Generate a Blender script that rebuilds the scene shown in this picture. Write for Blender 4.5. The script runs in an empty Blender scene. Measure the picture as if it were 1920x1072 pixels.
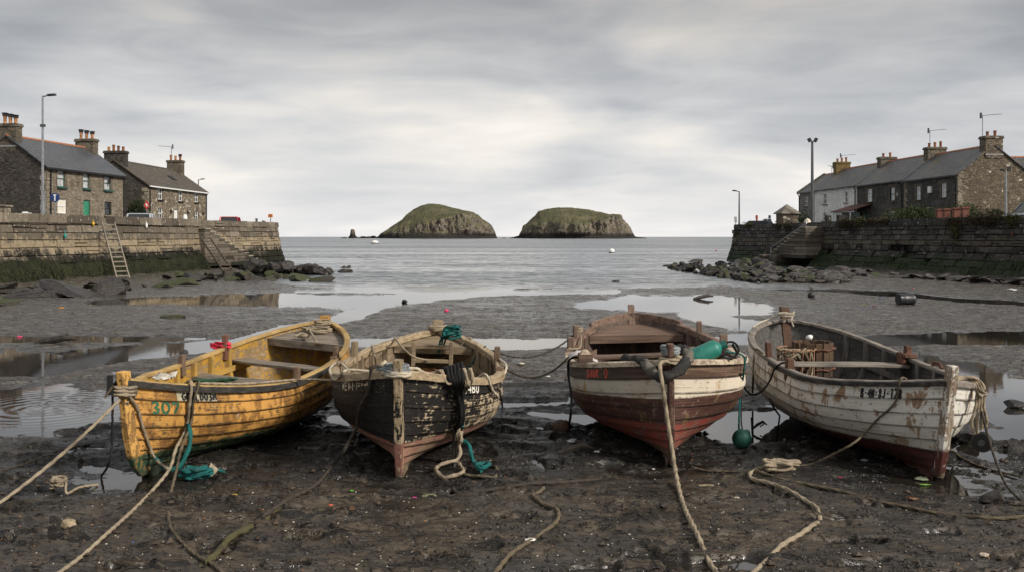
import bpy, bmesh, math, random
import numpy as np
from mathutils import Vector, Matrix
random.seed(7)
R = math.radians
SC = bpy.context.scene
COL = SC.collection
EXPOSURE = 0.52
SUN = 3.0
F, H, CX, HY = 1700.0, 2.2, 960.0, 444.0          # focal length in photo pixels, eye height in metres, horizon row

def V(px, py, Y): return Vector(((px - CX) / F * Y, Y, H - (py - HY) * Y / F))
def G(px, py, z=0.0): return V(px, py, (H - z) * F / (py - HY))

# ---------------------------------------------------------------- numpy noise
_rs = np.random.RandomState(5)
_PT = _rs.rand(512, 512)
def vnoise(x, y):
    xi = np.floor(x).astype(np.int64); yi = np.floor(y).astype(np.int64)
    fx = x - xi; fy = y - yi
    fx = fx * fx * fx * (fx * (fx * 6 - 15) + 10); fy = fy * fy * fy * (fy * (fy * 6 - 15) + 10)
    a = _PT[xi & 511, yi & 511]; b = _PT[(xi + 1) & 511, yi & 511]
    c = _PT[xi & 511, (yi + 1) & 511]; d = _PT[(xi + 1) & 511, (yi + 1) & 511]
    return (a * (1 - fx) + b * fx) * (1 - fy) + (c * (1 - fx) + d * fx) * fy * 1.0
def fbm(x, y, o=4, g=0.5):
    s = 0; a = 1.0; t = 0; c, sn = math.cos(.7), math.sin(.7)
    for i in range(o):
        s = s + a * (vnoise(x, y) * 2 - 1); t += a; a *= g
        x, y = (c * x - sn * y) * 2.03 + 17.3, (sn * x + c * y) * 2.03 + 9.1
    return s / t
def sstep(a, b, x):
    t = np.clip((x - a) / (b - a), 0, 1); return t * t * (3 - 2 * t)

# ---------------------------------------------------------------- object helpers
def tag(o, label=None, cat=None, group=None, kind=None):
    if label: o['label'] = label
    if cat: o['category'] = cat
    if group: o['group'] = group
    if kind: o['kind'] = kind
    return o
def thing(name, label, cat, loc=(0, 0, 0), rz=0.0, group=None):
    o = bpy.data.objects.new(name, None); COL.objects.link(o)
    o.empty_display_size = .2
    o.location = loc; o.rotation_euler = (0, 0, rz)
    return tag(o, label, cat, group)
def dup(o, parent=None):
    c = o.copy(); COL.objects.link(c); c.parent = parent
    for ch in list(o.children): dup(ch, c)
    return c
class MB:
    def __init__(s): s.v = []; s.f = []; s.uv = {}; s.tone = []; s.fm = []
    def add(s, vs, fs, tone=None):
        n = len(s.v); s.v.extend([tuple(p) for p in vs]); s.f.extend([tuple(i + n for i in f) for f in fs])
        if tone is not None:
            s.tone.extend([0.5] * (n - len(s.tone))); s.tone.extend([tone] * len(vs))
        return n
    def box(s, c, d, M=None, taper=1.0, tone=None, jit=0):
        hx, hy, hz = d[0] / 2, d[1] / 2, d[2] / 2
        vs = []
        for z, k in ((-hz, 1), (hz, taper)):
            for x, y in ((-hx, -hy), (hx, -hy), (hx, hy), (-hx, hy)):
                p = Vector((x * k, y * k, z))
                if jit: p += Vector((random.uniform(-jit, jit) for _ in range(3)))
                if M: p = M @ p
                vs.append(Vector(c) + p)
        s.add(vs, [(3, 2, 1, 0), (4, 5, 6, 7), (0, 1, 5, 4), (1, 2, 6, 5), (2, 3, 7, 6), (3, 0, 4, 7)], tone)
    def bar(s, a, b, w, h, up=(0, 0, 1)):
        a = Vector(a); b = Vector(b); d = (b - a); L = d.length; d.normalize()
        u = Vector(up)
        if abs(d.dot(u)) > .98: u = Vector((1, 0, 0))
        x = d.cross(u).normalized(); u2 = x.cross(d)
        vs = [p + x * i * w / 2 + u2 * j * h / 2 for p in (a, b) for i, j in ((-1, -1), (1, -1), (1, 1), (-1, 1))]
        s.add(vs, [(0, 1, 2, 3), (7, 6, 5, 4), (0, 4, 5, 1), (1, 5, 6, 2), (2, 6, 7, 3), (3, 7, 4, 0)])
    def grid(s, P, closed_u=False, closed_v=False, flip=False):
        nu = len(P); nv = len(P[0]); n = len(s.v)
        for r in P: s.v.extend([tuple(p) for p in r])
        for i in range(nu if closed_u else nu - 1):
            for j in range(nv if closed_v else nv - 1):
                a = n + i * nv + j; b = n + ((i + 1) % nu) * nv + j; c = n + ((i + 1) % nu) * nv + (j + 1) % nv; d = n + i * nv + (j + 1) % nv
                s.f.append((d, c, b, a) if flip else (a, b, c, d))
        return n
    def tube(s, pts, r, n=8, lobes=0, pitch=.15, amp=.2, cap=True):
        pts = [Vector(p) for p in pts]; m = len(pts)
        rad = r if isinstance(r, (list, tuple)) else [r] * m
        t0 = (pts[1] - pts[0]).normalized(); u = t0.cross(Vector((0, 0, 1)))
        if u.length < .05: u = t0.cross(Vector((1, 0, 0)))
        u.normalize(); rows = []; sl = 0
        for i, p in enumerate(pts):
            t = (pts[min(i + 1, m - 1)] - pts[max(i - 1, 0)])
            if t.length < 1e-7: t = t0
            t = t.normalized(); u = u - t * u.dot(t)
            if u.length < 1e-5: u = t.orthogonal()
            u.normalize(); w = t.cross(u); t0 = t
            if i: sl += (p - pts[i - 1]).length
            row = []
            for k in range(n):
                a = 2 * math.pi * k / n; rr = rad[i]
                if lobes: rr *= 1 + amp * math.cos(lobes * (a - 2 * math.pi * sl / pitch / lobes))
                row.append(p + u * math.cos(a) * rr + w * math.sin(a) * rr)
            rows.append(row)
        b = s.grid(rows, closed_v=True, flip=True)
        if cap:
            s.f.append(tuple(b + k for k in range(n))); s.f.append(tuple(b + (m - 1) * n + n - 1 - k for k in range(n)))
    def lathe(s, prof, c=(0, 0, 0), n=16, M=None):
        rows = []
        for r, z in prof:
            row = []
            for k in range(n):
                a = 2 * math.pi * k / n; p = Vector((r * math.cos(a), r * math.sin(a), z))
                if M: p = M @ p
                row.append(Vector(c) + p)
            rows.append(row)
        s.grid(rows, closed_v=True, flip=True)
    def poly(s, pts, z0, z1):
        n = len(pts); vs = [(x, y, z0) for x, y in pts] + [(x, y, z1) for x, y in pts]
        s.add(vs, [tuple(range(n - 1, -1, -1)), tuple(range(n, 2 * n))] + [(i, (i + 1) % n, n + (i + 1) % n, n + i) for i in range(n)])
    def build(s, name, mat, parent=None, smooth=False, bevel=0, uv=None, angle=None, recalc=False):
        me = bpy.data.meshes.new(name); me.from_pydata(s.v, [], s.f)
        if s.tone:
            s.tone.extend([.5] * (len(s.v) - len(s.tone)))
            at = me.attributes.new('tone', 'FLOAT', 'POINT'); at.data.foreach_set('value', s.tone)
        if uv is not None:
            ul = me.uv_layers.new(name='UVMap'); idx = np.zeros(len(me.loops), dtype=np.int32); me.loops.foreach_get('vertex_index', idx)
            ul.data.foreach_set('uv', np.asarray(uv, dtype=np.float32)[idx].ravel())
        if bevel or recalc:
            bm = bmesh.new(); bm.from_mesh(me)
            if recalc: bmesh.ops.recalc_face_normals(bm, faces=bm.faces)
            if bevel:
                ed = [e for e in bm.edges if len(e.link_faces) == 2 and e.calc_face_angle(0) > .6]
                bmesh.ops.bevel(bm, geom=ed, offset=bevel, segments=1, affect='EDGES', clamp_overlap=True)
            bm.to_mesh(me); bm.free()
        if smooth: me.polygons.foreach_set('use_smooth', [True] * len(me.polygons))
        if angle:
            try: me.set_sharp_from_angle(angle=angle)
            except Exception: pass
        for m in (mat if isinstance(mat, (list, tuple)) else [mat]): me.materials.append(m)
        o = bpy.data.objects.new(name, me); COL.objects.link(o)
        if parent: o.parent = parent
        return o
def catmull(pts, step):
    pts = [Vector(p) for p in pts]; out = []
    if len(pts) == 2: pts = [pts[0], pts[0].lerp(pts[1], .5), pts[1]]
    P = [pts[0] * 2 - pts[1]] + pts + [pts[-1] * 2 - pts[-2]]
    for i in range(1, len(P) - 2):
        n = max(1, int((P[i + 1] - P[i]).length / step))
        for k in range(n):
            t = k / n; a, b, c, d = P[i - 1], P[i], P[i + 1], P[i + 2]
            out.append(.5 * ((2 * b) + (c - a) * t + (2 * a - 5 * b + 4 * c - d) * t * t + (3 * b - a - 3 * c + d) * t ** 3))
    out.append(pts[-1]); return out

# ---------------------------------------------------------------- material helper
class Mt:
    def __init__(s, name):
        s.m = bpy.data.materials.new(name); s.m.use_nodes = True; s.t = s.m.node_tree; s.b = s.t.nodes['Principled BSDF']; s.tc = None
    def put(s, inp, v):
        if isinstance(v, bpy.types.NodeSocket): s.t.links.new(v, inp)
        elif isinstance(v, (tuple, list)) and inp.type == 'RGBA' and len(v) == 3: inp.default_value = (*v, 1)
        else: inp.default_value = v
    def n(s, typ, ins={}, **pr):
        nd = s.t.nodes.new('ShaderNode' + typ)
        for k, v in pr.items(): setattr(nd, k, v)
        for k, v in ins.items(): s.put(nd.inputs[k], v)
        return nd
    def co(s, k='Object'):
        if not s.tc: s.tc = s.n('TexCoord')
        return s.tc.outputs[k]
    def pos(s): return s.n('NewGeometry').outputs['Position']
    def mp(s, vec, sc=(1, 1, 1), loc=(0, 0, 0), rot=(0, 0, 0)):
        return s.n('Mapping', {'Vector': vec, 'Scale': sc, 'Location': loc, 'Rotation': rot}).outputs[0]
    def noise(s, sc, det=4, ro=.55, vec=None, dist=0):
        return s.n('TexNoise', {'Vector': vec or s.co(), 'Scale': sc, 'Detail': det, 'Roughness': ro, 'Distortion': dist}).outputs['Fac']
    def vor(s, sc, vec=None, feature='F1', out='Distance', rnd=1):
        return s.n('TexVoronoi', {'Vector': vec or s.co(), 'Scale': sc, 'Randomness': rnd}, feature=feature).outputs[out]
    def ramp(s, fac, st, interp='LINEAR'):
        nd = s.n('ValToRGB', {'Fac': fac}); cr = nd.color_ramp; cr.interpolation = interp
        while len(cr.elements) < len(st): cr.elements.new(.5)
        for e, (p, c) in zip(cr.elements, st):
            e.position = p; e.color = (c, c, c, 1) if not isinstance(c, (tuple, list)) else (*c, 1)
        return nd.outputs[0]
    def mix(s, fac, a, b, mode='MIX'):
        nd = s.n('Mix', data_type='RGBA', blend_type=mode)
        s.put(nd.inputs[0], fac); s.put(nd.inputs[6], a); s.put(nd.inputs[7], b); return nd.outputs[2]
    def ma(s, op, a, b=None, c=None):
        nd = s.n('Math', operation=op)
        for i, v in enumerate((a, b, c)):
            if v is not None: s.put(nd.inputs[i], v)
        return nd.outputs[0]
    def mr(s, v, a, b, c=0., d=1., sm=True):
        return s.n('MapRange', {'Value': v, 'From Min': a, 'From Max': b, 'To Min': c, 'To Max': d}, interpolation_type='SMOOTHSTEP' if sm else 'LINEAR').outputs[0]
    def sep(s, v):
        o = s.n('SeparateXYZ', {0: v}).outputs; return o[0], o[1], o[2]
    def comb(s, x, y, z): return s.n('CombineXYZ', {0: x, 1: y, 2: z}).outputs[0]
    def bump(s, h, st=.5, di=.02, nrm=None):
        i = {'Height': h, 'Strength': st, 'Distance': di}
        if nrm is not None: i['Normal'] = nrm
        return s.n('Bump', i).outputs[0]
    def out(s, col=None, rough=None, nrm=None, **kw):
        if col is not None: s.put(s.b.inputs['Base Color'], col)
        if rough is not None: s.put(s.b.inputs['Roughness'], rough)
        if nrm is not None: s.put(s.b.inputs['Normal'], nrm)
        for k, v in kw.items(): s.put(s.b.inputs[k.replace('_', ' ')], v)
        return s.m
_pl = {}
def plain(col, rough=.6, var=.25, sc=18, metal=0, spec=.5, bump=.15):
    key = (col, rough, var, sc, metal, spec)
    if key in _pl: return _pl[key]
    m = Mt('plain_%d' % len(_pl)); f = m.noise(sc, 5, .6); g = m.noise(sc * .23, 4, .6)
    dk = tuple(c * (1 - var) for c in col); lt = tuple(min(1, c * (1 + var)) for c in col)
    c = m.mix(m.mr(f, .35, .65), dk, lt); c = m.mix(m.mr(g, .55, .75, 0, .45), c, tuple(x * .55 for x in col))
    _pl[key] = m.out(c, m.mr(g, .3, .7, max(.05, rough - .12), min(1, rough + .12)), m.bump(f, bump, .01), Metallic=metal, Specular_IOR_Level=spec)
    return _pl[key]
# ================================================================ materials of the setting
def mk_mud():
    m = Mt('mud'); P = m.pos(); x, y, z = m.sep(P)
    big = m.noise(.45, 5, .6, P); mid = m.noise(3.2, 6, .62, m.mp(P, (.55, 1, 1)), .6); fine = m.noise(32, 5, .65, m.mp(P, (.6, 1, 1))); grit = m.noise(150, 3, .6, P)
    c = m.mix(m.mr(mid, .36, .66), (.026, .0195, .0125), (.080, .060, .038))
    c = m.mix(m.mr(big, .45, .65, 0, .5), c, (.034, .030, .027)); sl = m.ma('ADD', m.ma('MULTIPLY', m.ma('SUBTRACT', big, .5), 5.), y); c = m.mix(m.ma('MULTIPLY', m.ma('MULTIPLY', m.mr(sl, 7.4, 8.6), m.mr(sl, 11.5, 13.5, 1, 0)), m.mr(m.ma('ABSOLUTE', x), 4.6, 6.4, .85, 0)), c, (.008, .0075, .007))  # black silt round the boats, deepened to paint in their undershadow
    c = m.mix(m.mr(fine, .58, .72, 0, .35), c, (.098, .08, .058))
    c = m.mix(m.mr(fine, .40, .30, 0, .4), c, (.012, .011, .010))
    c = m.mix(m.mr(grit, .68, .75, 0, .35), c, (.13, .115, .095))
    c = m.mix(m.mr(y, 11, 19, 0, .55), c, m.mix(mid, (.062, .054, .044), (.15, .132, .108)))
    g1 = m.mr(m.noise(6.5, 5, .62, m.mp(P, (.5, 1, 1)), .8), .585, .635); g2 = m.mr(m.noise(17, 4, .6, m.mp(P, (.6, 1, 1)), .5), .61, .655); g3 = m.mr(m.noise(2.4, 6, .65, m.mp(P, (.4, 1, 1)), 1.), .60, .66)
    g4 = m.ma('MULTIPLY', m.mr(m.noise(1., 5, .6, m.mp(P, (3.4, 2.0, 1)), .6), .555, .615), m.mr(y, 10, 15, 0, .8)); g5 = m.ma('MULTIPLY', m.mr(m.noise(1., 5, .62, m.mp(P, (7.5, 3.6, 1), (3, 1, 0)), .6), .575, .62), m.mr(y, 10, 15, 0, .7)); g3 = None or m.ma('MAXIMUM', g3, m.ma('MAXIMUM', g4, g5))
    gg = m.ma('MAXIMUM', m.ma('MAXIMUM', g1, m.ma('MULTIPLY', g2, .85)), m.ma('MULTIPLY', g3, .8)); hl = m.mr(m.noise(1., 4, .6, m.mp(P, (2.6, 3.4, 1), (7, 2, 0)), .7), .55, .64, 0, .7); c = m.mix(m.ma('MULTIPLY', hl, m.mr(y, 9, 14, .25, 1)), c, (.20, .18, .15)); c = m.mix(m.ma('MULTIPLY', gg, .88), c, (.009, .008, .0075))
    wet = m.mr(z, -.015, .03, 1, 0)                      # saturated mud next to standing water
    c = m.mix(m.ma('MULTIPLY', wet, .5), c, (.013, .012, .011))
    ro = m.ma('ADD', m.mr(mid, .35, .65, .20, .52), m.ma('MULTIPLY', fine, .18)); wf = m.ma('MULTIPLY', m.mr(z, -.015, .032, 1, 0), m.mr(y, 9, 13, .75, 1)); ro = m.ma('ADD', m.ma('MULTIPLY', ro, m.ma('SUBTRACT', 1., wf)), m.ma('MULTIPLY', wf, .16)); ro = m.ma('SUBTRACT', ro, m.mr(y, 10, 18, 0, .10))
    cr = m.ma('ABSOLUTE', m.ma('SUBTRACT', m.noise(7, 4, .6, m.mp(P, (.45, 1, 1)), 1.2), .5))
    h = m.ma('ADD', m.ma('MULTIPLY', fine, .28), m.ma('MULTIPLY', grit, .07)); h = m.ma('ADD', h, m.ma('MULTIPLY', m.mr(cr, 0, .05), .35)); h = m.ma('SUBTRACT', h, m.ma('MULTIPLY', gg, .9))
    c = m.mix(m.mr(cr, .0, .018, .55, 0), c, (.010, .009, .009))
    h = m.ma('MULTIPLY', h, m.ma('SUBTRACT', 1., m.ma('MULTIPLY', wf, .75)))
    return m.out(c, ro, m.bump(h, 1., .035), Specular_IOR_Level=m.ma('ADD', .38, m.ma('MULTIPLY', wf, .3)))
def mk_water():
    m = Mt('water'); P = m.pos(); x, y, z = m.sep(P)
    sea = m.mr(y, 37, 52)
    rip = m.n('TexWave', {'Vector': m.mp(P, (.03, 1, 1)), 'Scale': .42, 'Distortion': 3.2, 'Detail': 3., 'Detail Scale': .9}, wave_type='BANDS', bands_direction='Y').outputs['Fac']
    h = m.ma('MULTIPLY', rip, m.ma('MULTIPLY', m.mr(y, 34, 40), m.mr(y, 44, 64, .030, 0)))
    # rings on the pool beside the yellow boat
    rc = G(95, 762); d = m.n('VectorMath', {0: P, 1: tuple(rc)}, operation='DISTANCE').outputs['Value']
    ring = m.ma('SINE', m.ma('ADD', m.ma('MULTIPLY', d, 34), m.ma('MULTIPLY', m.noise(1.7, 3, .5, P), 7)))
    rc2 = G(165, 748); d2 = m.n('VectorMath', {0: P, 1: tuple(rc2)}, operation='DISTANCE').outputs['Value']
    ring2 = m.ma('SINE', m.ma('ADD', m.ma('MULTIPLY', d2, 40), m.ma('MULTIPLY', m.noise(2.1, 3, .5, P), 5)))
    h = m.ma('ADD', h, m.ma('MULTIPLY', ring, m.mr(d, .5, 1.9, .0016, 0))); h = m.ma('ADD', h, m.ma('MULTIPLY', ring2, m.mr(d2, .3, 1.2, .0016, 0)))
    calm = m.noise(5, 3, .6, P); h = m.ma('ADD', h, m.ma('MULTIPLY', calm, .0016))
    b = m.bump(h, .8, .4)
    # wavelets of the open sea as tilted facets
    def facet(sc, st, det): return m.n('VectorMath', {0: m.n('TexNoise', {'Vector': m.mp(P, st), 'Scale': sc, 'Detail': det, 'Roughness': .6}).outputs['Color'], 1: (.5, .5, .5)}, operation='SUBTRACT').outputs[0]
    f1 = facet(2.2, (.35, 1, 1), 4.); f2 = facet(.35, (.22, .8, 1), 3.); gust = m.mr(m.noise(.035, 4, .6, m.mp(P, (.25, 1, 1))), .35, .65, .45, 1.25)
    s_ = m.ma('MULTIPLY', m.mr(y, 36.5, 46, .0, 1), gust)
    fx, fy, fz = m.sep(f1); gx, gy, gz = m.sep(f2)
    tilt = m.comb(m.ma('MULTIPLY', m.ma('ADD', fx, gx), m.ma('MULTIPLY', s_, .5)), m.ma('MULTIPLY', m.ma('ADD', m.ma('ABSOLUTE', m.ma('ADD', fy, m.ma('MULTIPLY', gy, .8))), .025), m.ma('MULTIPLY', s_, -1.0)), 0.)
    nv = m.n('VectorMath', {0: m.n('VectorMath', {0: b, 1: tilt}, operation='ADD').outputs[0]}, operation='NORMALIZE').outputs[0]
    ro = m.ma('ADD', .03, m.ma('MULTIPLY', m.mr(y, 40, 200), .16))
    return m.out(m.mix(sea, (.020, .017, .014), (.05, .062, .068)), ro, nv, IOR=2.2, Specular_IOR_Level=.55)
def mk_masonry(name, cols, dark, green, lichen, ztop, zlow, zalg, band=None):
    m = Mt(name); P = m.pos(); x, y, z = m.sep(P)
    tone = m.n('Attribute', attribute_name='tone').outputs['Fac']
    n1 = m.noise(1.1, 6, .65, P); n2 = m.noise(6, 6, .65, P); n3 = m.noise(26, 5, .65, P); st = m.noise(2.2, 5, .6, m.mp(P, (1, 1, .22)))
    c = m.ramp(tone, [(0, cols[0]), (.45, cols[1]), (.8, cols[2]), (1, cols[3])])
    c = m.mix(m.mr(n2, .4, .66, 0, .55), c, cols[0]); c = m.mix(m.mr(n3, .5, .72, 0, .5), c, cols[3])
    zz = m.ma('ADD', z, m.ma('MULTIPLY', m.ma('SUBTRACT', n1, .5), 1.1)); zz = m.ma('ADD', zz, m.ma('MULTIPLY', m.ma('SUBTRACT', st, .5), 1.0)); zz = m.ma('ADD', zz, m.ma('MULTIPLY', m.ma('SUBTRACT', n2, .5), .9)); zz = m.ma('ADD', zz, m.ma('MULTIPLY', m.ma('SUBTRACT', tone, .5), .25))
    if band: c = m.mix(m.ma('MULTIPLY', m.mr(zz, band[0] - .25, band[0]), m.mr(zz, band[1], band[1] + .25, 1, 0)), c, m.mix(n2, band[2], c))
    c = m.mix(m.mr(zz, zlow, zlow - .35, 0, .88), c, m.mix(tone, dark, tuple(k * 2.1 for k in dark)))
    pale = m.ma('MULTIPLY', m.mr(n2, .57, .63), m.mr(zz, zalg + .5, zalg + .2, 0, 1)); c = m.mix(m.ma('MULTIPLY', pale, m.mr(zz, zalg - .1, zalg + .15)), c, (.26, .215, .145) if band else (.10, .09, .075))
    c = m.mix(m.mr(zz, zalg, zalg - .3, 0, .85), c, m.mix(m.mr(n2, .38, .62), tuple(k * .4 for k in green), green))
    c = m.mix(m.mr(zz, .12, -.1, 0, .7), c, (.06, .053, .046))
    li = m.ma('MULTIPLY', m.mr(m.noise(8.5, 3, .6, m.mp(P, (1, 1, .7))), .63, .68), m.mr(z, ztop - 1.6, ztop - .5)); c = m.mix(m.ma('MULTIPLY', li, lichen), c, (.55, .54, .5))
    drip = m.ma('MULTIPLY', m.mr(m.noise(5, 4, .6, m.mp(P, (1, 1, .06))), .56, .66), m.mr(z, zlow, ztop, 0, .5)); c = m.mix(drip, c, tuple(k * .55 for k in cols[0]))
    h = m.ma('ADD', m.ma('MULTIPLY', n2, .6), m.ma('MULTIPLY', n3, .4))
    return m.out(c, m.mr(zz, zlow - .4, zlow + .5, .55, .9), m.bump(h, .9, .06), Specular_IOR_Level=.15)
def mk_rubble(name, cs, mortar, sc=2.6, flat=1.9, mort=.045, pale=.0, edge=(.02, .07)):
    m = Mt(name); O = m.co(); wob = m.noise(4, 4, .6)
    v = m.n('VectorMath', {0: m.mp(O, (1, 1, flat)), 1: m.n('VectorMath', {0: m.n('TexNoise', {'Vector': O, 'Scale': 3.}).outputs['Color'], 1: (.25, .25, .25)}, operation='MULTIPLY').outputs[0]}, operation='ADD').outputs[0]
    cell = m.sep(m.vor(sc, v, 'F1', 'Color'))[0]; ed = m.vor(sc, v, 'DISTANCE_TO_EDGE')
    n2 = m.noise(9, 6, .65); n1 = m.noise(.7, 5, .6); n3 = m.noise(34, 4, .6)
    c = m.ramp(cell, [(0, cs[0]), (.35, cs[1]), (.7, cs[2]), (1, cs[3])])
    c = m.mix(m.mr(n2, .42, .68, 0, .6), c, cs[0]); c = m.mix(m.mr(n3, .55, .7, 0, .35), c, cs[3])
    if pale: c = m.mix(m.mr(cell, 1 - pale, 1 - pale + .02), c, (.5, .46, .38))
    c = m.mix(m.mr(ed, edge[0], edge[1], .85, 0), c, mortar)
    c = m.mix(m.mr(n1, .5, .72, 0, .45), c, tuple(k * .6 for k in cs[0]))
    h = m.ma('ADD', m.mr(ed, 0, .1), m.ma('MULTIPLY', n2, .5))
    return m.out(c, .88, m.bump(h, .9, .05), Specular_IOR_Level=.3)
def mk_slate(name, cs, moss, ang=.62, wet=.45, bw=.34, rh=.26):
    m = Mt(name); O = m.co(); sc = 1 / math.cos(ang)
    b = m.n('TexBrick', {'Vector': m.mp(O, (1, sc, 1)), 'Color1': cs[0], 'Color2': cs[1], 'Mortar': tuple(k * .3 for k in cs[0]), 'Scale': 1., 'Mortar Size': .022, 'Bias': 0., 'Brick Width': bw, 'Row Height': rh})
    n1 = m.noise(.9, 5, .6); n2 = m.noise(7, 5, .65); st = m.noise(3, 4, .6, m.mp(O, (1, .18, .18)))
    c = m.mix(m.mr(n2, .4, .7, 0, .5), b.outputs[0], cs[2]); c = m.mix(m.mr(st, .55, .7, 0, .4), c, tuple(k * .55 for k in cs[0]))
    c = m.mix(m.ma('MULTIPLY', m.mr(n1, .52, .66), moss), c, (.16, .12, .05)); c = m.mix(m.ma('MULTIPLY', m.mr(m.noise(16, 3, .5), .68, .72), .7), c, (.36, .36, .35))
    h = m.ma('ADD', m.ma('MULTIPLY', b.outputs[1], -1.), m.ma('MULTIPLY', n2, .4))
    return m.out(c, wet, m.bump(h, .7, .03), Specular_IOR_Level=.45)
def mk_rock(name, cs, moss, mossy=.0, wet=.5):
    m = Mt(name); P = m.pos(); z = m.sep(P)[2]; N = m.sep(m.n('NewGeometry').outputs['Normal'])[2]
    inf = m.n('ObjectInfo').outputs['Random']
    n1 = m.noise(2.1, 6, .65, P); n2 = m.noise(11, 6, .65, P); lay = m.noise(4, 4, .6, m.mp(P, (1, 1, 5)))
    c = m.mix(m.mr(n1, .35, .65), cs[0], cs[1]); c = m.mix(m.mr(n2, .5, .7, 0, .6), c, cs[2]); c = m.mix(m.mr(inf, 0, 1, 0, .5, False), c, cs[0])
    k = m.ma('ADD', m.ma('MULTIPLY', N, .55), n1); c = m.mix(m.ma('MULTIPLY', m.mr(k, 1.05 - mossy, 1.2 - mossy), .9), c, m.mix(n2, tuple(q * .4 for q in moss), moss))
    h = m.ma('ADD', m.ma('MULTIPLY', n2, .7), m.ma('MULTIPLY', lay, .5))
    return m.out(c, m.mr(n1, .3, .7, wet - .15, wet + .25), m.bump(h, .9, .06), Specular_IOR_Level=.4)
def mk_island():
    m = Mt('island_ground'); P = m.pos(); z = m.sep(P)[2]; N = m.sep(m.n('NewGeometry').outputs['True Normal'])[2]
    n1 = m.noise(.035, 6, .65, P); n2 = m.noise(.16, 6, .7, P); st = m.noise(.11, 6, .7, m.mp(P, (1, 1, .28))); n3 = m.noise(.5, 4, .65, P)
    rock = m.mix(m.mr(st, .38, .60), (.055, .048, .04), (.19, .16, .125)); rock = m.mix(m.mr(n3, .50, .64, 0, .6), rock, (.34, .30, .25)); rock = m.mix(m.mr(n2, .5, .38, 0, .6), rock, (.05, .046, .04))
    gr = m.mix(m.mr(n2, .35, .65), (.062, .066, .032), (.11, .102, .05)); gr = m.mix(m.mr(n1, .48, .62, 0, .75), gr, (.165, .14, .08)); gr = m.mix(m.mr(n3, .55, .7, 0, .5), gr, (.045, .045, .02))
    k = m.ma('ADD', N, m.ma('MULTIPLY', m.ma('SUBTRACT', n2, .5), 1.1)); k = m.ma('ADD', k, m.ma('MULTIPLY', m.ma('SUBTRACT', n1, .5), .8))
    c = m.mix(m.mr(k, .47, .64), rock, gr)
    zz = m.ma('ADD', z, m.ma('MULTIPLY', m.ma('SUBTRACT', n2, .5), 6)); c = m.mix(m.mr(zz, 8, 4, 0, .93), c, (.022, .02, .019))
    return m.out(c, .9, m.bump(m.ma('ADD', st, n3), .8, 2.5), Specular_IOR_Level=.2)
def mk_leaf(name, a, b):
    m = Mt(name); t = m.n('ObjectInfo').outputs['Random']; n1 = m.noise(1.5, 4, .6, m.pos()); n2 = m.noise(14, 3, .6, m.pos())
    return m.out(m.mix(m.mr(n2, .35, .65), m.mix(m.mr(n1, .35, .65), a, b), tuple(k * .45 for k in a)), .75, Specular_IOR_Level=.25)
def mk_wood(name, cs, paint=None, amt=.5, along='X', rough=.78, grain=1.):
    m = Mt(name); O = m.co(); sc = {'X': (1.4, 22, 22), 'Y': (22, 1.4, 22), 'Z': (22, 22, 1.4)}[along]
    g = m.noise(grain, 6, .65, m.mp(O, sc), .3); g2 = m.noise(3, 5, .65); n = m.noise(26, 6, .7); big = m.noise(1.6, 4, .6)
    c = m.ramp(g, [(.25, cs[0]), (.5, cs[1]), (.75, cs[2])]); c = m.mix(m.mr(n, .56, .7, 0, .6), c, cs[0])
    if paint:
        k = m.ma('ADD', m.ma('MULTIPLY', g, .5), m.ma('MULTIPLY', n, .5)); k = m.ma('ADD', k, m.ma('MULTIPLY', m.ma('SUBTRACT', g2, .5), .5))
        c = m.mix(m.mr(k, .53 - (amt - .5), .49 - (amt - .5)), c, m.mix(m.mr(g2, .4, .65), paint, tuple(q * .6 for q in paint)))
    c = m.mix(m.mr(big, .52, .7, 0, .55), c, tuple(k * .5 for k in cs[0])); c = m.mix(m.mr(m.noise(60, 3, .6), .70, .74, 0, .7), c, (.42, .39, .34))
    h = m.ma('ADD', m.ma('MULTIPLY', g, .7), m.ma('MULTIPLY', n, .4))
    return m.out(c, rough, m.bump(h, .6, .008), Specular_IOR_Level=.35)
def mk_rope(name, a, b, mud=(.045, .036, .027), dirt=.6):
    m = Mt(name); n1 = m.noise(5, 5, .65); n2 = m.noise(140, 3, .6)
    c = m.mix(m.mr(n2, .35, .65), a, b); c = m.mix(m.mr(n1, .48, .68, 0, dirt), c, mud)
    return m.out(c, .92, m.bump(n2, .7, .004), Specular_IOR_Level=.2)
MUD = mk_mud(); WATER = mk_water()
WALL_L = mk_masonry('quay_stone_warm', [(.075, .062, .048), (.13, .11, .085), (.18, .152, .115), (.26, .22, .17)], (.011, .010, .008), (.012, .015, .005), .8, 3.3, 1.55, 1.2, (1.6, 1.95, (.38, .30, .19)))
WALL_R = mk_masonry('quay_stone_dark', [(.03, .029, .028), (.058, .055, .05), (.085, .08, .072), (.145, .135, .12)], (.014, .0125, .011), (.024, .042, .011), .9, 3.3, 1.75, 1.12, (1.72, 1.95, (.13, .105, .075)))
STEPS = mk_masonry('step_stone', [(.07, .06, .047), (.12, .103, .08), (.17, .145, .115), (.23, .2, .155)], (.03, .026, .02), (.02, .03, .012), .3, 3.3, 1.0, .5)
TREAD = plain((.24, .205, .155), .85, .35, 6)
ROCK = mk_rock('rock_wet', [(.014, .012, .011), (.045, .037, .032), (.10, .083, .07)], (.04, .05, .012), .0, .42)
ROCKM = mk_rock('rock_mossy', [(.022, .019, .015), (.06, .05, .04), (.10, .085, .07)], (.052, .064, .014), .40, .6)
COBBLE = mk_rock('apron_stone', [(.03, .025, .022), (.065, .055, .048), (.12, .10, .09)], (.03, .04, .012), -.15, .4)
ISL = mk_island()
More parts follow.
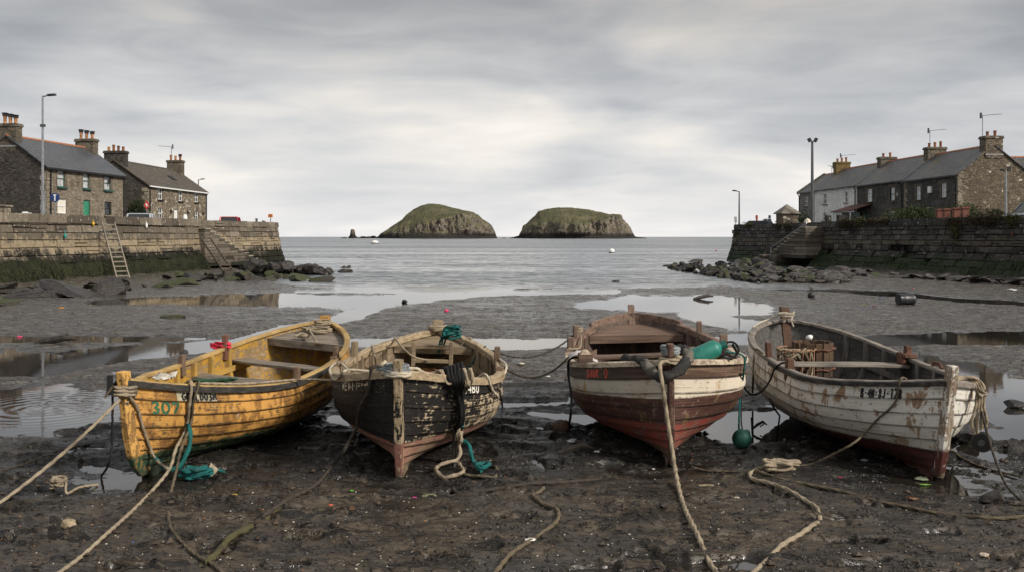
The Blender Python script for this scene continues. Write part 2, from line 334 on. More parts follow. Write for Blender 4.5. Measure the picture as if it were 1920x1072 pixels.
RUB_A = mk_rubble('rubble_tan', [(.12, .10, .075), (.20, .168, .124), (.26, .215, .158), (.35, .295, .22)], (.26, .22, .165), 3.6, 2.2)
RUB_AD = mk_rubble('rubble_grey', [(.035, .03, .026), (.062, .053, .043), (.085, .074, .062), (.12, .108, .095)], (.045, .038, .03), 3.4, 2.3)
RUB_B = mk_rubble('rubble_mixed', [(.10, .08, .058), (.20, .165, .12), (.27, .22, .155), (.37, .31, .22)], (.22, .18, .13), 3.6, 1.3, pale=.10)
RUB_C = mk_rubble('whin_rubble', [(.034, .033, .031), (.06, .057, .052), (.088, .083, .073), (.135, .125, .11)], (.09, .084, .074), 3.4, 1.2, edge=(.008, .04))
RUB_G = mk_rubble('gable_rubble', [(.09, .072, .05), (.14, .11, .075), (.18, .145, .10), (.25, .205, .15)], (.085, .068, .048), 3.3, 1.6, pale=.03)
RENDER_W = mk_rubble('white_painted_stone', [(.66, .645, .61), (.76, .745, .71), (.81, .80, .77), (.84, .83, .80)], (.7, .69, .66), 2.6, 1.3)
RENDER_G = mk_rubble('grey_render', [(.17, .16, .145), (.2, .19, .17), (.22, .21, .19), (.24, .23, .21)], (.19, .18, .16), 1.2, 1)
DRESS = mk_rubble('dressed_stone', [(.17, .145, .11), (.21, .18, .135), (.25, .21, .16), (.29, .25, .19)], (.16, .135, .10), 1.1, 1.5)
DRESS_D = mk_rubble('dressed_stone_dark', [(.085, .073, .055), (.12, .10, .075), (.14, .12, .09), (.18, .15, .11)], (.09, .075, .055), 1.1, 1.5)
SLATE_A = mk_slate('slate_blue', [(.038, .042, .05), (.075, .082, .094), (.10, .106, .116)], .15, wet=.42)
SLATE_B = mk_slate('slate_brown', [(.05, .042, .034), (.095, .08, .064), (.13, .11, .09)], .3, wet=.8)
SLATE_C = mk_slate('slate_grey', [(.042, .044, .046), (.092, .094, .098), (.15, .15, .15)], .75, wet=.5)
RUSTROOF = plain((.095, .036, .02), .8, .5, 6)
TERRA = plain((.30, .115, .05), .85, .35, 9); POT = plain((.33, .15, .06), .85, .5, 7); POT_D = plain((.13, .06, .04), .85, .5, 7)
WHITE = plain((.72, .72, .70), .5, .1, 9); BLACK = plain((.012, .012, .013), .5, .4, 20); GREENP = plain((.035, .22, .13), .45, .2, 5); DKGREEN = plain((.02, .075, .06), .45, .2, 8)
BLIND = plain((.68, .66, .58), .6, .06, 4); GALV = plain((.27, .28, .29), .45, .2, 12, metal=.6); GALV_D = plain((.09, .095, .10), .5, .25, 12, metal=.4); LEAD = plain((.24, .24, .24), .6, .15, 8)
RUST = plain((.20, .07, .028), .85, .5, 22); ASPHALT = plain((.05, .05, .05), .9, .25, 8); GLASS_F = plain((.012, .015, .018), .07, .1, 3, spec=.7, bump=0.02); CURT = plain((.42, .43, .43), .35, .25, 5, spec=.6)
BRICK = plain((.17, .062, .042), .85, .35, 14)
LEAF = mk_leaf('hedge_leaf', (.045, .065, .02), (.07, .085, .028)); LEAF_D = mk_leaf('bush_leaf', (.02, .032, .013), (.05, .06, .02)); LEAF_Y = mk_leaf('wall_moss', (.10, .09, .025), (.055, .055, .018)); LEAF_B = mk_leaf('dead_growth', (.07, .05, .03), (.05, .042, .02))
WEED = mk_leaf('seaweed', (.03, .04, .01), (.05, .058, .014)); WEED_B = mk_leaf('bladder_wrack', (.05, .03, .012), (.08, .045, .015))
ROPE_B = mk_rope('rope_beige', (.22, .175, .12), (.36, .30, .215)); ROPE_D = mk_rope('rope_dark', (.035, .03, .025), (.075, .062, .05)); ROPE_K = mk_rope('rope_black', (.008, .008, .009), (.022, .022, .022), dirt=.2)
ROPE_T = mk_rope('rope_teal', (.008, .075, .075), (.02, .14, .13), dirt=.5); ROPE_M = mk_rope('rope_muddy', (.085, .068, .045), (.15, .12, .08), dirt=.8); ROPE_W = mk_rope('rope_pale', (.38, .33, .25), (.52, .46, .36)); ROPE_BL = mk_rope('rope_blue_grey', (.16, .20, .22), (.30, .31, .30))
# ================================================================ camera, sky, sun
cam = bpy.data.cameras.new('camera'); co = bpy.data.objects.new('camera', cam); COL.objects.link(co)
co.location = (0, 0, H); co.rotation_euler = (R(90), 0, 0); cam.sensor_width = 36; cam.lens = 36 * F / 1920; cam.shift_y = -(536 - HY) / 1920
cam.clip_end = 20000; cam.clip_start = .1; SC.camera = co
SC.view_settings.view_transform = 'Standard'; SC.view_settings.look = 'None'; SC.view_settings.exposure = EXPOSURE; SC.view_settings.gamma = 1
sv = Vector((.80, -.50, .62)).normalized()
su = bpy.data.lights.new('sun', 'SUN'); su.energy = SUN; su.angle = R(11); su.color = (1, .93, .84)
so = bpy.data.objects.new('sun', su); COL.objects.link(so); so.rotation_euler = (-sv).to_track_quat('-Z', 'Y').to_euler()
w = bpy.data.worlds.new('World'); SC.world = w; w.use_nodes = True
class Wt(Mt):
    def __init__(s): s.m = None; s.t = w.node_tree; s.tc = None
W = Wt(); bg = w.node_tree.nodes['Background']
sky = W.n('TexSky', sky_type='NISHITA', sun_disc=False, sun_elevation=math.asin(sv.z), sun_rotation=math.atan2(sv.x, sv.y), dust_density=3.)
D = W.co('Generated'); dx, dy, dz = W.sep(D); zc = W.ma('MAXIMUM', dz, 0.0); zz = W.ma('ADD', zc, .075)
cp = W.comb(W.ma('DIVIDE', dx, zz), W.ma('DIVIDE', dy, zz), 0.)
b1 = W.noise(1., 5, .48, W.mp(D, (2.6, 2.6, 10.), (.35, .1, .2)), .35); b2 = W.noise(1., 6, .52, W.mp(D, (6.5, 6.5, 30.), (2.3, 1.2, .7)), .6)
b3 = W.noise(.9, 6, .55, W.mp(cp, (.7, 1, 1), (7.3, 2.2, 0)), .4)
el = W.ramp(zc, [(0, .66), (.03, .62), (.085, .56), (.15, .51), (.205, .41), (.26, .32), (.40, .42), (.7, .50), (1, .52)])
k = W.ma('ADD', W.mr(b1, .33, .67, -.16, .17), W.ma('MULTIPLY', W.ma('SUBTRACT', b2, .5), W.mr(zc, .0, .1, .7, .45))); k = W.ma('ADD', k, W.ma('MULTIPLY', W.ma('SUBTRACT', b3, .5), .22))
k = W.ma('MULTIPLY', k, W.mr(zc, 0, .10, .55, 1.1)); cx = W.ma('MULTIPLY', dx, dx); k = W.ma('SUBTRACT', k, W.ma('MULTIPLY', cx, W.mr(zc, .05, .16, .15, 1.15)))
lum = W.ma('MULTIPLY', W.ma('MULTIPLY', el, W.ma('ADD', 1.0, W.ma('MAXIMUM', k, -.75))), W.mr(dx, -.52, -.85, 1., 2.3))  # unseen sky on the left brightened, added to light the right-hand facades
tint = W.ramp(W.ma('ADD', k, .5), [(.2, (.96, .985, 1.03)), (.42, (1.0, .995, .995)), (.62, (1.055, 1.0, .935))])
cl = W.mix(1., tint, W.comb(lum, lum, lum), 'MULTIPLY'); cl = W.mix(1., cl, (10., 10., 10.), 'MULTIPLY')
W.put(bg.inputs['Color'], W.mix(.95, sky.outputs[0], cl)); bg.inputs['Strength'].default_value = .1

# ================================================================ mud and water
PUD = [[(-80, 634, 7), (330, 634, 6), (380, 632, 3)], [(-80, 688, 24), (150, 673, 18), (300, 655, 15), (440, 643, 9), (480, 640, 5)], [(420, 662, 13), (480, 655, 8)],
       [(-120, 772, 50), (90, 766, 42), (205, 758, 30)], [(170, 566, 5), (360, 562, 8), (520, 562, 14), (640, 566, 12), (760, 561, 9), (880, 552, 6), (1010, 547, 5), (1150, 545, 5)],
       [(730, 566, 7), (665, 588, 9), (610, 602, 7), (530, 613, 5), (420, 640, 4)], [(560, 546, 3), (760, 545, 4), (950, 542, 6)],
       [(640, 641, 10), (760, 641, 11), (950, 643, 10), (1090, 640, 9)], [(1090, 572, 6), (1180, 568, 13), (1300, 572, 16), (1420, 578, 13)], [(1290, 588, 9), (1380, 606, 13), (1440, 610, 11)],
       [(1270, 637, 10), (1440, 634, 12)], [(1590, 640, 10), (1750, 634, 13), (2000, 633, 12)], [(1640, 664, 9), (1720, 676, 15), (1800, 705, 30), (1860, 742, 46), (2000, 765, 55)],
       [(1780, 832, 8), (1860, 850, 13)], [(1850, 812, 12), (1960, 815, 10)], [(1335, 792, 18), (1400, 790, 32), (1475, 785, 30)], [(935, 757, 6), (1060, 754, 6)], [(1000, 772, 6), (1095, 784, 10)],
       [(1075, 742, 5), (1125, 748, 7)], [(1000, 860, 5), (1030, 880, 4)], [(630, 784, 8), (685, 788, 11)], [(1270, 1064, 10), (1400, 1057, 13)], [(1080, 1069, 6), (1140, 1069, 8)],
       [(1590, 1064, 8), (1650, 1062, 8)], [(90, 1012, 6), (145, 1015, 7)], [(-10, 1020, 6), (15, 1020, 6)], [(170, 872, 9), (215, 878, 5)], [(480, 1068, 5), (570, 1062, 5)],
       [(1380, 536, 3), (1560, 543, 4), (1700, 553, 4.5), (1800, 562, 5), (2000, 572, 5)], [(0, 548, 3), (180, 552, 4)], [(1310, 555, 4), (1400, 560, 3)], [(930, 790, 3), (1010, 800, 5)]]
for x0_, y0_, l_, h_ in ((945, 812, 40, 3), (1040, 826, 55, 4), (1115, 800, 40, 4), (985, 842, 30, 3), (1150, 848, 30, 3), (890, 850, 30, 3), (560, 842, 40, 3), (470, 872, 40, 3), (660, 850, 30, 3), (1340, 850, 50, 3), (1420, 842, 60, 4), (1500, 862, 40, 3), (1850, 890, 50, 4), (1795, 872, 30, 3), (60, 842, 70, 4), (150, 835, 40, 3), (30, 905, 40, 3), (1180, 905, 40, 3), (700, 985, 40, 3), (880, 1030, 50, 4), (1530, 1020, 60, 4), (1740, 1000, 50, 4), (300, 1010, 50, 4)): PUD.append([(x0_, y0_, h_), (x0_ + l_, y0_ + 2, h_ * 1.3)])
SHX = [-900, -400, 300, 430, 470, 525, 600, 700, 900, 1100, 1300, 1370, 1450, 1520, 1560, 2300, 3000]; SHY = [460, 470, 480, 500, 512, 530, 538, 541, 539, 538, 536, 535, 528, 520, 500, 480, 460]
def mudz(X, Y):
    X = np.asarray(X, float); Y = np.asarray(Y, float)
    px = CX + F * X / Y; py = HY + F * H / Y
    n0 = fbm(X * .33, Y * .33, 3); n1 = fbm(X * .9 + 40, Y * 2.3, 4); n2 = fbm(X * 2.4, Y * 9. + 11, 4); n3 = fbm(X * 19 + 7, Y * 26, 3)
    rg = 1 - np.abs(fbm(X * 2.1 + 3, Y * 4.2 + 5, 4)) * 2.6
    z = .042 + .016 * n0 + .026 * n1 + .020 * n2 + .005 * n3 - .022 * np.clip(rg, 0, 1) ** 5
    pit = fbm(X * 2.0 + 91, Y * 5. + 33, 3); z -= .075 * sstep(.33, .58, pit) * sstep(16, 9, Y); z += .03 * sstep(.2, .34, pit) * sstep(.5, .36, pit) * sstep(16, 9, Y)
    z += .012 * sstep(30, 15, Y) - .012 * sstep(12.5, 10.5, Y) * sstep(7.6, 8.6, Y)                                    # the upper beach lies a little drier
    for sx, sy in ((-3.41, 8.2), (-1.03, 8.2), (1.53, 8.65), (3.88, 8.2)): d2 = (X - sx) ** 2 + (Y - sy) ** 2; z = z - .035 * np.exp(-d2 / .45) + .03 * np.exp(-(np.sqrt(d2) - 1.0) ** 2 / .06) * (.5 + n1)
    wn = fbm(px * .012, py * .05, 4) * .55 + n2 * .55
    m = np.full(X.shape, -9.)
    for pl in PUD:
        for (x0, y0, h0), (x1, y1, h1) in zip(pl[:-1], pl[1:]):
            ex, ey = x1 - x0, y1 - y0; L2 = ex * ex + ey * ey
            t = np.clip(((px - x0) * ex + (py - y0) * ey) / L2, 0, 1); hw = h0 + (h1 - h0) * t
            ddx = px - x0 - t * ex; ddy = py - y0 - t * ey; d = np.sqrt((ddx * .45) ** 2 + ddy ** 2)
            m = np.maximum(m, 1 - d / hw)
    k = sstep(-.42, .38, m + wn * .8)
    z = z * (1 - k) + (-.035 + .034 * n1 + .02 * n2) * k
    ysh = np.interp(px, SHX, SHY); s = (py - ysh) + 3 * fbm(px * .02, py * .1, 3)
    land = sstep(-4, 3.5, s); z = z * land - .35 * (1 - land)
    wl = -20.1 + .194 * (Y - 58.4) + 1.2; wr = 34.04 - .1662 * Y - 2.
    near = np.exp(-np.clip(X - wl, 0, 99) / 2.2) * sstep(66, 58, Y) * .16 + np.exp(-np.clip(wr - X, 0, 99) / 1.6) * sstep(68, 60, Y) * .2
    return z - .022 + near * (.6 + .7 * n1)
def mz(x, y): return float(mudz(np.array([x]), np.array([y]))[0])
def GM(px, py, up=0.0):
    p = G(px, py, .03); p.z = max(mz(p.x, p.y), -.015) + up; return p
def big_grid(name, X, Y, Z, mat):
    nr, nc = X.shape; me = bpy.data.meshes.new(name)
    me.vertices.add(nr * nc); me.vertices.foreach_set('co', np.stack([X, Y, Z], -1).astype(np.float32).ravel())
    i = np.arange((nr - 1) * (nc - 1)); r = i // (nc - 1); c = i % (nc - 1); a = r * nc + c
    q = np.stack([a, a + 1, a + nc + 1, a + nc], -1).astype(np.int32)
    me.loops.add(q.size); me.loops.foreach_set('vertex_index', q.ravel()); me.polygons.add(len(q)); me.polygons.foreach_set('loop_start', np.arange(0, q.size, 4, dtype=np.int32))
    me.polygons.foreach_set('use_smooth', np.ones(len(q), dtype=bool)); me.update(calc_edges=True); me.materials.append(mat)
    o = bpy.data.objects.new(name, me); COL.objects.link(o); return o
rows = np.concatenate([np.geomspace(2.6, 24, 640), np.geomspace(24.1, 100, 260)])
cols = np.concatenate([np.linspace(-2.2, -.66, 110), np.linspace(-.655, .655, 760), np.linspace(.66, 2.2, 110)])
YY, RR = np.meshgrid(rows, cols, indexing='ij'); XX = YY * RR
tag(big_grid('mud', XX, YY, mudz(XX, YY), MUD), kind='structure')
b = MB(); b.add([(-9000, -30, -.015), (9000, -30, -.015), (9000, 9000, -.015), (-9000, 9000, -.015)], [(0, 1, 2, 3)])
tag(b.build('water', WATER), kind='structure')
b = MB(); b.add([(-200, -40, -.6), (200, -40, -.6), (200, 3, -.05), (-200, 3, -.05)], [(0, 1, 2, 3)]); b.add([(-200, -40, .02), (200, -40, .02), (200, 2.7, .03), (-200, 2.7, .03)], [(0, 1, 2, 3)])
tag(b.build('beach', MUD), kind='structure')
# quay grounds
for pts in ([(-27, 22), (-20.6, 58), (-21.6, 58.8), (-18.6, 70), (-34, 125), (-120, 125), (-120, 22)], [(30.6, 22), (120, 22), (120, 130), (33, 130), (20.8, 82.6), (24.4, 67.2), (23.4, 67)]):
    b = MB(); b.poly(pts, -.5, 2.5); tag(b.build('quay_ground', ASPHALT, recalc=True), kind='structure')

# ================================================================ quay walls
def wall_blocks(mb, A, B, zt, zb, off, sgn, courses, mean, gaps=(), holes=0, rough=.03, seed=1):
    rn = random.Random(seed); A = Vector((*A, 0)); B = Vector((*B, 0)); d = B - A; L = d.length; d.normalize(); n = Vector((d.y, -d.x, 0)) * sgn
    z1 = zt; k = 0
    while z1 > zb:
        h = courses[min(k, len(courses) - 1)] * rn.uniform(.92, 1.08); z0 = max(z1 - h, zb - .1); s = -rn.uniform(0, mean)
        sag = rn.uniform(-.02, .02)
        while s < L:
            l = mean * rn.uniform(.55, 1.45) * (1.15 if k > 4 else 1); a = max(s, 0); e = min(s + l, L); s += l
            if e - a < .08: continue
            if any(g0 < (a + e) / 2 < g1 and (z0 + z1) / 2 > gz for g0, g1, gz in gaps): continue
            j = rn.uniform(-rough, rough) + (.05 if k == 0 else 0); t = rn.random()
            if holes and k in (5, 6, 7) and rn.random() < holes: j = -.3; t = 0
            cuts = [(a, e, z0, z1)]
            if rn.random() < .16 and e - a > .5: q = a + (e - a) * rn.uniform(.35, .65); cuts = [(a, q, z0, z1), (q, e, z0, z1)]
            elif rn.random() < .14: q = z0 + (z1 - z0) * rn.uniform(.4, .6); cuts = [(a, e, z0, q), (a, e, q, z1)]
            for a_, e_, y0, y1 in cuts:
                g = .016 + rn.random() * .024; rim = []; fr = []; jj = j + rn.uniform(-.012, .012); tt = min(1, max(0, t + rn.uniform(-.15, .15)))
                for (ss, zz_) in ((a_, y0), (e_, y0), (e_, y1), (a_, y1)): rim.append(A + d * ss + n * (off(zz_) - .13) + Vector((0, 0, zz_)))
                for (ss, zz_) in ((a_ + g, y0 + g), (e_ - g, y0 + g), (e_ - g, y1 - g), (a_ + g, y1 - g)): fr.append(A + d * (ss + rn.uniform(-.02, .02)) + n * (off(zz_) + jj + rn.uniform(-.015, .015)) + Vector((0, 0, zz_ + rn.uniform(-.018, .018))))
                f = [(4, 5, 6, 7), (0, 1, 5, 4), (1, 2, 6, 5), (2, 3, 7, 6), (3, 0, 4, 7)]
                if sgn < 0: f = [q_[::-1] for q_ in f]
                mb.add(rim + fr, f, tt)
        z1 = z0; k += 1
    return A, d, n, L
def cope(mb, A, B, zt, sgn, th=.55, gaps=(), seed=3):
    rn = random.Random(seed); A = Vector((*A, 0)); B = Vector((*B, 0)); d = B - A; L = d.length; d.normalize(); n = Vector((d.y, -d.x, 0)) * sgn; s = 0
    while s < L:
        l = min(rn.uniform(.7, 1.5), L - s)
        if l > .05 and not any(g0 < s + l / 2 < g1 for g0, g1, *_ in gaps):
            c = A + d * (s + l / 2) - n * (th / 2 - .06); M = Matrix.Rotation(math.atan2(d.y, d.x), 3, 'Z')
            mb.box((c.x, c.y, zt - .19), (l - .012, th, .42 + rn.uniform(-.02, .025)), M, tone=rn.random(), jit=.008)
        s += l
def lineY(px, p, q):
    r = (px - CX) / F; k = (q[0] - p[0]) / (q[1] - p[1]); return (p[0] - k * p[1]) / (r - k)
LN = ((-27.0, 22.8), (-20.1, 58.4)); LF = ((-21.3, 58.6), (-18.1, 70.0)); RN_ = ((30.4, 22.0), (22.9, 67.0)); RF = ((24.2, 66.6), (20.3, 82.7))
loff = lambda z: .10 * (3.27 - z) + (.40 * (1.45 - z) if z < 1.45 else 0) - .1
roff = lambda z: .13 * (3.27 - z) + (.62 * (1.35 - z) if z < 1.35 else 0) - .1
foff = lambda z: .15 * (3.27 - z) + (.2 * (1.2 - z) if z < 1.2 else 0)
def flight(mb, p, d, n, wid, ztop, h, run, k, side=1):
    M = Matrix.Rotation(math.atan2(d.y, d.x), 3, 'Z'); rn = random.Random(k)
    for i in range(k):
        l = run * (i + 1) + rn.uniform(-.03, .03); z = ztop - h * (i + .5)
        s = 0
        while s < l:
            e = min(s + rn.uniform(1.2, 2.2), l)
            if l - e < .5: e = l
            c = p + d * ((s + e) / 2) + n * (wid / 2 + rn.uniform(-.03, .03)); mb.box((c.x, c.y, z), (e - s - .015, wid, h - .012), M, tone=rn.random(), jit=.012); s = e
def treads(mb, p, d, n, wid, ztop, h, run, k):
    M = Matrix.Rotation(math.atan2(d.y, d.x), 3, 'Z')
    for i in range(k):
        c = p + d * (run * (i + .5)) + n * (wid / 2 + .02); mb.box((c.x, c.y, ztop - h * i - .02), (run + .05, wid + .1, .09), M, jit=.012)
def v2(p): return Vector((p[0], p[1], 0))
gapL = [(lineY(222, *LN) - 22.8, 0, 0)]
yL0, yL1 = lineY(196, *LN), lineY(221, *LN); sc_ = math.hypot(6.9, 35.6) / 35.6
gl = [((yL0 - 22.8) * sc_, (yL1 - 22.8) * sc_, 2.55)]
t = thing('quay_wall', 'warm brown stone quay wall with a ladder gap and a flight of steps', 'quay wall', (0, 0, 0))
b = MB(); wall_blocks(b, *LN, 3.27, -.3, loff, 1, (.44, .40, .38, .36, .40, .42, .42, .5), 1.0, gl, seed=2); cope(b, *LN, 3.28, 1, gaps=gl); b.build('masonry', WALL_L, t)
b = MB(); wall_blocks(b, *LF, 3.27, -.5, foff, 1, (.36, .34, .34, .34, .36, .4), .9, seed=5); wall_blocks(b, LF[1], (-32, 112), 3.27, -.5, foff, 1, (.36, .4), .9, seed=6); cope(b, *LF, 3.28, 1, seed=8); b.build('pier_end', WALL_L, t)
b = MB(); dL = (v2(LF[1]) - v2(LF[0])).normalized(); nL = Vector((dL.y, -dL.x, 0))
flight(b, v2(LF[0]) + nL * .12, dL, nL, 1.55, 2.72, .205, .56, 12); b.build('steps', STEPS, t, bevel=.015); b = MB(); treads(b, v2(LF[0]) + nL * .12, dL, nL, 1.55, 2.72, .205, .56, 12); b.build('tread', TREAD, t, bevel=.02)
t = thing('quay_wall', 'dark grey stone quay wall with green algae and a sloping foot', 'quay wall', (0, 0, 0))
b = MB(); wall_blocks(b, *RN_, 3.27, -.4, roff, -1, (.34, .30, .30, .32, .30, .36, .38, .42, .45), .85, holes=.05, rough=.04, seed=12); cope(b, *RN_, 3.28, -1, seed=13); b.build('masonry', WALL_R, t)
b = MB(); wall_blocks(b, *RF, 3.27, -.5, foff, -1, (.28, .26, .28, .3, .34, .36, .4), .6, rough=.03, seed=15); wall_blocks(b, RF[1], (33, 128), 3.27, -.5, foff, -1, (.3, .36), .8, seed=16)
cope(b, *RF, 3.28, -1, seed=18, gaps=[(0, 1.7)]); b.build('pier_end', WALL_R, t)
b = MB(); dR = (v2(RF[1]) - v2(RF[0])).normalized(); nR = Vector((-dR.y, dR.x, 0))
flight(b, v2(RF[0]) + nR * .12 + dR * .5, dR, nR, 2.5, 2.9, .21, .5, 11); b.build('steps', STEPS, t, bevel=.015); b = MB(); treads(b, v2(RF[0]) + nR * .12 + dR * .5, dR, nR, 2.5, 2.9, .21, .5, 11); b.build('tread', TREAD, t, bevel=.02)
b = MB(); flight(b, v2(RF[0]) + nR * 1.9 + dR * 5.6, dR, nR, 1.3, .78, .17, .75, 5); b.box(v2(RF[0]) + nR * 1.7 + dR * 5.2 + Vector((0, 0, .4)), (2.2, 2.4, .8), Matrix.Rotation(math.atan2(dR.y, dR.x), 3, 'Z'), jit=.08, tone=.8); b.build('landing', STEPS, t, bevel=.03)
for q in (.1, 1.6):
    b = MB(); p = v2(RF[0]) + dR * q + nR * .05; b.box((p.x, p.y, 3.15), (.4, .4, 1.3), tone=.3, jit=.03); b.build('gate_post', WALL_R, t, bevel=.05)
b = MB(); pa = v2(RF[0]) + nR * 2.5 + dR * .6 + Vector((0, 0, 3.2)); pb = v2(RF[0]) + nR * 2.5 + dR * 5.8 + Vector((0, 0, 1.3)); b.tube([pa, pb], .03, 6)
for q in (0.02, .5, .98): c = pa.lerp(pb, q); b.tube([c, c - Vector((0, 0, .75))], .022, 6)
b.build('handrail', GALV, t)

# ================================================================ islands and skerries
def island(name, prof, Yc, dep, cf, label, seed):
    x0, x1 = prof[0][0], prof[-1][0]; nu, nv = 230, 90; k = Yc / F
    u = np.linspace(0, 1, nu); px = x0 + (x1 - x0) * u; pz = np.interp(px, [p[0] for p in prof], [446.5 - p[1] for p in prof]); pz = pz * k
    ker = np.array([1, 2, 1]) / 4.; pz = np.convolve(np.pad(pz, 1, 'edge'), ker, 'valid') + np.clip(pz / 8, 0, 1) * .5 * fbm(u * 60 + seed, u * 0, 4)
    cfu = np.interp(u, [c[0] for c in cf], [c[1] for c in cf])
    v = np.linspace(0, 1, nv); U, Vv = np.meshgrid(u, v, indexing='ij'); PZ = pz[:, None]; CF = cfu[:, None]
    base = np.sin(np.pi * np.clip(U, .0, 1)) ** .45 * dep + 5
    fz = np.where(Vv < .55, CF * (Vv / .55) ** .9, np.where(Vv < .8, CF + (1 - CF) * np.sin((Vv - .55) / .25 * np.pi / 2), np.cos(np.clip((Vv - .8) / .2, 0, 1) * np.pi / 2)))
    fy = np.where(Vv < .55, -1 + .13 * (Vv / .55) ** 1.2, np.where(Vv < .8, -.87 + .97 * (Vv - .55) / .25, .10 + .8 * (Vv - .8) / .2))
    X = ((px - CX) * k)[:, None] + 0 * Vv; Z = PZ * fz; Y = Yc + fy * base
    cl = sstep(.02, .2, Vv) * sstep(.66, .5, Vv); g = fbm(X * .045 + seed, Z * .02, 5); g2 = 1 - np.abs(fbm(X * .10 + seed * 2, Z * .022 + 5, 4)) * 2.2; g3 = fbm(X * .35 + 3, Z * .3 + seed, 3)
    Y = Y - cl * (g * 18 + np.clip(g2, 0, 1) * 5 + g3 * 2.5) * np.clip(PZ / 40, .15, 1); X = X + cl * 3 * fbm(X * .08 + 77, Z * .15, 3)
    Z = Z + (.9 * fbm(X * .12, Y * .12, 4) + cl * 1.2 * g3) * np.clip(PZ / 20, 0, 1) * sstep(0, .1, Vv)
    Z[:, 0] = -2; Z[:, -1] = -2; Z[0] -= 1; Z[-1] -= 1
    o = big_grid(name, X.T, Y.T, Z.T, ISL); return tag(o, label, 'island', kind='structure')
island('island', [(706, 445), (716, 444), (721, 437), (727, 431), (740, 421), (758, 409), (764, 401), (778, 390), (792, 383.5), (803, 381), (818, 381.5), (835, 385), (852, 389.5), (872, 394.5), (888, 398), (896, 402), (905, 411), (917, 418), (923, 424), (928, 434), (931, 443), (933, 446)], 1150, 110,
       [(0, .9), (.12, .5), (.3, .34), (.5, .42), (.62, .62), (.75, .86), (1, .97)], 'higher green topped rocky island beside the small sea stack', 3.3)
island('island', [(957, 446), (964, 444), (974, 441), (978, 432), (980, 423), (987, 419), (992, 414), (1003, 404), (1010, 395), (1027, 390.5), (1048, 388.5), (1070, 388.5), (1098, 391.5), (1122, 396.5), (1137, 401), (1147, 402.5), (1152, 410), (1160, 417), (1167, 424), (1173, 434), (1178, 442), (1186, 444), (1205, 445.5), (1208, 446.5)], 1150, 110,
       [(0, .9), (.1, .8), (.2, .52), (.4, .46), (.55, .5), (.68, .74), (.76, .96), (1, .98)], 'lower flat topped rocky island with steep cliffs', 9.1)

# ================================================================ rocks
def rock_mesh(seed, flat=1., sub=3, amp=.1):
    rn = random.Random(seed); bm = bmesh.new(); bmesh.ops.create_icosphere(bm, subdivisions=sub, radius=1)
    pl = []
    for i in range(13):
        n = Vector((rn.gauss(0, 1), rn.gauss(0, 1), rn.gauss(0, .8))).normalized(); pl.append((n, rn.uniform(.45, .8)))
    o = rn.random() * 50
    for v in bm.verts:
        for n, d in pl:
            e = v.co.dot(n) - d
            if e > 0: v.co -= n * e
        q = v.co; s = float(fbm(np.array([q.x * 1.7 + o]), np.array([q.y * 1.7 + q.z * 2.3]), 3)[0]); v.co *= 1 + amp * s; v.co.z *= flat
    me = bpy.data.meshes.new('rock'); bm.to_mesh(me); bm.free(); return me
RK = [rock_mesh(i, random.uniform(.6, .95)) for i in range(9)]
def rock(me, loc, sc, rz, mat, label, group=None, name='rock', tilt=(0, 0), cat='rock'):
    me2 = _rk.get((me.name, mat.name))
    if not me2:
        me2 = me.copy(); me2.materials.clear(); me2.materials.append(mat); _rk[(me.name, mat.name)] = me2
    o = bpy.data.objects.new(name, me2); COL.objects.link(o); o.location = loc; o.scale = sc if isinstance(sc, (tuple, list)) else (sc, sc, sc); o.rotation_euler = (tilt[0], tilt[1], rz)
    return tag(o, label, cat, group)
_rk = {}
def heap(n, fn, size, mats, labels, group, seed, flat=(.5, .9), nm='rock'):
    rn = random.Random(seed)
    for i in range(n):
        px, py, up = fn(rn); p = G(px, py, up); s = size(rn, p); q = rn.random() < mats[2]
        if flat: sz = (s * rn.uniform(.8, 1.4), s * rn.uniform(.7, 1.1), s * rn.uniform(*flat))
        rock(rn.choice(RK), (p.x, p.y, up + sz[2] * .12), sz, rn.random() * 6.3, mats[0] if q else mats[1], labels[0] if q else labels[1], group + (', mossy' if q else ', bare'), name=nm, cat='rock' if nm == 'rock' else 'paving stone', tilt=(rn.uniform(-.35, .35), rn.uniform(-.35, .35)))
def spitL(rn):
    t = rn.random(); px = 470 + 145 * t + rn.uniform(-8, 8); top = 489 + 22 * t ** 1.3; bot = 500 + 14 * t; k = rn.random(); py = top + (bot - top) * k; return px, max(py, 470) + 8 * (1 - t), (1 - t) * .75 * (1 - k) + .05
heap(78, spitL, lambda rn, p: rn.uniform(.25, .8) * (.55 + .45 * min(1, max(0, (-9.5 - p.x) / 6))), (ROCKM, ROCK, .16), ('green mossy boulder on the spit below the end of the brown quay', 'dark bare boulder on the spit below the end of the brown quay'), 'boulders on the spit of the brown quay', 21)
def spitL2(rn):
    t = rn.random(); return 505 + 70 * t, 518 + 8 * rn.random(), .0
heap(10, spitL2, lambda rn, p: rn.uniform(.4, .8), (ROCKM, ROCK, .85), ('weed covered rock at the water edge below the brown quay spit', 'dark wet rock at the water edge below the brown quay spit'), 'rocks at the water edge of the brown quay spit', 22, (.3, .5))
def footL(rn):
    t = rn.random(); return 300 + 170 * t, 517 + 10 * rn.random() - 5 * t, .12
heap(26, footL, lambda rn, p: rn.uniform(.18, .5), (ROCKM, ROCK, .3), ('small mossy rock along the foot of the brown quay wall', 'small dark rock along the foot of the brown quay wall'), 'small rocks along the foot of the brown quay wall', 23)
def spitR(rn):
    t = rn.random() ** .8; px = 1258 + 180 * t + rn.uniform(-6, 6); top = 495 - 10 * t; bot = 500 + 27 * t; k = rn.random(); return px, top + (bot - top) * k + 4, (.35 + .3 * t) * (1 - k) * min(1, t * 3) + .04
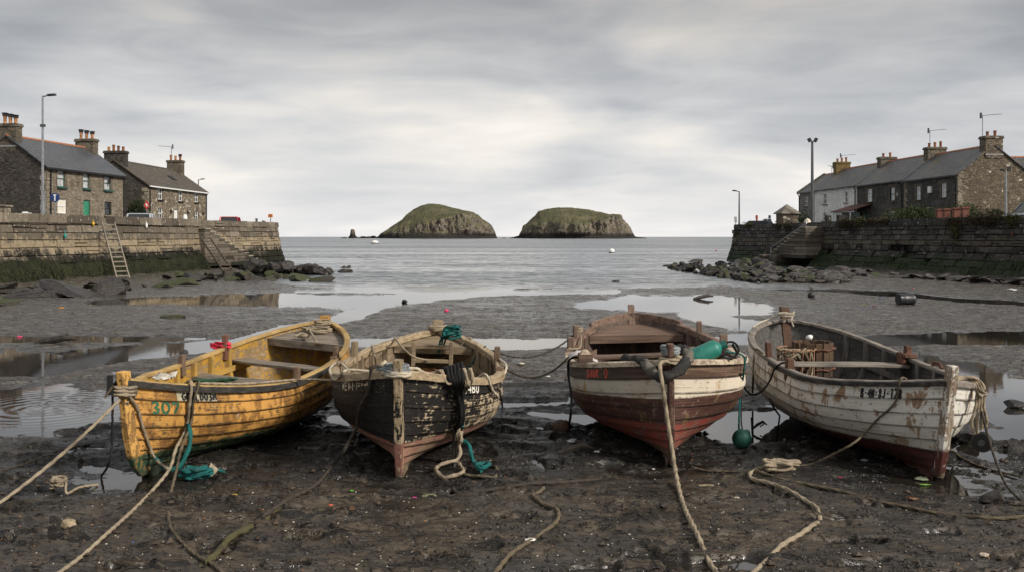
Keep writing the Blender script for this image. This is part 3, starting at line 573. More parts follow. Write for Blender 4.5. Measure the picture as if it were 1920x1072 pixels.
heap(132, spitR, lambda rn, p: rn.uniform(.22, .52) * (.6 + .4 * min(1, max(0, (p.x - 10) / 4))), (ROCKM, ROCK, .30), ('green weedy boulder on the long rock spit below the dark quay', 'dark bare boulder on the long rock spit below the dark quay'), 'boulders on the rock spit of the dark quay', 24, (.6, 1.0))
def apron(rn):
    t = rn.random(); px = 1438 + 150 * t; k = rn.random(); return px, 505 + 24 * k + 2 * t, .42 * (1 - k) + .03
heap(90, apron, lambda rn, p: rn.uniform(.3, .55), (ROCKM, COBBLE, .10), ('mossy flat stone in the pitched apron below the dark quay steps', 'grey rounded stone in the pitched apron below the dark quay steps'), 'apron stones below the dark quay steps', 25, (.35, .6), 'apron_stone')
def apron2(rn):
    t = rn.random(); px = 1590 + 420 * t; k = rn.random(); return px, 507 + 25 * t + 9 * k, .22 * (1 - k) + .02
heap(46, apron2, lambda rn, p: rn.uniform(.3, .6), (ROCKM, COBBLE, .06), ('weedy slab along the foot of the dark sloping quay wall', 'grey slab along the foot of the dark sloping quay wall'), 'slabs along the foot of the dark quay wall', 26, (.22, .4), 'apron_stone')
def footL2(rn):
    px = rn.uniform(-20, 300); return px, 541 - .055 * px + 15 * rn.random() ** 1.5, .05
heap(24, footL2, lambda rn, p: rn.uniform(.25, .7), (ROCKM, ROCK, .3), ('weedy low rock at the muddy foot of the brown quay near the left edge', 'dark low rock at the muddy foot of the brown quay near the left edge'), 'low rocks at the foot of the brown quay near the left edge', 27, (.25, .45))
for px, py, s, lab, m, sz in ((152, 556, 1., 'large tilted flat slab lying at the foot of the brown quay', ROCK, (1.8, 1.1, .5)), (205, 553, 1., 'upright wedge shaped slab beside the large tilted slab', ROCK, (.95, .6, .62)), (75, 558, 1., 'low dark slab at the foot of the brown quay, nearest the picture edge', ROCK, (1.3, .8, .3)),
                          (379, 523, 1., 'pale reddish angular boulder standing on the sand below the ladder steps', COBBLE, (.42, .4, .42)), (330, 536, 1., 'long mossy hump of rock on the mud near the brown quay ladder', ROCKM, (1.5, .9, .33)), (303, 540, 1., 'small low mossy rock beside the long mossy hump', ROCKM, (.7, .5, .25)), (437, 527, 1., 'small weed topped rock on the sand under the leaning ladder', ROCKM, (.6, .45, .3)), (8, 572, 1., 'weedy rock on the mud at the far left edge', ROCKM, (.6, .5, .3)),
                          (606, 527, 1., 'flat mossy rock standing alone in the shallow water off the brown quay', ROCKM, (.75, .5, .3)), (649, 510, 1., 'low dark rock awash off the brown quay spit, the larger one', ROCK, (.55, .4, .28)), (643, 502, 1., 'tiny dark rock awash just behind the larger rock awash', ROCK, (.25, .2, .16)), (652, 502, 1., 'tiny pointed rock awash, seaward of the larger rock awash', ROCK, (.3, .2, .2)), (1155, 528, 1., 'small dark rock awash in the shallows between the islands and the mud', ROCK, (.22, .18, .1)), (1303, 491, 1., 'flat dark ledge awash behind the long rock spit', ROCK, (1.3, .5, .2)), (1259, 499, 1., 'flat dark rock at the seaward tip of the long spit', ROCK, (.8, .5, .2))):
    p = G(px, py); rock(RK[int(px) % 9], (p.x, p.y, max(0, mz(p.x, p.y)) + sz[2] * .15), sz, .4, m, lab, tilt=(.15, .25 if 'tilted' in lab else -.1))
# sea stack and skerries by the higher island
k = 1150 / F
b = MB(); b.grid([[((661 + dx_ * w_ - CX) * k, 1150 + dy_ * 6, (446.5 - y_) * k) for dx_, dy_ in ((-1, 0), (-.6, -.8), (.2, -1), (.9, -.5), (1, .4), (.3, 1), (-.6, .8))] for y_, w_ in ((448, 9), (443, 7), (441, 5), (436, 4.2), (431, 3.3), (429.5, 1.5), (429.4, .1))], closed_v=True)
tag(b.build('sea_stack', ISL, recalc=True), 'small pillar of rock standing in the sea beside the higher island', 'sea stack')
for i, (px, w_, h_) in enumerate(((646, 9, 2.5), (672, 9, 2.6), (682, 8, 5), (692, 9, 5), (702, 10, 8), (712, 9, 8), (944, 7, 1.5), (968, 6, 4))):
    rock(RK[i], ((px - CX) * k, 1148, 0), (w_ * k, 8, h_ * k), i, ISL, 'low dark skerry trailing off the end of an island' if i > 5 else 'low jagged skerry between the sea stack and the higher island', 'skerries off the islands' if i > 5 else 'skerries by the sea stack', name='skerry', cat='skerry')
# ================================================================ houses
def pot(parent, x, y, z, h=.62, r=.13, mat=None, cowl=False):
    b = MB(); b.lathe([(r * 1.1, 0), (r * 1.1, .08), (r * .92, .1), (r, h * .85), (r * 1.2, h * .88), (r * 1.2, h), (r * .75, h), (r * .75, h - .2)], (x, y, z), 10)
    o = b.build('chimney_pot', mat or POT, parent, True, angle=.6)
    if cowl:
        c = MB(); c.box((x, y, z + h + .12), (r * 2.2, r * 2.2, .2)); c.box((x, y, z + h + .24), (r * 2.8, r * 2.8, .04)); c.build('cowl', BLACK, parent)
    return o
def chimney(root, x, yr, zb, zt, wx, wy, pots, mat, potm=None, cowl=()):
    b = MB(); h = zt - zb; b.box((x, yr, zb + h / 2 - .1), (wx, wy, h - .2)); b.box((x, yr, zt - .16), (wx + .16, wy + .16, .16)); b.box((x, yr, zt - .04), (wx + .08, wy + .08, .10))
    o = b.build('chimney', mat, root, bevel=.02)
    f = MB(); f.box((x, yr, zb + .32), (wx + .06, wy + .05, .12)); f.build('flashing', LEAD, o)
    for i in range(pots): pot(o, x, yr + (i - (pots - 1) / 2) * wy / (pots + .3), zt, .42 + .18 * ((i * 37) % 3) / 2, .125, potm[i % len(potm)] if isinstance(potm, list) else potm, i in cowl)
    return o
def aerial(root, x, y, z, h, l=1.4, sg=1):
    b = MB(); b.tube([(x, y, z), (x, y, z + h)], .03, 6); b.tube([(x, y, z + h), (x + .2, y + sg * l, z + h + .12)], .022, 5)
    for i in range(7): q = i / 6.; p = Vector((x + .2 * q, y + sg * l * q, z + h + .12 * q)); b.tube([p + Vector((-.22 + .1 * q, 0, 0)), p + Vector((.22 - .1 * q, 0, 0))], .013, 4)
    b.box((x, y - sg * .15, z + h), (.3, .04, .5)); b.build('aerial', GALV_D, root)
def house(name, label, O, d, L, dep, eave, rise, wm, gm, rm, opens, z0=2.5, quoin=None, ridge=TERRA, gut=BLACK, over=.14, cat='house', skew=None, group=None):
    d = Vector((d[0], d[1])).normalized(); rz = math.atan2(d.y, d.x); root = thing(name, label, cat, (O[0], O[1], z0), rz, group)
    def loc(px, py):
        r = (px - CX) / F; s = (r * O[1] - O[0]) / (d.x - r * d.y); Y = O[1] + s * d.y; return s, H - (py - HY) * Y / F - z0
    rc = []
    for o in opens:
        p, q = loc(o[0], o[1]), loc(o[2], o[3]); x0, x1 = sorted((p[0], q[0])); zt = (p[1] + q[1]) / 2 + abs(p[1] - q[1]) / 2; zb = max(min(p[1], q[1]), .02 if 'door' in o[4] else .75)
        rc.append((max(x0, .2), min(x1, L - .2), zb, min(zt, eave - .12), o))
    xs = sorted({0, L, *[v for r_ in rc for v in r_[:2]]}); zs = sorted({-.6, eave, *[v for r_ in rc for v in r_[2:4]]})
    b = MB()
    for i in range(len(xs) - 1):
        for j in range(len(zs) - 1):
            cx_, cz = (xs[i] + xs[i + 1]) / 2, (zs[j] + zs[j + 1]) / 2
            if any(r_[0] < cx_ < r_[1] and r_[2] < cz < r_[3] for r_ in rc): continue
            b.add([(xs[i], 0, zs[j]), (xs[i + 1], 0, zs[j]), (xs[i + 1], 0, zs[j + 1]), (xs[i], 0, zs[j + 1])], [(0, 1, 2, 3)])
    for x0, x1, a, c, o in rc:
        e = .17
        b.add([(x0, 0, a), (x0, e, a), (x0, e, c), (x0, 0, c), (x1, 0, a), (x1, e, a), (x1, e, c), (x1, 0, c)], [(0, 1, 2, 3), (7, 6, 5, 4), (3, 2, 6, 7), (0, 4, 5, 1)])
    b.build('wall', wm, root); b = MB(); b.add([(0, dep, -.6), (L, dep, -.6), (L, dep, eave), (0, dep, eave)], [(3, 2, 1, 0)]); b.build('rear_wall', wm, root)
    for x, fl in ((0, 0), (L, 1)):
        g = MB()
        f = [(0, 1, 2, 3, 4)]; f = [f[0][::-1]] if not fl else f
        g.add([(x, 0, -.6), (x, dep, -.6), (x, dep, eave), (x, dep / 2, eave + rise - .05), (x, 0, eave)], f); g.build('gable_wall', gm, root)
    b = MB(); ov = .22; sl = rise / (dep / 2)
    for sg in (0, 1):
        y0 = -ov if not sg else dep + ov; pts = []
        for x in (-over, L + over):
            for t in (0, .1): pts += [(x, y0, eave - ov * sl + .02 + t), (x, dep / 2, eave + rise + .02 + t)]
        b.add(pts, [(0, 4, 5, 1), (2, 3, 7, 6), (0, 2, 6, 4), (0, 1, 3, 2), (4, 6, 7, 5)])
    rf = b.build('roof', rm, root, recalc=True)
    b = MB(); x = -over
    while x < L + over - .1:
        e = min(x + .45, L + over); b.add([(x, dep / 2 - .16, eave + rise + .03), (e - .02, dep / 2 - .16, eave + rise + .03), (e - .02, dep / 2, eave + rise + .19), (x, dep / 2, eave + rise + .19), (x, dep / 2 + .16, eave + rise + .03), (e - .02, dep / 2 + .16, eave + rise + .03)], [(0, 1, 2, 3), (3, 2, 5, 4), (0, 3, 4), (1, 5, 2)]); x = e
    b.build('ridge_tiles', ridge, root)
    if skew:
        b = MB()
        for x in skew: b.bar((x, -.25, eave - .02), (x, dep / 2, eave + rise + .2), .3, .22); b.bar((x, dep + .25, eave - .02), (x, dep / 2, eave + rise + .2), .3, .22)
        b.build('skew_stones', DRESS_D, root)
    b = MB(); b.bar((-.1, -.27, eave - .13), (L + .1, -.27, eave - .13), .12, .12); b.build('gutter', gut, root)
    if quoin:
        rn = random.Random(3)
        for x, sg in ((0, 1), (L, -1)):
            b = MB(); z = -.3; i = 0
            while z < eave - .35:
                h = rn.uniform(.3, .42); l = (.62, .36)[i % 2]; b.box((x + sg * (l / 2 - .014), .18 if i % 2 else .28, z + h / 2), (l, .40 if i % 2 else .60, h - .02)); z += h; i += 1
            b.build('quoins', quoin, root, bevel=.012)
    for x0, x1, a, c, o in rc:
        kind = o[4]; W_, Hh = x1 - x0, c - a; xm = (x0 + x1) / 2
        fm = WHITE if 'white' in kind else (DKGREEN if 'green' in kind else BLACK if 'black' in kind else WHITE)
        if 'door' in kind:
            b = MB(); b.box((xm, .13, (a + c) / 2), (W_ - .1, .05, Hh - .06)); 
            for dz_ in (-.25, .22): b.box((xm, .105, (a + c) / 2 + dz_ * Hh), (W_ * .62, .02, Hh * .36))
            dr = b.build('door', GREENP if 'teal' in kind else WHITE, root, bevel=.008)
            b = MB(); b.lathe([(0, 0), (.04, 0), (.045, .03), (0, .05)], (x0 + .2, .09, a + 1.0), 8, Matrix.Rotation(R(90), 3, 'X')); b.build('handle', BLACK, dr)
            b = MB(); b.bar((x0 + .03, .12, a), (x0 + .03, .12, c), .08, .06); b.bar((x1 - .03, .12, a), (x1 - .03, .12, c), .08, .06); b.bar((x0, .12, c - .03), (x1, .12, c - .03), .06, .08); b.build('frame', fm if 'teal' not in kind else DKGREEN, dr)
            own = dr
        else:
            t = .065; b = MB(); y = .12
            for xx in (x0 + t / 2, x1 - t / 2): b.bar((xx, y, a), (xx, y, c), t, .07)
            for zz_, th in ((a + t / 2, .08), (c - t / 2, t), ((a + c) / 2, .07)): b.bar((x0, y, zz_), (x1, y, zz_), .06, th)
            if 'bars' in kind: b.bar((xm, y, a), (xm, y, c), .035, .05)
            own = b.build('window', fm, root)
            b = MB(); b.add([(x0, .135, a), (x1, .135, a), (x1, .135, c), (x0, .135, c)], [(0, 1, 2, 3)]); b.build('pane', BLIND if 'blind' in kind else GLASS_F, own)
            if 'net' in kind:
                b = MB(); n = 12; b.grid([[(x0 + (x1 - x0) * i / n, .128 + .004 * (i % 2), zz_) for zz_ in (a + .02, a + (c - a) * .97)] for i in range(n + 1)]); b.build('net_curtain', CURT, own)
            b = MB(); b.box((xm, -.01, a - .06), (W_ + .24, .34, .10)); b.build('sill', DKGREEN if 'green' in kind else (BLACK if 'dsill' in kind else DRESS_D if 'dark' in kind else DRESS), own)
        if 'plain' not in kind:
            b = MB(); sm = DRESS_D if 'dark' in kind else DRESS
            b.box((xm, .09, c + .14), (W_ + .5, .2, .27))
            for xx in (x0 - .1, x1 + .1): b.box((xx, .09, (a + c) / 2), (.19, .2, Hh - .01))
            b.build('surround', sm, own, bevel=.01)
    return root
def pipe(root, x, z0, z1, m=BLACK):
    b = MB(); b.tube([(x, -.27, z1), (x, -.10, z1 - .3), (x, -.09, z0)], .06, 8)
    for z in np.linspace(z0 + .6, z1 - .6, 4): b.box((x, -.06, z), (.17, .10, .06))
    b.build('downpipe', m, root)
def wlamp(root, x, z):
    b = MB(); b.box((x, -.12, z), (.14, .2, .25)); b.box((x, -.03, z + .1), (.1, .1, .3)); b.build('wall_lamp', BLACK, root, bevel=.03)
def dish(root, c, r, dirv):
    q = Vector(dirv).normalized().to_track_quat('Z', 'Y').to_matrix(); b = MB(); b.lathe([(.01, 0), (r * .5, .03), (r, .11), (r, .13), (r * .5, .05), (.01, .02)], c, 16, q); c2 = Vector(c)
    b.tube([c2, c2 + q @ Vector((0, 0, .45))], .02, 5); b.tube([c2, c2 - q @ Vector((0, 0, .4))], .03, 5); b.build('satellite_dish', LEAD, root)
hA = house('stone_house', 'tan stone house with blue slate roof and a green door behind the quay', (-35.3, 68.8), (1.47, 10.2), 10.35, 6.6, 5.0, 2.35, RUB_A, RUB_AD, SLATE_A,
           [(107.8, 318.7, 122.5, 352, 'green dark net'), (155.6, 324, 168, 355, 'green dark net'), (195.4, 330, 208.4, 358, 'green dark net'), (108, 372.5, 125, 401, 'white blind'), (156.4, 375.5, 169.4, 405, 'door teal'), (196, 378.6, 209.4, 404, 'black')], quoin=DRESS)
chimney(hA, 10.0, 3.3, 6.3, 8.2, .7, 1.75, 3, DRESS_D, POT, (0, 1, 2)); chimney(hA, .35, 3.3, 6.3, 8.35, .7, 1.5, 3, DRESS_D, POT, (0, 1, 2)); pipe(hA, .35, 0, 4.85); pipe(hA, 10.2, 0, 4.85)
dish(hA, (-.35, 4.1, 5.2), .5, (-1, .1, .3)); wlamp(hA, 8.0, 4.3); wlamp(hA, 7.9, 2.3)
hB = house('stone_house', 'mixed stone cottage with brown slate roof and white windows behind the quay', (-34.5, 85.9), (.7, 14.5), 14.5, 6.6, 4.6, 2.3, RUB_B, RUB_AD, SLATE_B,
           [(296, 352.7, 305, 375, 'white bars dsill plain'), (335, 358, 342.5, 378, 'white bars dsill plain'), (364.6, 361, 372, 380, 'white bars dsill plain'), (296, 390, 305, 410.5, 'white bars dsill plain'), (326.5, 393, 333.8, 411.5, 'door white'), (365.6, 395.7, 372.4, 413, 'white bars dsill plain')], ridge=SLATE_B, gut=WHITE, quoin=DRESS)
chimney(hB, .45, 3.3, 5.9, 7.85, .8, 2.0, 4, RUB_AD, [RUST, POT_D, RUST, POT]); chimney(hB, 14.0, 3.3, 5.9, 8.1, .7, 1.7, 3, DRESS_D, [RUST, POT, POT], (0,)); pipe(hB, .3, 0, 4.5); pipe(hB, 14.2, 0, 4.5)
aerial(hB, 12.9, 3.3, 6.8, 2.7, 1.5, 1)
for x in (5.0, 9.2, 13.3): wlamp(hB, x, 2.2)
b = MB(); b.box((9.0, 1.5, 5.85), (1.0, .7, .06), Matrix.Rotation(.61, 3, 'X')); b.build('rooflight', BLACK, hB)
TX = lambda Y: 44.6 - .0685 * Y
DR = (.0685, -1.)
hC = house('terrace_house', 'end terrace house of dark rubble with a tan stone gable facing the harbour', (TX(89.0), 89.0), DR, 9.4, 6.6, 5.2, 2.5, RUB_C, RUB_G, SLATE_C, [(1764.6, 345, 1774, 370, 'white dark net'), (1717.6, 350.5, 1725.8, 374.7, 'white dark net')], quoin=DRESS)
chimney(hC, 9.0, 3.3, 6.6, 8.57, .95, 1.6, 2, RUB_G, [RUST]); pipe(hC, 9.15, 0, 5.05); aerial(hC, 9.0, 2.5, 7.2, 3.2, 1.6, 1)
b = MB(); b.box((4.9, -.08, 4.05), (.55, .16, .6)); b.box((4.9, -.17, 4.05), (.42, .03, .46)); b.build('alarm_box', WHITE, hC); wlamp(hC, 9.45, 3.5)
hD = house('terrace_house', 'middle terrace house of dark rubble with a rusty porch roof', (TX(99.3), 99.3), DR, 10.28, 6.6, 5.3, 2.5, RUB_C, RUB_C, SLATE_C, [(1668.3, 351.8, 1677.3, 377, 'black dark net'), (1625.7, 355.6, 1634.7, 378.5, 'white dark net'), (1663, 395.5, 1678, 412, 'black dark net')])
chimney(hD, 10.0, 3.3, 6.6, 8.5, .85, 1.9, 3, DRESS_D, [RUST, TERRA, RUST]); chimney(hD, .1, 3.3, 6.6, 8.4, .85, 1.8, 2, DRESS_D, [RUST, TERRA]); pipe(hD, 9.9, 0, 5.1); aerial(hD, 9.6, 3.0, 7.6, 2.6, 1.5, 1)
b = MB(); b.box((9.1, -.06, 3.9), (.34, .1, .34)); b.build('alarm_box', LEAD, hD)
# porch
pr = MB(); pr.add([(-1.2, -2.5, 2.35), (3.6, -2.5, 2.35), (3.6, .0, 3.1), (-1.2, .0, 3.1), (-1.2, -2.5, 2.45), (3.6, -2.5, 2.45), (3.6, .0, 3.2), (-1.2, .0, 3.2)], [(3, 2, 1, 0), (4, 5, 6, 7), (0, 1, 5, 4), (1, 2, 6, 5), (2, 3, 7, 6), (3, 0, 4, 7)])
po = pr.build('porch_roof', RUSTROOF, hD)
pr = MB(); pr.box((-.0, -1.1, 1.0), (2.0, 2.2, 1.8)); pr.build('porch', WHITE, hD)
pr = MB()
for x0, x1 in ((-.95, -.35), (-.3, .3), (.35, .95)): pr.add([(x0, -2.21, .9), (x1, -2.21, .9), (x1, -2.21, 2.25), (x0, -2.21, 2.25)], [(0, 1, 2, 3)])
pr.add([(1.004, -2.1, .9), (1.004, -.2, .9), (1.004, -.2, 2.25), (1.004, -2.1, 2.25)], [(0, 1, 2, 3)]); pr.box((-.0, -1.1, 2.05), (1.9, 2.0, .6)); pr.build('porch_glass', plain((.3, .36, .36), .15, .15, 4, bump=.02), hD)
pr = MB()
for x in (-.98, -.325, .325, .98): pr.bar((x, -2.2, 0), (x, -2.2, 2.38), .08, .08)
pr.bar((3.4, -2.3, 0), (3.4, -2.3, 2.4), .1, .1); pr.build('porch_post', WHITE, hD)
pr = MB(); pr.box((2.2, -.05, 1.05), (.95, .06, 2.1)); pr.build('door', DKGREEN, hD)
hE = house('terrace_house', 'white painted terrace house with grey slate roof', (TX(110.9), 110.9), DR, 11.58, 6.6, 5.35, 2.45, RENDER_W, RENDER_W, SLATE_C, [(1543.8, 363.6, 1551, 382.8, 'white dark plain'), (1584, 359.3, 1589.8, 380, 'white dark plain'), (1543, 399.5, 1552, 414, 'white dark plain')])
chimney(hE, .3, 3.3, 6.6, 8.8, .85, 1.8, 3, plain((.13, .09, .03), .9, .4, 7), [RUST, TERRA, TERRA]); pipe(hE, 11.3, 0, 5.2); aerial(hE, .3, 3.3, 8.7, .9, 1.6, 1); aerial(hE, -.3, 2.3, 6.8, 1.5, .5, -1)
hF = house('terrace_house', 'small grey rendered end house with a dark verge', (TX(115.7), 115.7), DR, 4.79, 6.6, 5.3, 2.2, RENDER_G, RENDER_G, SLATE_C, [(1508, 369.5, 1513.8, 386.7, 'white dark plain'), (1508, 402.8, 1512.8, 416, 'white dark plain')], skew=(-.1,))
pipe(hF, .15, 0, 5.1)
hG = house('stone_house', 'slate roofed house behind the tan stone gable at the right edge', (46.5, 92), (1, -.05), 16, 7, 5.2, 2.75, RUB_G, RUB_G, SLATE_C, [])
# little stone hut by the steps
t = thing('stone_hut', 'small square stone hut with a pyramid roof on the dark quay', 'hut', (23.7, 78.2, 2.5), .15); b = MB(); b.box((0, 0, .85), (1.35, 1.35, 1.7)); b.build('wall', RUB_G, t, bevel=.02)
b = MB(); b.add([(-.85, -.85, 1.65), (.85, -.85, 1.65), (.85, .85, 1.65), (-.85, .85, 1.65), (0, 0, 2.5), (-.85, -.85, 1.72), (.85, -.85, 1.72), (.85, .85, 1.72), (-.85, .85, 1.72)], [(3, 2, 1, 0), (0, 1, 6, 5), (1, 2, 7, 6), (2, 3, 8, 7), (3, 0, 5, 8), (5, 6, 4), (6, 7, 4), (7, 8, 4), (8, 5, 4)]); b.build('roof', plain((.17, .15, .12), .9, .3, 8), t)
# brick gate pillars and low brick wall
t = thing('brick_wall', 'low red brick garden wall with capped piers in front of the hedge', 'garden wall', (31.6, 63.2, 2.5), math.atan2(4.6, .4))
b = MB(); b.box((2.3, 0, .45), (4.2, .22, .9)); b.build('panel', BRICK, t)
for x in (.1, 1.6, 3.4, 4.7):
    b = MB(); b.box((x, 0, .82), (.42, .42, 1.64)); b.box((x, 0, 1.70), (.54, .54, .12)); b.build('pier', BRICK, t, bevel=.01)
# ================================================================ vegetation
def leaves(b, pts, s, rn, up=.3):
    for p in pts:
        n = Vector((rn.gauss(0, 1), rn.gauss(0, 1), rn.gauss(up, 1))).normalized(); u = n.orthogonal().normalized(); u = Matrix.Rotation(rn.random() * 6.28, 3, n) @ u; v = n.cross(u); k = s * rn.uniform(.5, 1.3)
        b.add([Vector(p) - u * k, Vector(p) - v * k * .5, Vector(p) + u * k + n * k * .3, Vector(p) + v * k * .5], [(0, 1, 2, 3)])
def blob(rn, c, r, n, shell=.55):
    o = []
    for i in range(n):
        d = Vector((rn.gauss(0, 1), rn.gauss(0, 1), rn.gauss(0, 1))).normalized() * (shell + (1 - shell) * rn.random()); o.append(Vector(c) + Vector((d.x * r[0], d.y * r[1], d.z * r[2])))
    return o
rn = random.Random(4)
b = MB(); pts = []
for i in range(34):
    q = i / 33.; c = (33.2 + .5 * math.sin(i), 80.5 - 16.5 * q, 3.2 + .25 * math.sin(i * 1.3) + .1); pts += blob(rn, c, (1.0, .9, 1.1 + .25 * rn.random()), 420)
leaves(b, pts, .085, rn); tag(b.build('hedge', LEAF), 'long clipped green hedge on the dark quay behind the brick wall', 'hedge')
b = MB(); leaves(b, sum([blob(rn, (31.6 + rn.uniform(-.6, .6), 72 + rn.uniform(-1, 1), 3.7 + rn.uniform(-.3, .5)), (.8, .8, .8), 500) for _ in range(5)], []), .09, rn); tag(b.build('bush', LEAF), 'rounded bush rising above the hedge on the dark quay', 'bush')
def bush(c, r, n, mat, label, s=.09, stem=True, name='bush'):
    t = thing(name, label, 'bush', (c[0], c[1], 2.5)); b = MB(); pts = []
    for i in range(5): pts += blob(rn, (rn.uniform(-.5, .5) * r[0], rn.uniform(-.5, .5) * r[1], c[2] - 2.5 + rn.uniform(-.4, .4) * r[2]), (r[0] * .7, r[1] * .7, r[2] * .7), n // 5)
    leaves(b, pts, s, rn); b.build('foliage', mat, t); b = MB()
    for i in range(5): b.tube([(0, 0, 0), (rn.uniform(-.2, .2), rn.uniform(-.2, .2), (c[2] - 2.5) * .5), (rn.uniform(-.6, .6) * r[0], rn.uniform(-.6, .6) * r[1], c[2] - 2.5)], .03, 5)
    b.build('stem', plain((.05, .04, .03)), t)
bush((-33.9, 82.6, 4.2), (1.1, 1.2, 1.5), 3600, LEAF_D, 'dark green bush between the two stone houses'); bush((-33.2, 84.6, 3.2), (.5, .5, .7), 900, LEAF, 'small pale bush at the corner of the mixed stone cottage')
bush((31.4, 99, 3.9), (1.1, 1.1, 1.3), 1600, LEAF_D, 'dark round bush beside the small grey end house'); bush((25.3, 83.5, 4.1), (.9, .9, 1.2), 700, LEAF_B, 'bare brown twiggy bush behind the stone hut', .05)
bush((33.4, 92.5, 3.0), (2.6, .8, .6), 2400, LEAF, 'low green planting in front of the white terrace house'); bush((33.6, 62.6, 3.5), (.7, .7, .6), 1000, LEAF_D, 'small dark shrub beside the brick wall near the lamp post')
for px, z, sx, sz, n, m, lab in ((1405, 3.2, 1.2, .3, 300, LEAF_Y, 'yellow moss tuft on the seaward corner of the dark quay'), (1592, 3.12, 1.6, .42, 900, LEAF_B, 'brown green overhanging growth on the dark quay near the porch'), (1614, 3.2, .7, .3, 300, LEAF_Y, 'small yellow tuft on the coping beside the brown growth'), (1637, 3.2, 1.0, .3, 400, LEAF_B, 'brown tuft on the dark quay coping below the downpipe'), (1662, 3.2, .6, .25, 260, LEAF_B, 'smallest brown tuft on the dark quay coping below the hedge end'), (1793, 3.05, .8, .3, 500, LEAF_B, 'hanging growth on the dark quay below the brick wall'), (1797, 2.4, .35, .6, 300, LEAF_Y, 'yellow weed hanging in a joint of the dark quay wall'), (1850, 3.1, 1.6, .38, 1100, LEAF_B, 'wide brown growth on the dark quay coping near the lamp post'), (1900, 3.1, .8, .3, 400, LEAF_Y, 'yellow moss on the dark quay coping at the right edge'), (1384, 2.5, .35, .3, 150, LEAF_Y, 'moss patch on the seaward face of the dark quay'), (1462, 3.0, .5, .4, 260, LEAF_B, 'brown tuft on the dark quay below the stone hut'), (1480, 3.0, .5, .35, 260, LEAF_B, 'brown tuft on the dark quay beside the gate posts')):
    ln = RN_ if px > 1535 else RF; Y = lineY(px, *ln); p = V(px, 400, Y); b = MB(); dd = (Vector((*ln[1], 0)) - Vector((*ln[0], 0))).normalized(); pts = [Vector((p.x - .1 - (.13 * (3.27 - z)), Y, z)) + dd * rn.gauss(0, sx * .5) + Vector((rn.uniform(-.12, .1), 0, rn.gauss(0, sz * .5))) for _ in range(n)]
    leaves(b, pts, .07, rn); tag(b.build('wall_plant', m), lab, 'wall plant')
b = MB(); p = V(490, 424, 69.0); leaves(b, blob(rn, p + Vector((.15, -.1, -.1)), (.35, .25, .5), 500), .07, rn); tag(b.build('wall_plant', LEAF_D), 'round green plant growing near the end of the brown quay', 'wall plant')
# ================================================================ street furniture
def lamp(px, ptop, pbase, Y, arm, label, mat=GALV, r=.075, double=False, z0=2.5):
    p = V(px, ptop, Y); h = p.z - z0; t = thing('street_lamp', label, 'street lamp', (p.x, Y, z0)); b = MB(); b.tube([(0, 0, 0), (0, 0, .02 + h * .22)], r * 1.5, 10); b.tube([(0, 0, h * .22), (0, 0, h)], [r * 1.1, r * .7], 10); b.build('pole', mat, t, True, angle=.6)
    if arm:
        b = MB(); b.tube([(0, 0, h - .06), (arm * .45, 0, h + .02)], .04, 6); b.box((arm * .72, 0, h + .05), (abs(arm) * .62, .26, .11), Matrix.Rotation(-.08 * (1 if arm > 0 else -1), 3, 'Y')); b.build('lamp_head', BLACK, t, bevel=.03)
    if double:
        for s in (-1, 1):
            b = MB(); b.bar((0, 0, h), (s * .18, 0, h + .04), .05, .05); b.box((s * .26, -.08, h + .12), (.24, .3, .34), Matrix.Rotation(s * .5, 3, 'Y')); b.build('floodlight', BLACK, t, bevel=.03)
    return t, h
lt, h = lamp(80, 180, 400, 54, .75, 'tall grey street lamp beside the blue slate house', GALV); b = MB(); b.box((.02, -.02, h * .78), (.3, .1, .16)); b.build('bracket', GALV_D, lt); b = MB(); b.tube([(.12, 0, 0), (.12, 0, 2.4)], .05, 8); b.build('conduit', GALV, lt)
lamp(372, 337, 370, 108, .7, 'small street lamp rising behind the mixed stone cottage', GALV_D)
lamp(1386, 359, 418, 84, -.6, 'short street lamp at the seaward end of the dark quay', GALV_D)
lamp(1523, 266, 420, 76.5, 0, 'very tall floodlight mast beside the white terrace house', GALV_D, .13, True)
lt, h = lamp(1886, 320, 402, 58, -.35, 'pale street lamp in front of the tan stone gable', GALV); b = MB(); b.box((.2, 0, h + .1), (.16, .16, .3)); b.build('camera_box', BLACK, lt)
def sign(name, label, px, py, Y, w_, h_, shape, cols, ph, pole_mat=GALV):
    p = V(px, py, Y); t = thing(name, label, 'sign', (p.x, Y, 2.5)); b = MB(); b.tube([(0, .05, 0), (0, .05, p.z - 2.5 + h_ / 2 - .02)], .035, 8); b.build('post', pole_mat, t); n = {'round': 28, 'diamond': 4, 'square': 4}[shape]
    def disc(k, y, m, nm):
        b = MB(); a0 = math.pi / 4 if shape == 'square' else math.pi / 2; q = 1.414 if shape == 'square' else 1
        b.add([(math.cos(a0 + i * 2 * math.pi / n) * w_ / 2 * k * q, y + dy_, p.z - 2.5 + math.sin(a0 + i * 2 * math.pi / n) * h_ / 2 * k * q) for dy_ in (0, .02) for i in range(n)], [tuple(range(n))[::-1], tuple(range(n, 2 * n))] + [(i, (i + 1) % n, n + (i + 1) % n, n + i) for i in range(n)]); return b.build(nm, m, t, recalc=True)
    disc(1, -.01, cols[0], 'plate')
    return t, p.z - 2.5, disc
BLUE = plain((.012, .035, .14), .35, .1, 5); RED = plain((.55, .03, .02), .4, .15, 7); ORANGE = plain((.55, .17, .02), .5, .25, 9)
t, z, dc = sign('round_sign', 'round blue sign with a white upright symbol beside the lamp post', 103, 371, 56, .58, .58, 'round', (BLUE,), 0); b = MB(); b.box((0, -.016, z), (.07, .01, .42)); b.box((-.045, -.018, z + .15), (.1, .01, .07)); b.box((.05, -.019, z + .17), (.09, .01, .05)); b.build('symbol', WHITE, t)
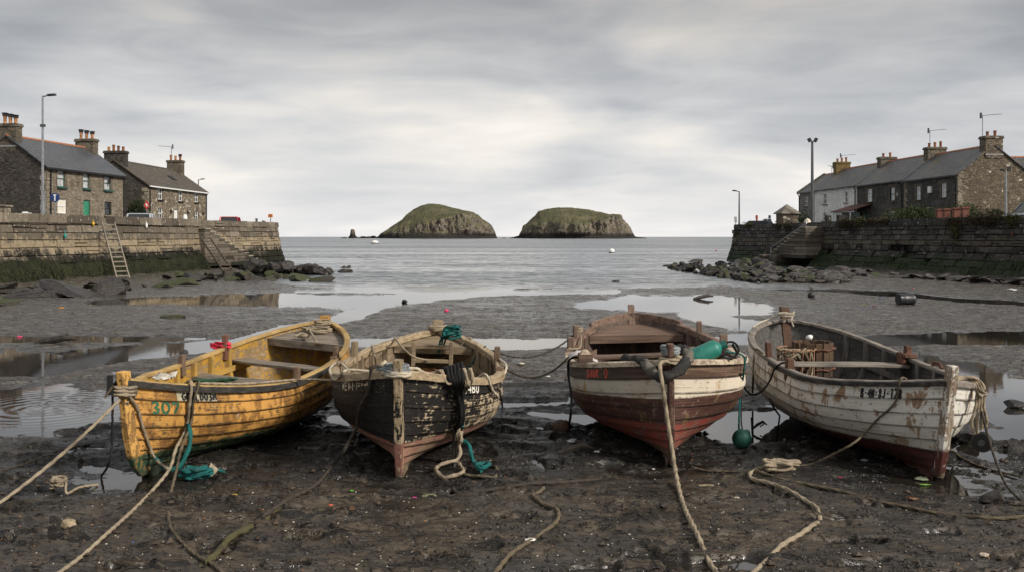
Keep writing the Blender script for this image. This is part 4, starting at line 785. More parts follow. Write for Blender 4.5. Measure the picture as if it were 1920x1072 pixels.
t, z, dc = sign('diamond_sign', 'small red and white diamond sign beside the dark bush', 275, 385, 70, .42, .72, 'diamond', (RED,), 0); b = MB(); b.box((-.03, -.016, z + .05), (.20, .01, .05), Matrix.Rotation(.5, 3, 'Y')); b.box((.03, -.017, z - .05), (.18, .01, .05), Matrix.Rotation(-.5, 3, 'Y')); b.box((0, -.018, z), (.05, .01, .26)); b.build('symbol', WHITE, t)
t, z, dc = sign('orange_sign', 'small weathered orange board on a post at the end of the brown quay', 507, 405, 71, .36, .26, 'square', (ORANGE,), 0); b = MB(); b.box((0, -.016, z + .03), (.24, .01, .03)); b.box((0, -.016, z - .05), (.24, .01, .03)); b.build('lettering', RUST, t)
t, z, dc = sign('white_sign', 'plain pale sign leaning at the seaward end of the dark quay', 1382, 412, 84, .26, .55, 'square', (LEAD,), 0); t.rotation_euler = (0, -.12, .3)
b = MB(); p = V(2, 392, 44); b.box((p.x, 44, 2.9), (.7, .5, 1.5)); b.box((p.x, 44, 3.68), (.85, .62, .1)); tag(b.build('stone_pier', DRESS, bevel=.02), 'low capped stone pier on the brown quay at the left edge', 'stone pier')
b = MB(); p = V(50, 397, 47); b.box((p.x, 47, 3.35), (.42, .3, .16), Matrix.Rotation(.2, 3, 'Z')); b.box((p.x - .08, 47, 3.46), (.2, .26, .05)); b.box((p.x, 47, 2.9), (.1, .1, .8)); tag(b.build('life_ring_box', WHITE, bevel=.02), 'small white box showing above the brown quay coping', 'box')
for px, lab in ((481, 'short grey bollard post near the orange board'), ):
    p = V(px, 418, 70.5); b = MB(); b.lathe([(.0, 0), (.08, 0), (.08, 1.0), (.11, 1.02), (.11, 1.1), (0, 1.12)], (p.x, 70.5, 2.5), 10); tag(b.build('bollard', GALV_D, smooth=True, angle=.6), lab, 'bollard')
p = V(347, 409, 66); b = MB(); b.lathe([(0, 0), (.16, 0), (.16, 1.0), (.15, 1.2), (.09, 1.3), (0, 1.33)], (p.x, 66, 2.5), 12); tag(b.build('bollard', WHITE, smooth=True), 'white round topped bollard in front of the mixed stone cottage', 'bollard')
for px, m, lab in ((1419, plain((.4, .12, .06)), 'red topped post behind the parked car on the dark quay'), (1443, GALV_D, 'dark thin post behind the pale pickup')):
    p = V(px, 408, 88); b = MB(); b.lathe([(.0, 0), (.1, 0), (.1, p.z - 2.6), (.14, p.z - 2.55), (.12, p.z - 2.3), (0, p.z - 2.28)], (p.x, 88, 2.5), 10); tag(b.build('bollard', m, smooth=True, angle=.6), lab, 'post')
p = V(1517, 415, 73); b = MB(); b.lathe([(0, 0), (.36, 0), (.34, .9), (.22, 1.25), (0, 1.4)], (p.x, 73.4, 2.3), 14); tag(b.build('bollard', plain((.55, .5, .4)), smooth=True), 'pale domed mooring stone at the head of the dark quay steps', 'mooring stone')
# ================================================================ cars
def car(label, loc, rz, paint, kind='hatch', L=3.9, W_=1.66, Hh=1.45):
    t = thing('parked_car', label, 'car', loc, rz); hb = Hh * .60; b = MB(); fl = L / 2; X = [-fl, -fl + .08, -fl + .5, -L * .1, L * .2, fl - .6, fl - .1, fl]; Z = [.62, hb, hb + .02, hb + .02, hb - .02, hb - .10, hb - .28, .5]; Wd = [.80, .92, .99, 1, 1, .98, .9, .78]
    rows = []
    for x, z, k in zip(X, Z, Wd):
        y = W_ / 2 * k; rows.append([(x, -y, .3), (x, -y * 1.0, .55), (x, -y * .97, z - .08), (x, -y * .9, z), (x, y * .9, z), (x, y * .97, z - .08), (x, y, .55), (x, y, .3)])
    n = b.grid(rows, closed_v=True); b.f.append(tuple(range(n, n + 8))); b.f.append(tuple(n + 56 + 7 - i for i in range(8)))
    back = -fl + (.22 if kind != 'pickup' else 1.5); fr = L * .22; rb, rf_ = back + .28, fr - .55
    if kind == 'pickup': rb = back + .08
    y0, y1 = W_ / 2 * .9, W_ / 2 * .76; r = [(rb, -y1), (rf_, -y1), (rf_, y1), (rb, y1)]
    b.add([(x, y, Hh - .06) for x, y in r] + [(x * .98, y * .93, Hh) for x, y in r], [(3, 2, 1, 0), (4, 5, 6, 7), (0, 1, 5, 4), (1, 2, 6, 5), (2, 3, 7, 6), (3, 0, 4, 7)])
    base = [(back, -y0), (fr, -y0), (fr, y0), (back, y0)]
    for (x, y), (u, v) in zip(base, r): b.bar((x, y, hb), (u, v, Hh - .04), .08, .09)
    mid = (back + fr) / 2
    for s in (-1, 1): b.bar((mid, s * y0, hb), ((rb + rf_) / 2, s * y1, Hh - .04), .09, .05)
    b.build('body', paint, t, recalc=True, bevel=.015)
    q = .985
    for nm, idx in (('rear_window', (3, 0)), ('windscreen', (1, 2)), ('side_window', (0, 1)), ('side_window', (2, 3))):
        b = MB(); i, j = idx; b.add([(base[i][0] * q, base[i][1] * q, hb), (base[j][0] * q, base[j][1] * q, hb), (r[j][0] * q, r[j][1] * q, Hh - .05), (r[i][0] * q, r[i][1] * q, Hh - .05)], [(0, 1, 2, 3)]); b.build(nm, GLASS_F, t)
    for x in (-L * .31, L * .31):
        for s in (-1, 1):
            M = Matrix.Rotation(R(90), 3, 'X'); b = MB(); b.lathe([(.18, -.09), (.30, -.09), (.32, -.05), (.32, .05), (.30, .09), (.18, .09)], (x, s * (W_ / 2 - .08), .32), 16, M); w_ = b.build('wheel', BLACK, t, True, angle=.7); b = MB(); b.lathe([(0, -.07), (.19, -.08), (.19, .08), (0, .07)], (x, s * (W_ / 2 - .08), .32), 10, M); b.build('rim', GALV, w_)
    for s in (-1, 1):
        b = MB(); b.box((-fl + .07, s * W_ * .40, hb - .12), (.12, .2, .28)); b.build('tail_light', RED, t); b = MB(); b.box((fl - .14, s * W_ * .36, hb - .34), (.2, .32, .16)); b.build('headlight', LEAD, t); b = MB(); b.box((fr - .35, s * (W_ / 2 + .08), hb + .1), (.1, .2, .15)); b.build('wing_mirror', BLACK, t, bevel=.02)
    return t
CARP = lambda c: plain(c, .25, .05, 3, .2, .6, .0)
p = V(262, 410, 58); car('silver hatchback parked below the dark bush on the brown quay', (p.x - .2, 58.5, 2.2), R(-76), CARP((.42, .45, .48)), Hh=1.5, W_=1.7, L=4)
p = V(433, 410, 74); car('red hatchback parked near the end of the brown quay', (p.x, 74, 2.3), R(101), CARP((.33, .02, .025)), Hh=1.5)
p = V(1414, 412, 86); car('dark hatchback with a red tail parked at the end of the dark quay', (p.x, 86, 2.2), R(150), CARP((.03, .035, .05)), Hh=1.5)
p = V(1441, 412, 87); car('pale pickup parked beside the stone hut on the dark quay', (p.x + .3, 88.5, 2.2), R(165), CARP((.45, .50, .52)), 'pickup', Hh=1.75)
p = V(1914, 400, 61); car('grey people carrier parked in front of the gable at the right edge', (p.x + .9, 61, 2.8), R(185), CARP((.16, .19, .22)), Hh=1.75, L=4.3, W_=1.75)
b = MB(); p = V(1873, 402, 59.5); b.lathe([(0, 0), (.3, 0), (.34, .35), (.2, .75), (0, .85)], (p.x, 59.5, 2.5), 12); tag(b.build('flower_tub', plain((.42, .07, .16), .7, .4, 12), smooth=True), 'pink flower tub beside the grey people carrier', 'flower tub')
# ================================================================ ladders and lines on the quay walls
def ladder(a, b_, w_, n, label, mat):
    t = thing("ladder", label, "ladder", tuple(b_)); a = Vector(a) - Vector(b_); side = Vector((.8, .6, 0))
    for s in (-1, 1): q = MB(); q.bar(side * s * w_ / 2, a + side * s * w_ / 2, .06, .09); q.build('rail', mat, t)
    for i in range(n): q = MB(); c = a * ((i + .6) / n); q.bar(c - side * w_ / 2, c + side * w_ / 2, .05, .06); q.build('rung', mat, t)
OLDW = mk_wood('ladder_wood', [(.10, .085, .065), (.22, .19, .15), (.33, .29, .24)])
ladder(V(203, 418, lineY(203, *LN) - .6), V(231, 523, lineY(231, *LN) - 3.2), .62, 12, 'wooden ladder leaning on the brown quay wall at the gap', OLDW)
ladder(V(385, 446, 57.6), V(430, 512, 56.0), .6, 12, 'dark ladder leaning against the side of the brown quay steps', plain((.07, .055, .04), .8, .4, 9))
# ================================================================ boats
def hull_paint(name, build):
    m = Mt(name); u, v, _ = m.sep(m.co('UV')); x, y, z = m.sep(m.co('Object'))
    uvv = m.comb(u, v, 0.); q = {}
    q['u'], q['v'], q['x'], q['y'], q['z'] = u, v, x, y, z
    q['streak'] = m.noise(1., 6, .68, m.mp(uvv, (2.6, 5.5, 1)), .35); q['chip'] = m.noise(17, 8, .72); q['fine'] = m.noise(70, 4, .65); q['big'] = m.noise(2.1, 6, .65); q['mid'] = m.noise(6.5, 6, .65)
    q['drip'] = m.noise(1., 5, .6, m.mp(uvv, (11, .55, 1)), .5)
    q['lap'] = m.ma('FRACT', v)
    c, ro = build(m, q)
    lapd = m.ma('MULTIPLY', m.mr(q['lap'], .16, .02), m.mr(q['mid'], .3, .6, .4, 1.)); c = m.mix(m.ma('MULTIPLY', lapd, .9), c, (.02, .015, .011)); gl = m.noise(1., 5, .6, m.mp(uvv, (.9, 9., 1)), .4); c = m.mix(m.ma('MULTIPLY', m.mr(gl, .60, .66), m.mr(q['mid'], .4, .62, 0, .75)), c, (.035, .022, .013))
    nl = m.ma('MULTIPLY', m.mr(m.vor(5.5, m.mp(uvv, (1.15, .5, 1), (0, .12, 0)), rnd=.35), .07, .05), m.mr(q['mid'], .42, .6)); c = m.mix(m.ma('MULTIPLY', nl, .75), c, (.025, .016, .010))
    sp = m.mr(m.noise(95, 2, .5), .69, .73); c = m.mix(m.ma('MULTIPLY', sp, m.mr(z, .55, .1, .35, .9)), c, (.42, .38, .31))
    h = m.ma('ADD', m.ma('MULTIPLY', q['streak'], .6), m.ma('MULTIPLY', q['chip'], .7))
    return m.out(c, ro, m.bump(h, .65, .012), Specular_IOR_Level=.35)
def worn(m, q, paint, under, amt, tone=.6, k1=.5, k2=.5):
    p = m.mix(m.mr(q['big'], .35, .65), paint, tuple(c * tone for c in paint))
    k = m.ma('ADD', m.ma('MULTIPLY', q['streak'], k1), m.ma('MULTIPLY', q['chip'], k2)); k = m.ma('ADD', k, m.ma('MULTIPLY', m.ma('SUBTRACT', q['big'], .5), .35))
    return m.mix(m.mr(k, amt, amt + .035), p, under)
def zline(m, q, z0, slope=0., wob=.10, soft=.02):
    zz = m.ma('ADD', q['z'], m.ma('MULTIPLY', m.ma('SUBTRACT', q['mid'], .5), wob)); zz = m.ma('ADD', zz, m.ma('MULTIPLY', q['y'], slope))
    return m.mr(zz, z0 + soft, z0 - soft)
def paint_yellow(m, q):
    wood = m.mix(q['streak'], (.05, .03, .016), (.16, .095, .045))
    c = worn(m, q, (.60, .31, .075), wood, .53, .66); c = m.mix(m.mr(q['drip'], .47, .60, 0, .75), c, (.16, .072, .02)); c = m.mix(m.mr(q['big'], .54, .66, 0, .5), c, (.22, .11, .035)); c = m.mix(m.mr(q['mid'], .60, .68, 0, .7), c, (.52, .40, .22)); c = m.mix(m.mr(q['chip'], .66, .70), c, (.03, .02, .012))
    g = worn(m, q, (.02, .05, .022), (.20, .17, .10), .56); c = m.mix(zline(m, q, .21, -.02), c, g)
    return m.mix(zline(m, q, .05, 0, .06, .03), c, (.05, .04, .022)), .62
def paint_black(m, q):
    cream = m.mix(q['streak'], (.33, .25, .155), (.52, .43, .30)); cream = m.mix(m.mr(q['drip'], .5, .7, 0, .6), cream, (.20, .15, .09))
    k = m.ma('ADD', m.ma('MULTIPLY', q['streak'], .42), m.ma('MULTIPLY', q['chip'], .40)); k = m.ma('ADD', k, m.ma('MULTIPLY', q['big'], .42)); k = m.ma('ADD', k, m.ma('MULTIPLY', m.mr(q['x'], -.2, .75, -.06, .10, False), m.mr(q['v'], 8.4, 7.4)))
    c = m.mix(m.mr(k, .678, .696), m.mix(q['mid'], (.008, .008, .008), (.022, .02, .019)), cream); c = m.mix(m.ma('MULTIPLY', m.mr(q['fine'], .64, .68), .5), c, (.36, .29, .2))
    red = m.mix(m.mr(q['big'], .4, .62), (.27, .10, .085), (.30, .20, .13)); red = m.mix(m.mr(q['streak'], .5, .65, 0, .7), red, (.40, .25, .19)); red = m.mix(m.mr(q['chip'], .58, .64, 0, .8), red, (.10, .065, .045)); red = m.mix(zline(m, q, .10, 0, .15, .08), red, (.17, .125, .075))
    return m.mix(zline(m, q, .33, .035, .05, .012), c, red), .6
def paint_maroon(m, q):
    brown = m.mix(m.mr(q['streak'], .35, .65), (.050, .022, .017), (.105, .05, .037)); brown = m.mix(m.mr(q['chip'], .58, .63, 0, .8), brown, (.24, .17, .12)); brown = m.mix(m.ma('MULTIPLY', m.mr(q['drip'], .56, .68), .7), brown, (.20, .15, .06))
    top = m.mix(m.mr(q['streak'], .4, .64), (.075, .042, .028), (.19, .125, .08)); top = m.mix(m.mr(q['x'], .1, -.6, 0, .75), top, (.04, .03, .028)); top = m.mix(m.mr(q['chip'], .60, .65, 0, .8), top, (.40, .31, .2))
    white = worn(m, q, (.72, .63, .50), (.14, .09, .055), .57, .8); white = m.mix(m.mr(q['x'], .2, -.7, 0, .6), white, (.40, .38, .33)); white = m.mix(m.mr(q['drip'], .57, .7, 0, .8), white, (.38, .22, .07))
    red = worn(m, q, (.25, .055, .04), (.15, .09, .065), .515, .6); red = m.mix(m.mr(q['mid'], .58, .68, 0, .6), red, (.42, .17, .11))
    c = m.mix(m.mr(q['v'], 8.97, 9.0), white, top); c = m.mix(zline(m, q, .655, .075, .035, .008), c, brown); c = m.mix(zline(m, q, .40, .06, .05, .012), c, red)
    return m.mix(zline(m, q, .15, .02, .16, .06), c, (.13, .085, .055)), .6
def paint_white(m, q):
    c = worn(m, q, (.74, .71, .64), (.22, .14, .08), .575, .80); c = m.mix(m.mr(q['mid'], .5, .7, 0, .5), c, (.52, .50, .45)); c = m.mix(m.mr(q['drip'], .555, .615, 0, .85), c, (.23, .115, .035)); c = m.mix(m.mr(q['big'], .58, .70, 0, .5), c, (.34, .30, .16))
    c = m.mix(m.mr(q['chip'], .62, .66), c, (.085, .045, .022)); c = m.mix(m.ma('MULTIPLY', m.mr(q['streak'], .64, .69), .8), c, (.11, .06, .03)); c = m.mix(zline(m, q, .42, .03, .3, .14), c, m.mix(.5, c, (.20, .19, .13)))
    red = worn(m, q, (.075, .022, .016), (.03, .022, .018), .53, .6)
    return m.mix(zline(m, q, .25, .02, .06, .015), c, red), .6
GLY = {'0': [[(.2, .0), (0, .3), (0, .7), (.25, 1), (.6, 1), (.9, .7), (.9, .3), (.6, 0), (.2, 0)]], '1': [[(.2, .8), (.5, 1), (.5, 0)]], '2': [[(0, .8), (.3, 1), (.8, .9), (.8, .6), (0, 0), (.9, 0)]], '3': [[(0, .95), (.6, 1), (.8, .75), (.35, .52), (.85, .3), (.6, 0), (0, .05)]], '4': [[(.7, 0), (.7, 1), (0, .35), (.95, .35)]],
       '7': [[(0, 1), (.9, 1), (.3, 0)]], '8': [[(.45, .5), (.1, .75), (.45, 1), (.8, .75), (.45, .5), (.05, .22), (.45, 0), (.85, .22), (.45, .5)]], 'A': [[(0, 0), (.45, 1), (.9, 0)], [(.2, .4), (.7, .4)]], 'B': [[(0, 0), (0, 1), (.6, .95), (.7, .7), (0, .52), (.8, .4), (.75, .05), (0, 0)]], 'C': [[(.85, .9), (.4, 1), (0, .6), (.1, .2), (.5, 0), (.9, .15)]], 'D': [[(0, 0), (0, 1), (.6, .9), (.85, .5), (.6, .1), (0, 0)]],
       'E': [[(.8, 1), (0, 1), (0, 0), (.8, 0)], [(0, .5), (.65, .5)]], 'G': [[(.85, .85), (.4, 1), (0, .6), (.1, .15), (.5, 0), (.85, .2), (.85, .5), (.5, .5)]], 'I': [[(.4, 0), (.4, 1)]], 'J': [[(.7, 1), (.7, .2), (.4, 0), (.05, .2)]], 'K': [[(0, 0), (0, 1)], [(.8, 1), (0, .45), (.85, 0)]], 'L': [[(0, 1), (0, 0), (.7, 0)]], 'M': [[(0, 0), (.1, 1), (.45, .4), (.8, 1), (.9, 0)]], 'N': [[(0, 0), (0, 1), (.8, 0), (.8, 1)]],
       'O': [[(.3, 0), (0, .4), (.1, .85), (.45, 1), (.8, .8), (.85, .3), (.55, 0), (.3, 0)]], 'S': [[(.8, .9), (.4, 1), (.05, .78), (.4, .52), (.8, .28), (.45, 0), (0, .1)]], 'U': [[(0, 1), (.05, .2), (.4, 0), (.75, .2), (.8, 1)]], 'V': [[(0, 1), (.4, 0), (.8, 1)]], 'W': [[(0, 1), (.2, 0), (.45, .7), (.7, 0), (.9, 1)]], '-': [[(.15, .5), (.75, .5)]], '=': [[(.1, .65), (.7, .65)], [(.1, .35), (.7, .35)]], '/': [[(.1, 0), (.6, 1)]], '.': [[(.3, .45), (.5, .55)]], ' ': []}
RUSTD = plain((.10, .043, .025), .85, .5, 22)
class Boat:
    def __init__(s, name, label, p, N, paint, zsink=.0, pm=4.2):
        s.X0, s.Y0, s.th, s.L, s.B, s.zb, s.zm, s.zs_, s.roll, s.pb, s.ps, s.qb, s.qs, s.tm, s.rk = p; s.N = N; s.ex = 1.35; s.eb = 1.5; s.fore = .03; s.lapo = .022; s.pm = pm
        s.root = thing(name, label, 'boat', (s.X0, s.Y0, zsink)); s.root.rotation_euler = (0, -s.roll, -s.th)
        s.M = Matrix.Translation((s.X0, s.Y0, zsink)) @ Matrix.Rotation(-s.th, 4, 'Z') @ Matrix.Rotation(-s.roll, 4, 'Y'); s.Mi = s.M.inverted()
        s.paint = paint
    def b(s, t):
        t = min(max(t, 0), 1)
        return s.B * (1 - abs(1 - t / s.tm) ** s.pb) ** s.qb if t < s.tm else s.B * max(0, 1 - ((t - s.tm) / (1 - s.tm)) ** s.ps) ** s.qs
    def zs(s, t): return s.zm + (s.zb - s.zm) * (1 - t / s.tm) ** 2 if t < s.tm else s.zm + (s.zs_ - s.zm) * ((t - s.tm) / (1 - s.tm)) ** 2
    def zk(s, t): return .015 + .10 * max(0, t - .6) ** 2 / .16
    def pt(s, t, v):
        e = abs(2 * t - 1) ** (s.eb if t < .5 else 2.4); P = s.pm * (1 - e) + 1.2 * e; Q = .66 * (1 - e) + (1.35 if t < .5 else 1.0) * e; v = min(max(v, 0), 1.)
        zk = s.zk(t); y = s.b(t) * (1 - (1 - v) ** P) ** Q; z = zk + (s.zs(t) - zk) * v
        return y, t * s.L - s.rk * (1 - t) ** 3 * v + s.fore * (1 - t) ** 12 * (1 - v) ** 6 - .42 * max(0, t) ** 9 * (1 - v) ** 1.2, z
    def off(s, t, v, o, side=1):
        e = .012; a = s.pt(t, v - e); b_ = s.pt(t, v + e); c = s.pt(t, v); ty, tz = b_[0] - a[0], b_[2] - a[2]; l = math.hypot(ty, tz) or 1
        return Vector((side * (c[0] + o * tz / l), c[1], c[2] - o * ty / l))
    def ts(s, n): return [.5 - .5 * math.cos(math.pi * i / (n - 1)) * (1 - .0 * i) for i in range(n)]
    def vin(s, t, z): return (z - s.zk(t)) / (s.zs(t) - s.zk(t))
    def yin(s, t, z): return max(0., s.off(t, s.vin(t, z), -.03)[0])
    def w(s, p): return s.M @ Vector(p)
    def lapoff(s, w): return s.lapo * (1 - (w * s.N) % 1)
    def hit(s, px, py, side, off=.02):
        best = None
        for i in range(121):
            t = i / 120
            for j in range(61):
                v = j / 60; P = s.w(s.off(t, v, .016, side)); d = (CX + F * P.x / P.y - px) ** 2 + (HY - F * (P.z - H) / P.y - py) ** 2 + P.y * 9
                if best is None or d < best[0]: best = (d, t, v)
        return best[1], best[2]
    def hp(s, px, py, side, off=.035): t, v = s.hit(px, py, side); return s.w(s.off(t, v, off, side))
    def gun(s, px, py, side, dz=.03, o=0.0):
        best = None
        for i in range(401):
            t = i / 400; P = s.w((side * s.b(t), s.pt(t, 1)[1], s.zs(t) + .03)); d = (CX + F * P.x / P.y - px) ** 2 + (HY - F * (P.z - H) / P.y - py) ** 2
            if best is None or d < best[0]: best = (d, t)
        t = best[1]; return t, s.w((side * (s.b(t) + o), s.pt(t, 1)[1], s.zs(t) + dz))
    def plane(s, px, py, zl):
        z = zl
        for _ in range(4): p = G(px, py, z); q = s.Mi @ p; z += zl - q.z
        return G(px, py, z)
    # ---- construction
    def hull(s):
        T = s.ts(64); b = MB(); uv = []; sub = 5
        for side in (1, -1):
            for k in range(s.N):
                rows = []
                for t in T:
                    row = []; L_ = [(-1, -.003)] + [(j, None) for j in range(sub + 1)]
                    for j, o in L_:
                        w_ = (k + max(j, 0) / sub) / s.N
                        if j < 0: w_ = (k + .02) / s.N
                        oo = s.lapo * (1 - max(j, 0) / sub) if o is None else o
                        row.append(s.off(t, w_ ** s.ex, oo, side)); uv.append((t * s.L + (0 if side > 0 else 31.7), k + max(.001, min(.999, max(j, 0) / sub)) + (0 if side > 0 else 0)))
                    rows.append(row)
                b.grid(rows, flip=(side > 0) is False)
        o = b.build('hull', s.paint, s.root, True, uv=uv, angle=.9); return o
    def inner(s, mat):
        T = s.ts(48); b = MB()
        for side in (1, -1):
            b.grid([[s.off(t, (j / 18) ** 1.3, -.024, side) for j in range(19)] for t in T], flip=side > 0)
        return b.build('inner_planking', mat, s.root, True)
    def sheer(s, t): return Vector((s.b(t), s.pt(t, 1)[1], s.zs(t)))
    def rail(s, name, mat, side, o, i, z0, z1, t0=0., t1=1., jit=.003):
        b = MB(); rows = []; n = 50
        for q in range(n + 1):
            t = .5 - .5 * math.cos(math.pi * q / n); t = t0 + (t1 - t0) * t; P = s.sheer(t); d = s.sheer(min(t + .004, 1)) - s.sheer(max(t - .004, 0)); nn = Vector((d.y, -d.x, 0)).normalized(); r = random.uniform(-jit, jit)
            def C(k, z):
                a = P + nn * (k + r) + Vector((0, 0, z + r)); a.x = max(a.x, .012); return Vector((a.x * side, a.y, a.z))
            rows.append([C(o, z0), C(o, z1 - .008), C(o - .01, z1), C(-i + .01, z1), C(-i, z1 - .008), C(-i, z0)])
        nb = b.grid(rows, closed_v=True, flip=side < 0); 
        for e in (0, n): b.f.append(tuple(nb + e * 6 + k for k in range(6)))
        return b.build(name, mat, s.root, recalc=True)
    def post(s, name, mat, t, ztop, wd, dp, fwd, v0=0.):
        b = MB(); rows = []; vs = [v0 + (1 - v0) * i / 14 for i in range(15)]; P = [s.pt(t, v) for v in vs]; z1 = P[-1][2]; sl = (P[-1][1] - P[-4][1]) / (P[-1][2] - P[-4][2])
        P = P + [(0, P[-1][1] + sl * (ztop - z1) * q, z1 + (ztop - z1) * q) for q in (.5, 1.)]
        for i, (_, x, z) in enumerate(P):
            k = .75 + .25 * min(1, i / 5); h = wd / 2 * k; j = random.uniform(-.003, .003)
            a, c = (x - dp * .72, x + dp * .28) if fwd < 0 else (x + dp * .72, x - dp * .28)
            rows.append([(-h + j, c, z), (-h * .78 + j, a, z), (h * .78 + j, a, z), (h + j, c, z)])
        nb = b.grid(rows, closed_v=True); m = len(rows); b.f.append(tuple(nb + k for k in range(4))); b.f.append(tuple(nb + (m - 1) * 4 + 3 - k for k in range(4)))
        return b.build(name, mat, s.root, recalc=True, bevel=.006)
    def keel(s, mat):
        b = MB(); T = [i / 30 for i in range(31)]; rows = []
        for t in T: _, x, z = s.pt(t, 0); rows.append([(-.035, x, z - .07), (-.035, x, z + .03), (.035, x, z + .03), (.035, x, z - .07)])
        b.grid(rows, closed_v=True); return b.build('keel', mat, s.root, recalc=True)
    def rib(s, t, side, mat, wd=.062, th=.05, v0=.06, v1=1.):
        b = MB(); rows = []
        for j in range(13):
            v = v0 + (v1 - v0) * j / 12; a = s.off(t, v, -.022, side); c = s.off(t, v, -.022 - th, side); rows.append([a - Vector((0, wd / 2, 0)), a + Vector((0, wd / 2, 0)), c + Vector((0, wd / 2, 0)), c - Vector((0, wd / 2, 0))])
        b.grid(rows, closed_v=True); n = len(rows); b.f.append((3, 2, 1, 0)); q = (n - 1) * 4; b.f.append((q, q + 1, q + 2, q + 3)); return b.build('rib', mat, s.root, recalc=True)
    def riser(s, t0, t1, v, side, mat, h=.07):
        b = MB(); rows = []
        for i in range(21):
            t = t0 + (t1 - t0) * i / 20; a = s.off(t, v, -.062, side); c = s.off(t, v, -.085, side); rows.append([a, a + Vector((0, 0, h)), c + Vector((0, 0, h)), c])
        b.grid(rows, closed_v=True); b.f += [(0, 1, 2, 3), (83, 82, 81, 80)]; return b.build('riser', mat, s.root, recalc=True)
    def thwart(s, t, dz, wd, mat, th=.035, skew=0., name='thwart'):
        z = s.zs(t) - dz; b = MB(); yc = t * s.L; n = 8; top = []
        tt = lambda x: x / s.L
        rows = []
        for i in range(n + 1):
            k = -1 + 2 * i / n; row = []
            for dy, dzz in ((-wd / 2, -th), (-wd / 2, 0), (wd / 2, 0), (wd / 2, -th)):
                y = s.yin(tt(yc + dy), z + dzz) * .985; row.append((k * y, yc + dy + skew * k, z + dzz + .006 * math.sin(k * 3)))
            rows.append(row)
        b.grid(rows, closed_v=True); b.f += [(0, 1, 2, 3), (n * 4 + 3, n * 4 + 2, n * 4 + 1, n * 4)]; return b.build(name, mat, s.root, recalc=True, bevel=.005)
    def deck(s, t0, drop, mat, t1=1., th=.04, front=.09, name='stern_deck', ds=0.):
        b = MB(); L_, R_ = [], []
        n = 20
        for i in range(n + 1):
            t = t0 + (t1 - t0) * i / n; q = ds * (1 - i / n)
            for t_, sg, A_ in ((t + q, -1, L_), (t - q, 1, R_)): z = s.zs(t_) - drop; y = s.yin(t_, z); x = s.pt(t_, s.vin(t_, z))[1]; A_.append((sg * y, x, z))
        rows = [[Vector(L_[i]).lerp(Vector(R_[i]), k / 6) for k in range(7)] for i in range(n + 1)]
        b.grid(rows, flip=True); b.grid([[p - Vector((0, 0, th)) for p in r] for r in rows])
        z = L_[0][2]; b.bar((L_[0][0], L_[0][1] - .012, z - front / 2 + .004), (R_[0][0], R_[0][1] - .012, z - front / 2 + .004), .03, front)
        return b.build(name, mat, s.root, recalc=False)
    def floor(s, z, t0, t1, mat):
        b = MB(); n = 7
        for k in range(-n // 2, n // 2 + 1):
            c = k * .14
            tt = [t0 + (t1 - t0) * i / 60 for i in range(61)]; tt = [t for t in tt if s.yin(t, z - .02) > abs(c) + .075]
            if len(tt) > 4:
                x0, x1 = tt[0] * s.L, tt[-1] * s.L; b.box((c, (x0 + x1) / 2, z + .004 * (k % 2)), (.128, x1 - x0, .02), jit=.004)
        return b.build('floor_boards', mat, s.root)
    def pin(s, px, py, side, h, wd, mat, name='thole_pin', o=-.03, dp=None, tilt=0):
        t, P = s.gun(px, py, side); p = s.Mi @ P; b = MB(); M = Matrix.Rotation(tilt, 3, 'Y'); b.box((p.x + side * o, p.y, s.zs(t) + h / 2 - .06), (wd, dp or wd, h + .12), M, taper=.86, jit=.006); return b.build(name, mat, s.root, bevel=.008)
    def letters(s, text, px0, px1, py, side, wa, wb, mat, thick=.012, name='lettering', slant=0., seed=1):
        rn = random.Random(seed); t0 = s.hit(px0, py, side)[0]; t1 = s.hit(px1, py, side)[0]; b = MB(); n = len(text)
        def P(a, c): t = t0 + (t1 - t0) * a; w_ = (wa + (wb - wa) * c) / s.N; return s.off(t, w_ ** s.ex, s.lapoff(w_) + .004, side)
        for i, ch in enumerate(text):
            for st in GLY[ch]:
                jy = rn.uniform(-.05, .05); pts = [((i + .12 + .74 * x_ + slant * y_) / n, y_ * rn.uniform(.95, 1.03) + jy) for x_, y_ in st]; fine = []
                for a, c in zip(pts[:-1], pts[1:]):
                    for k in range(4): fine.append((a[0] + (c[0] - a[0]) * k / 4, a[1] + (c[1] - a[1]) * k / 4))
                fine.append(pts[-1]); Q = [P(*f) for f in fine]; rows = []
                for k in range(len(Q)):
                    d = Q[min(k + 1, len(Q) - 1)] - Q[max(k - 1, 0)]; nn = Vector((side, -.6, .1)); u = d.cross(nn)
                    if u.length < 1e-6: u = Vector((0, 0, 1))
                    u = u.normalized() * thick / 2 * rn.uniform(.8, 1.2); rows.append([Q[k] - u, Q[k] + u])
                b.grid(rows)
        return b.build(name, mat, s.root)
    def patch(s, px0, px1, py, side, wa, wb, mat, name, o=.002):
        t0 = s.hit(px0, py, side)[0]; t1 = s.hit(px1, py, side)[0]; b = MB()
        b.grid([[s.off(t0 + (t1 - t0) * i / 12, ((wa + (wb - wa) * j / 4) / s.N) ** s.ex, s.lapoff((wa + (wb - wa) * j / 4) / s.N) + o, side) for j in range(5)] for i in range(13)]); return b.build(name, mat, s.root)
    def pix(s, side=None):
        pass
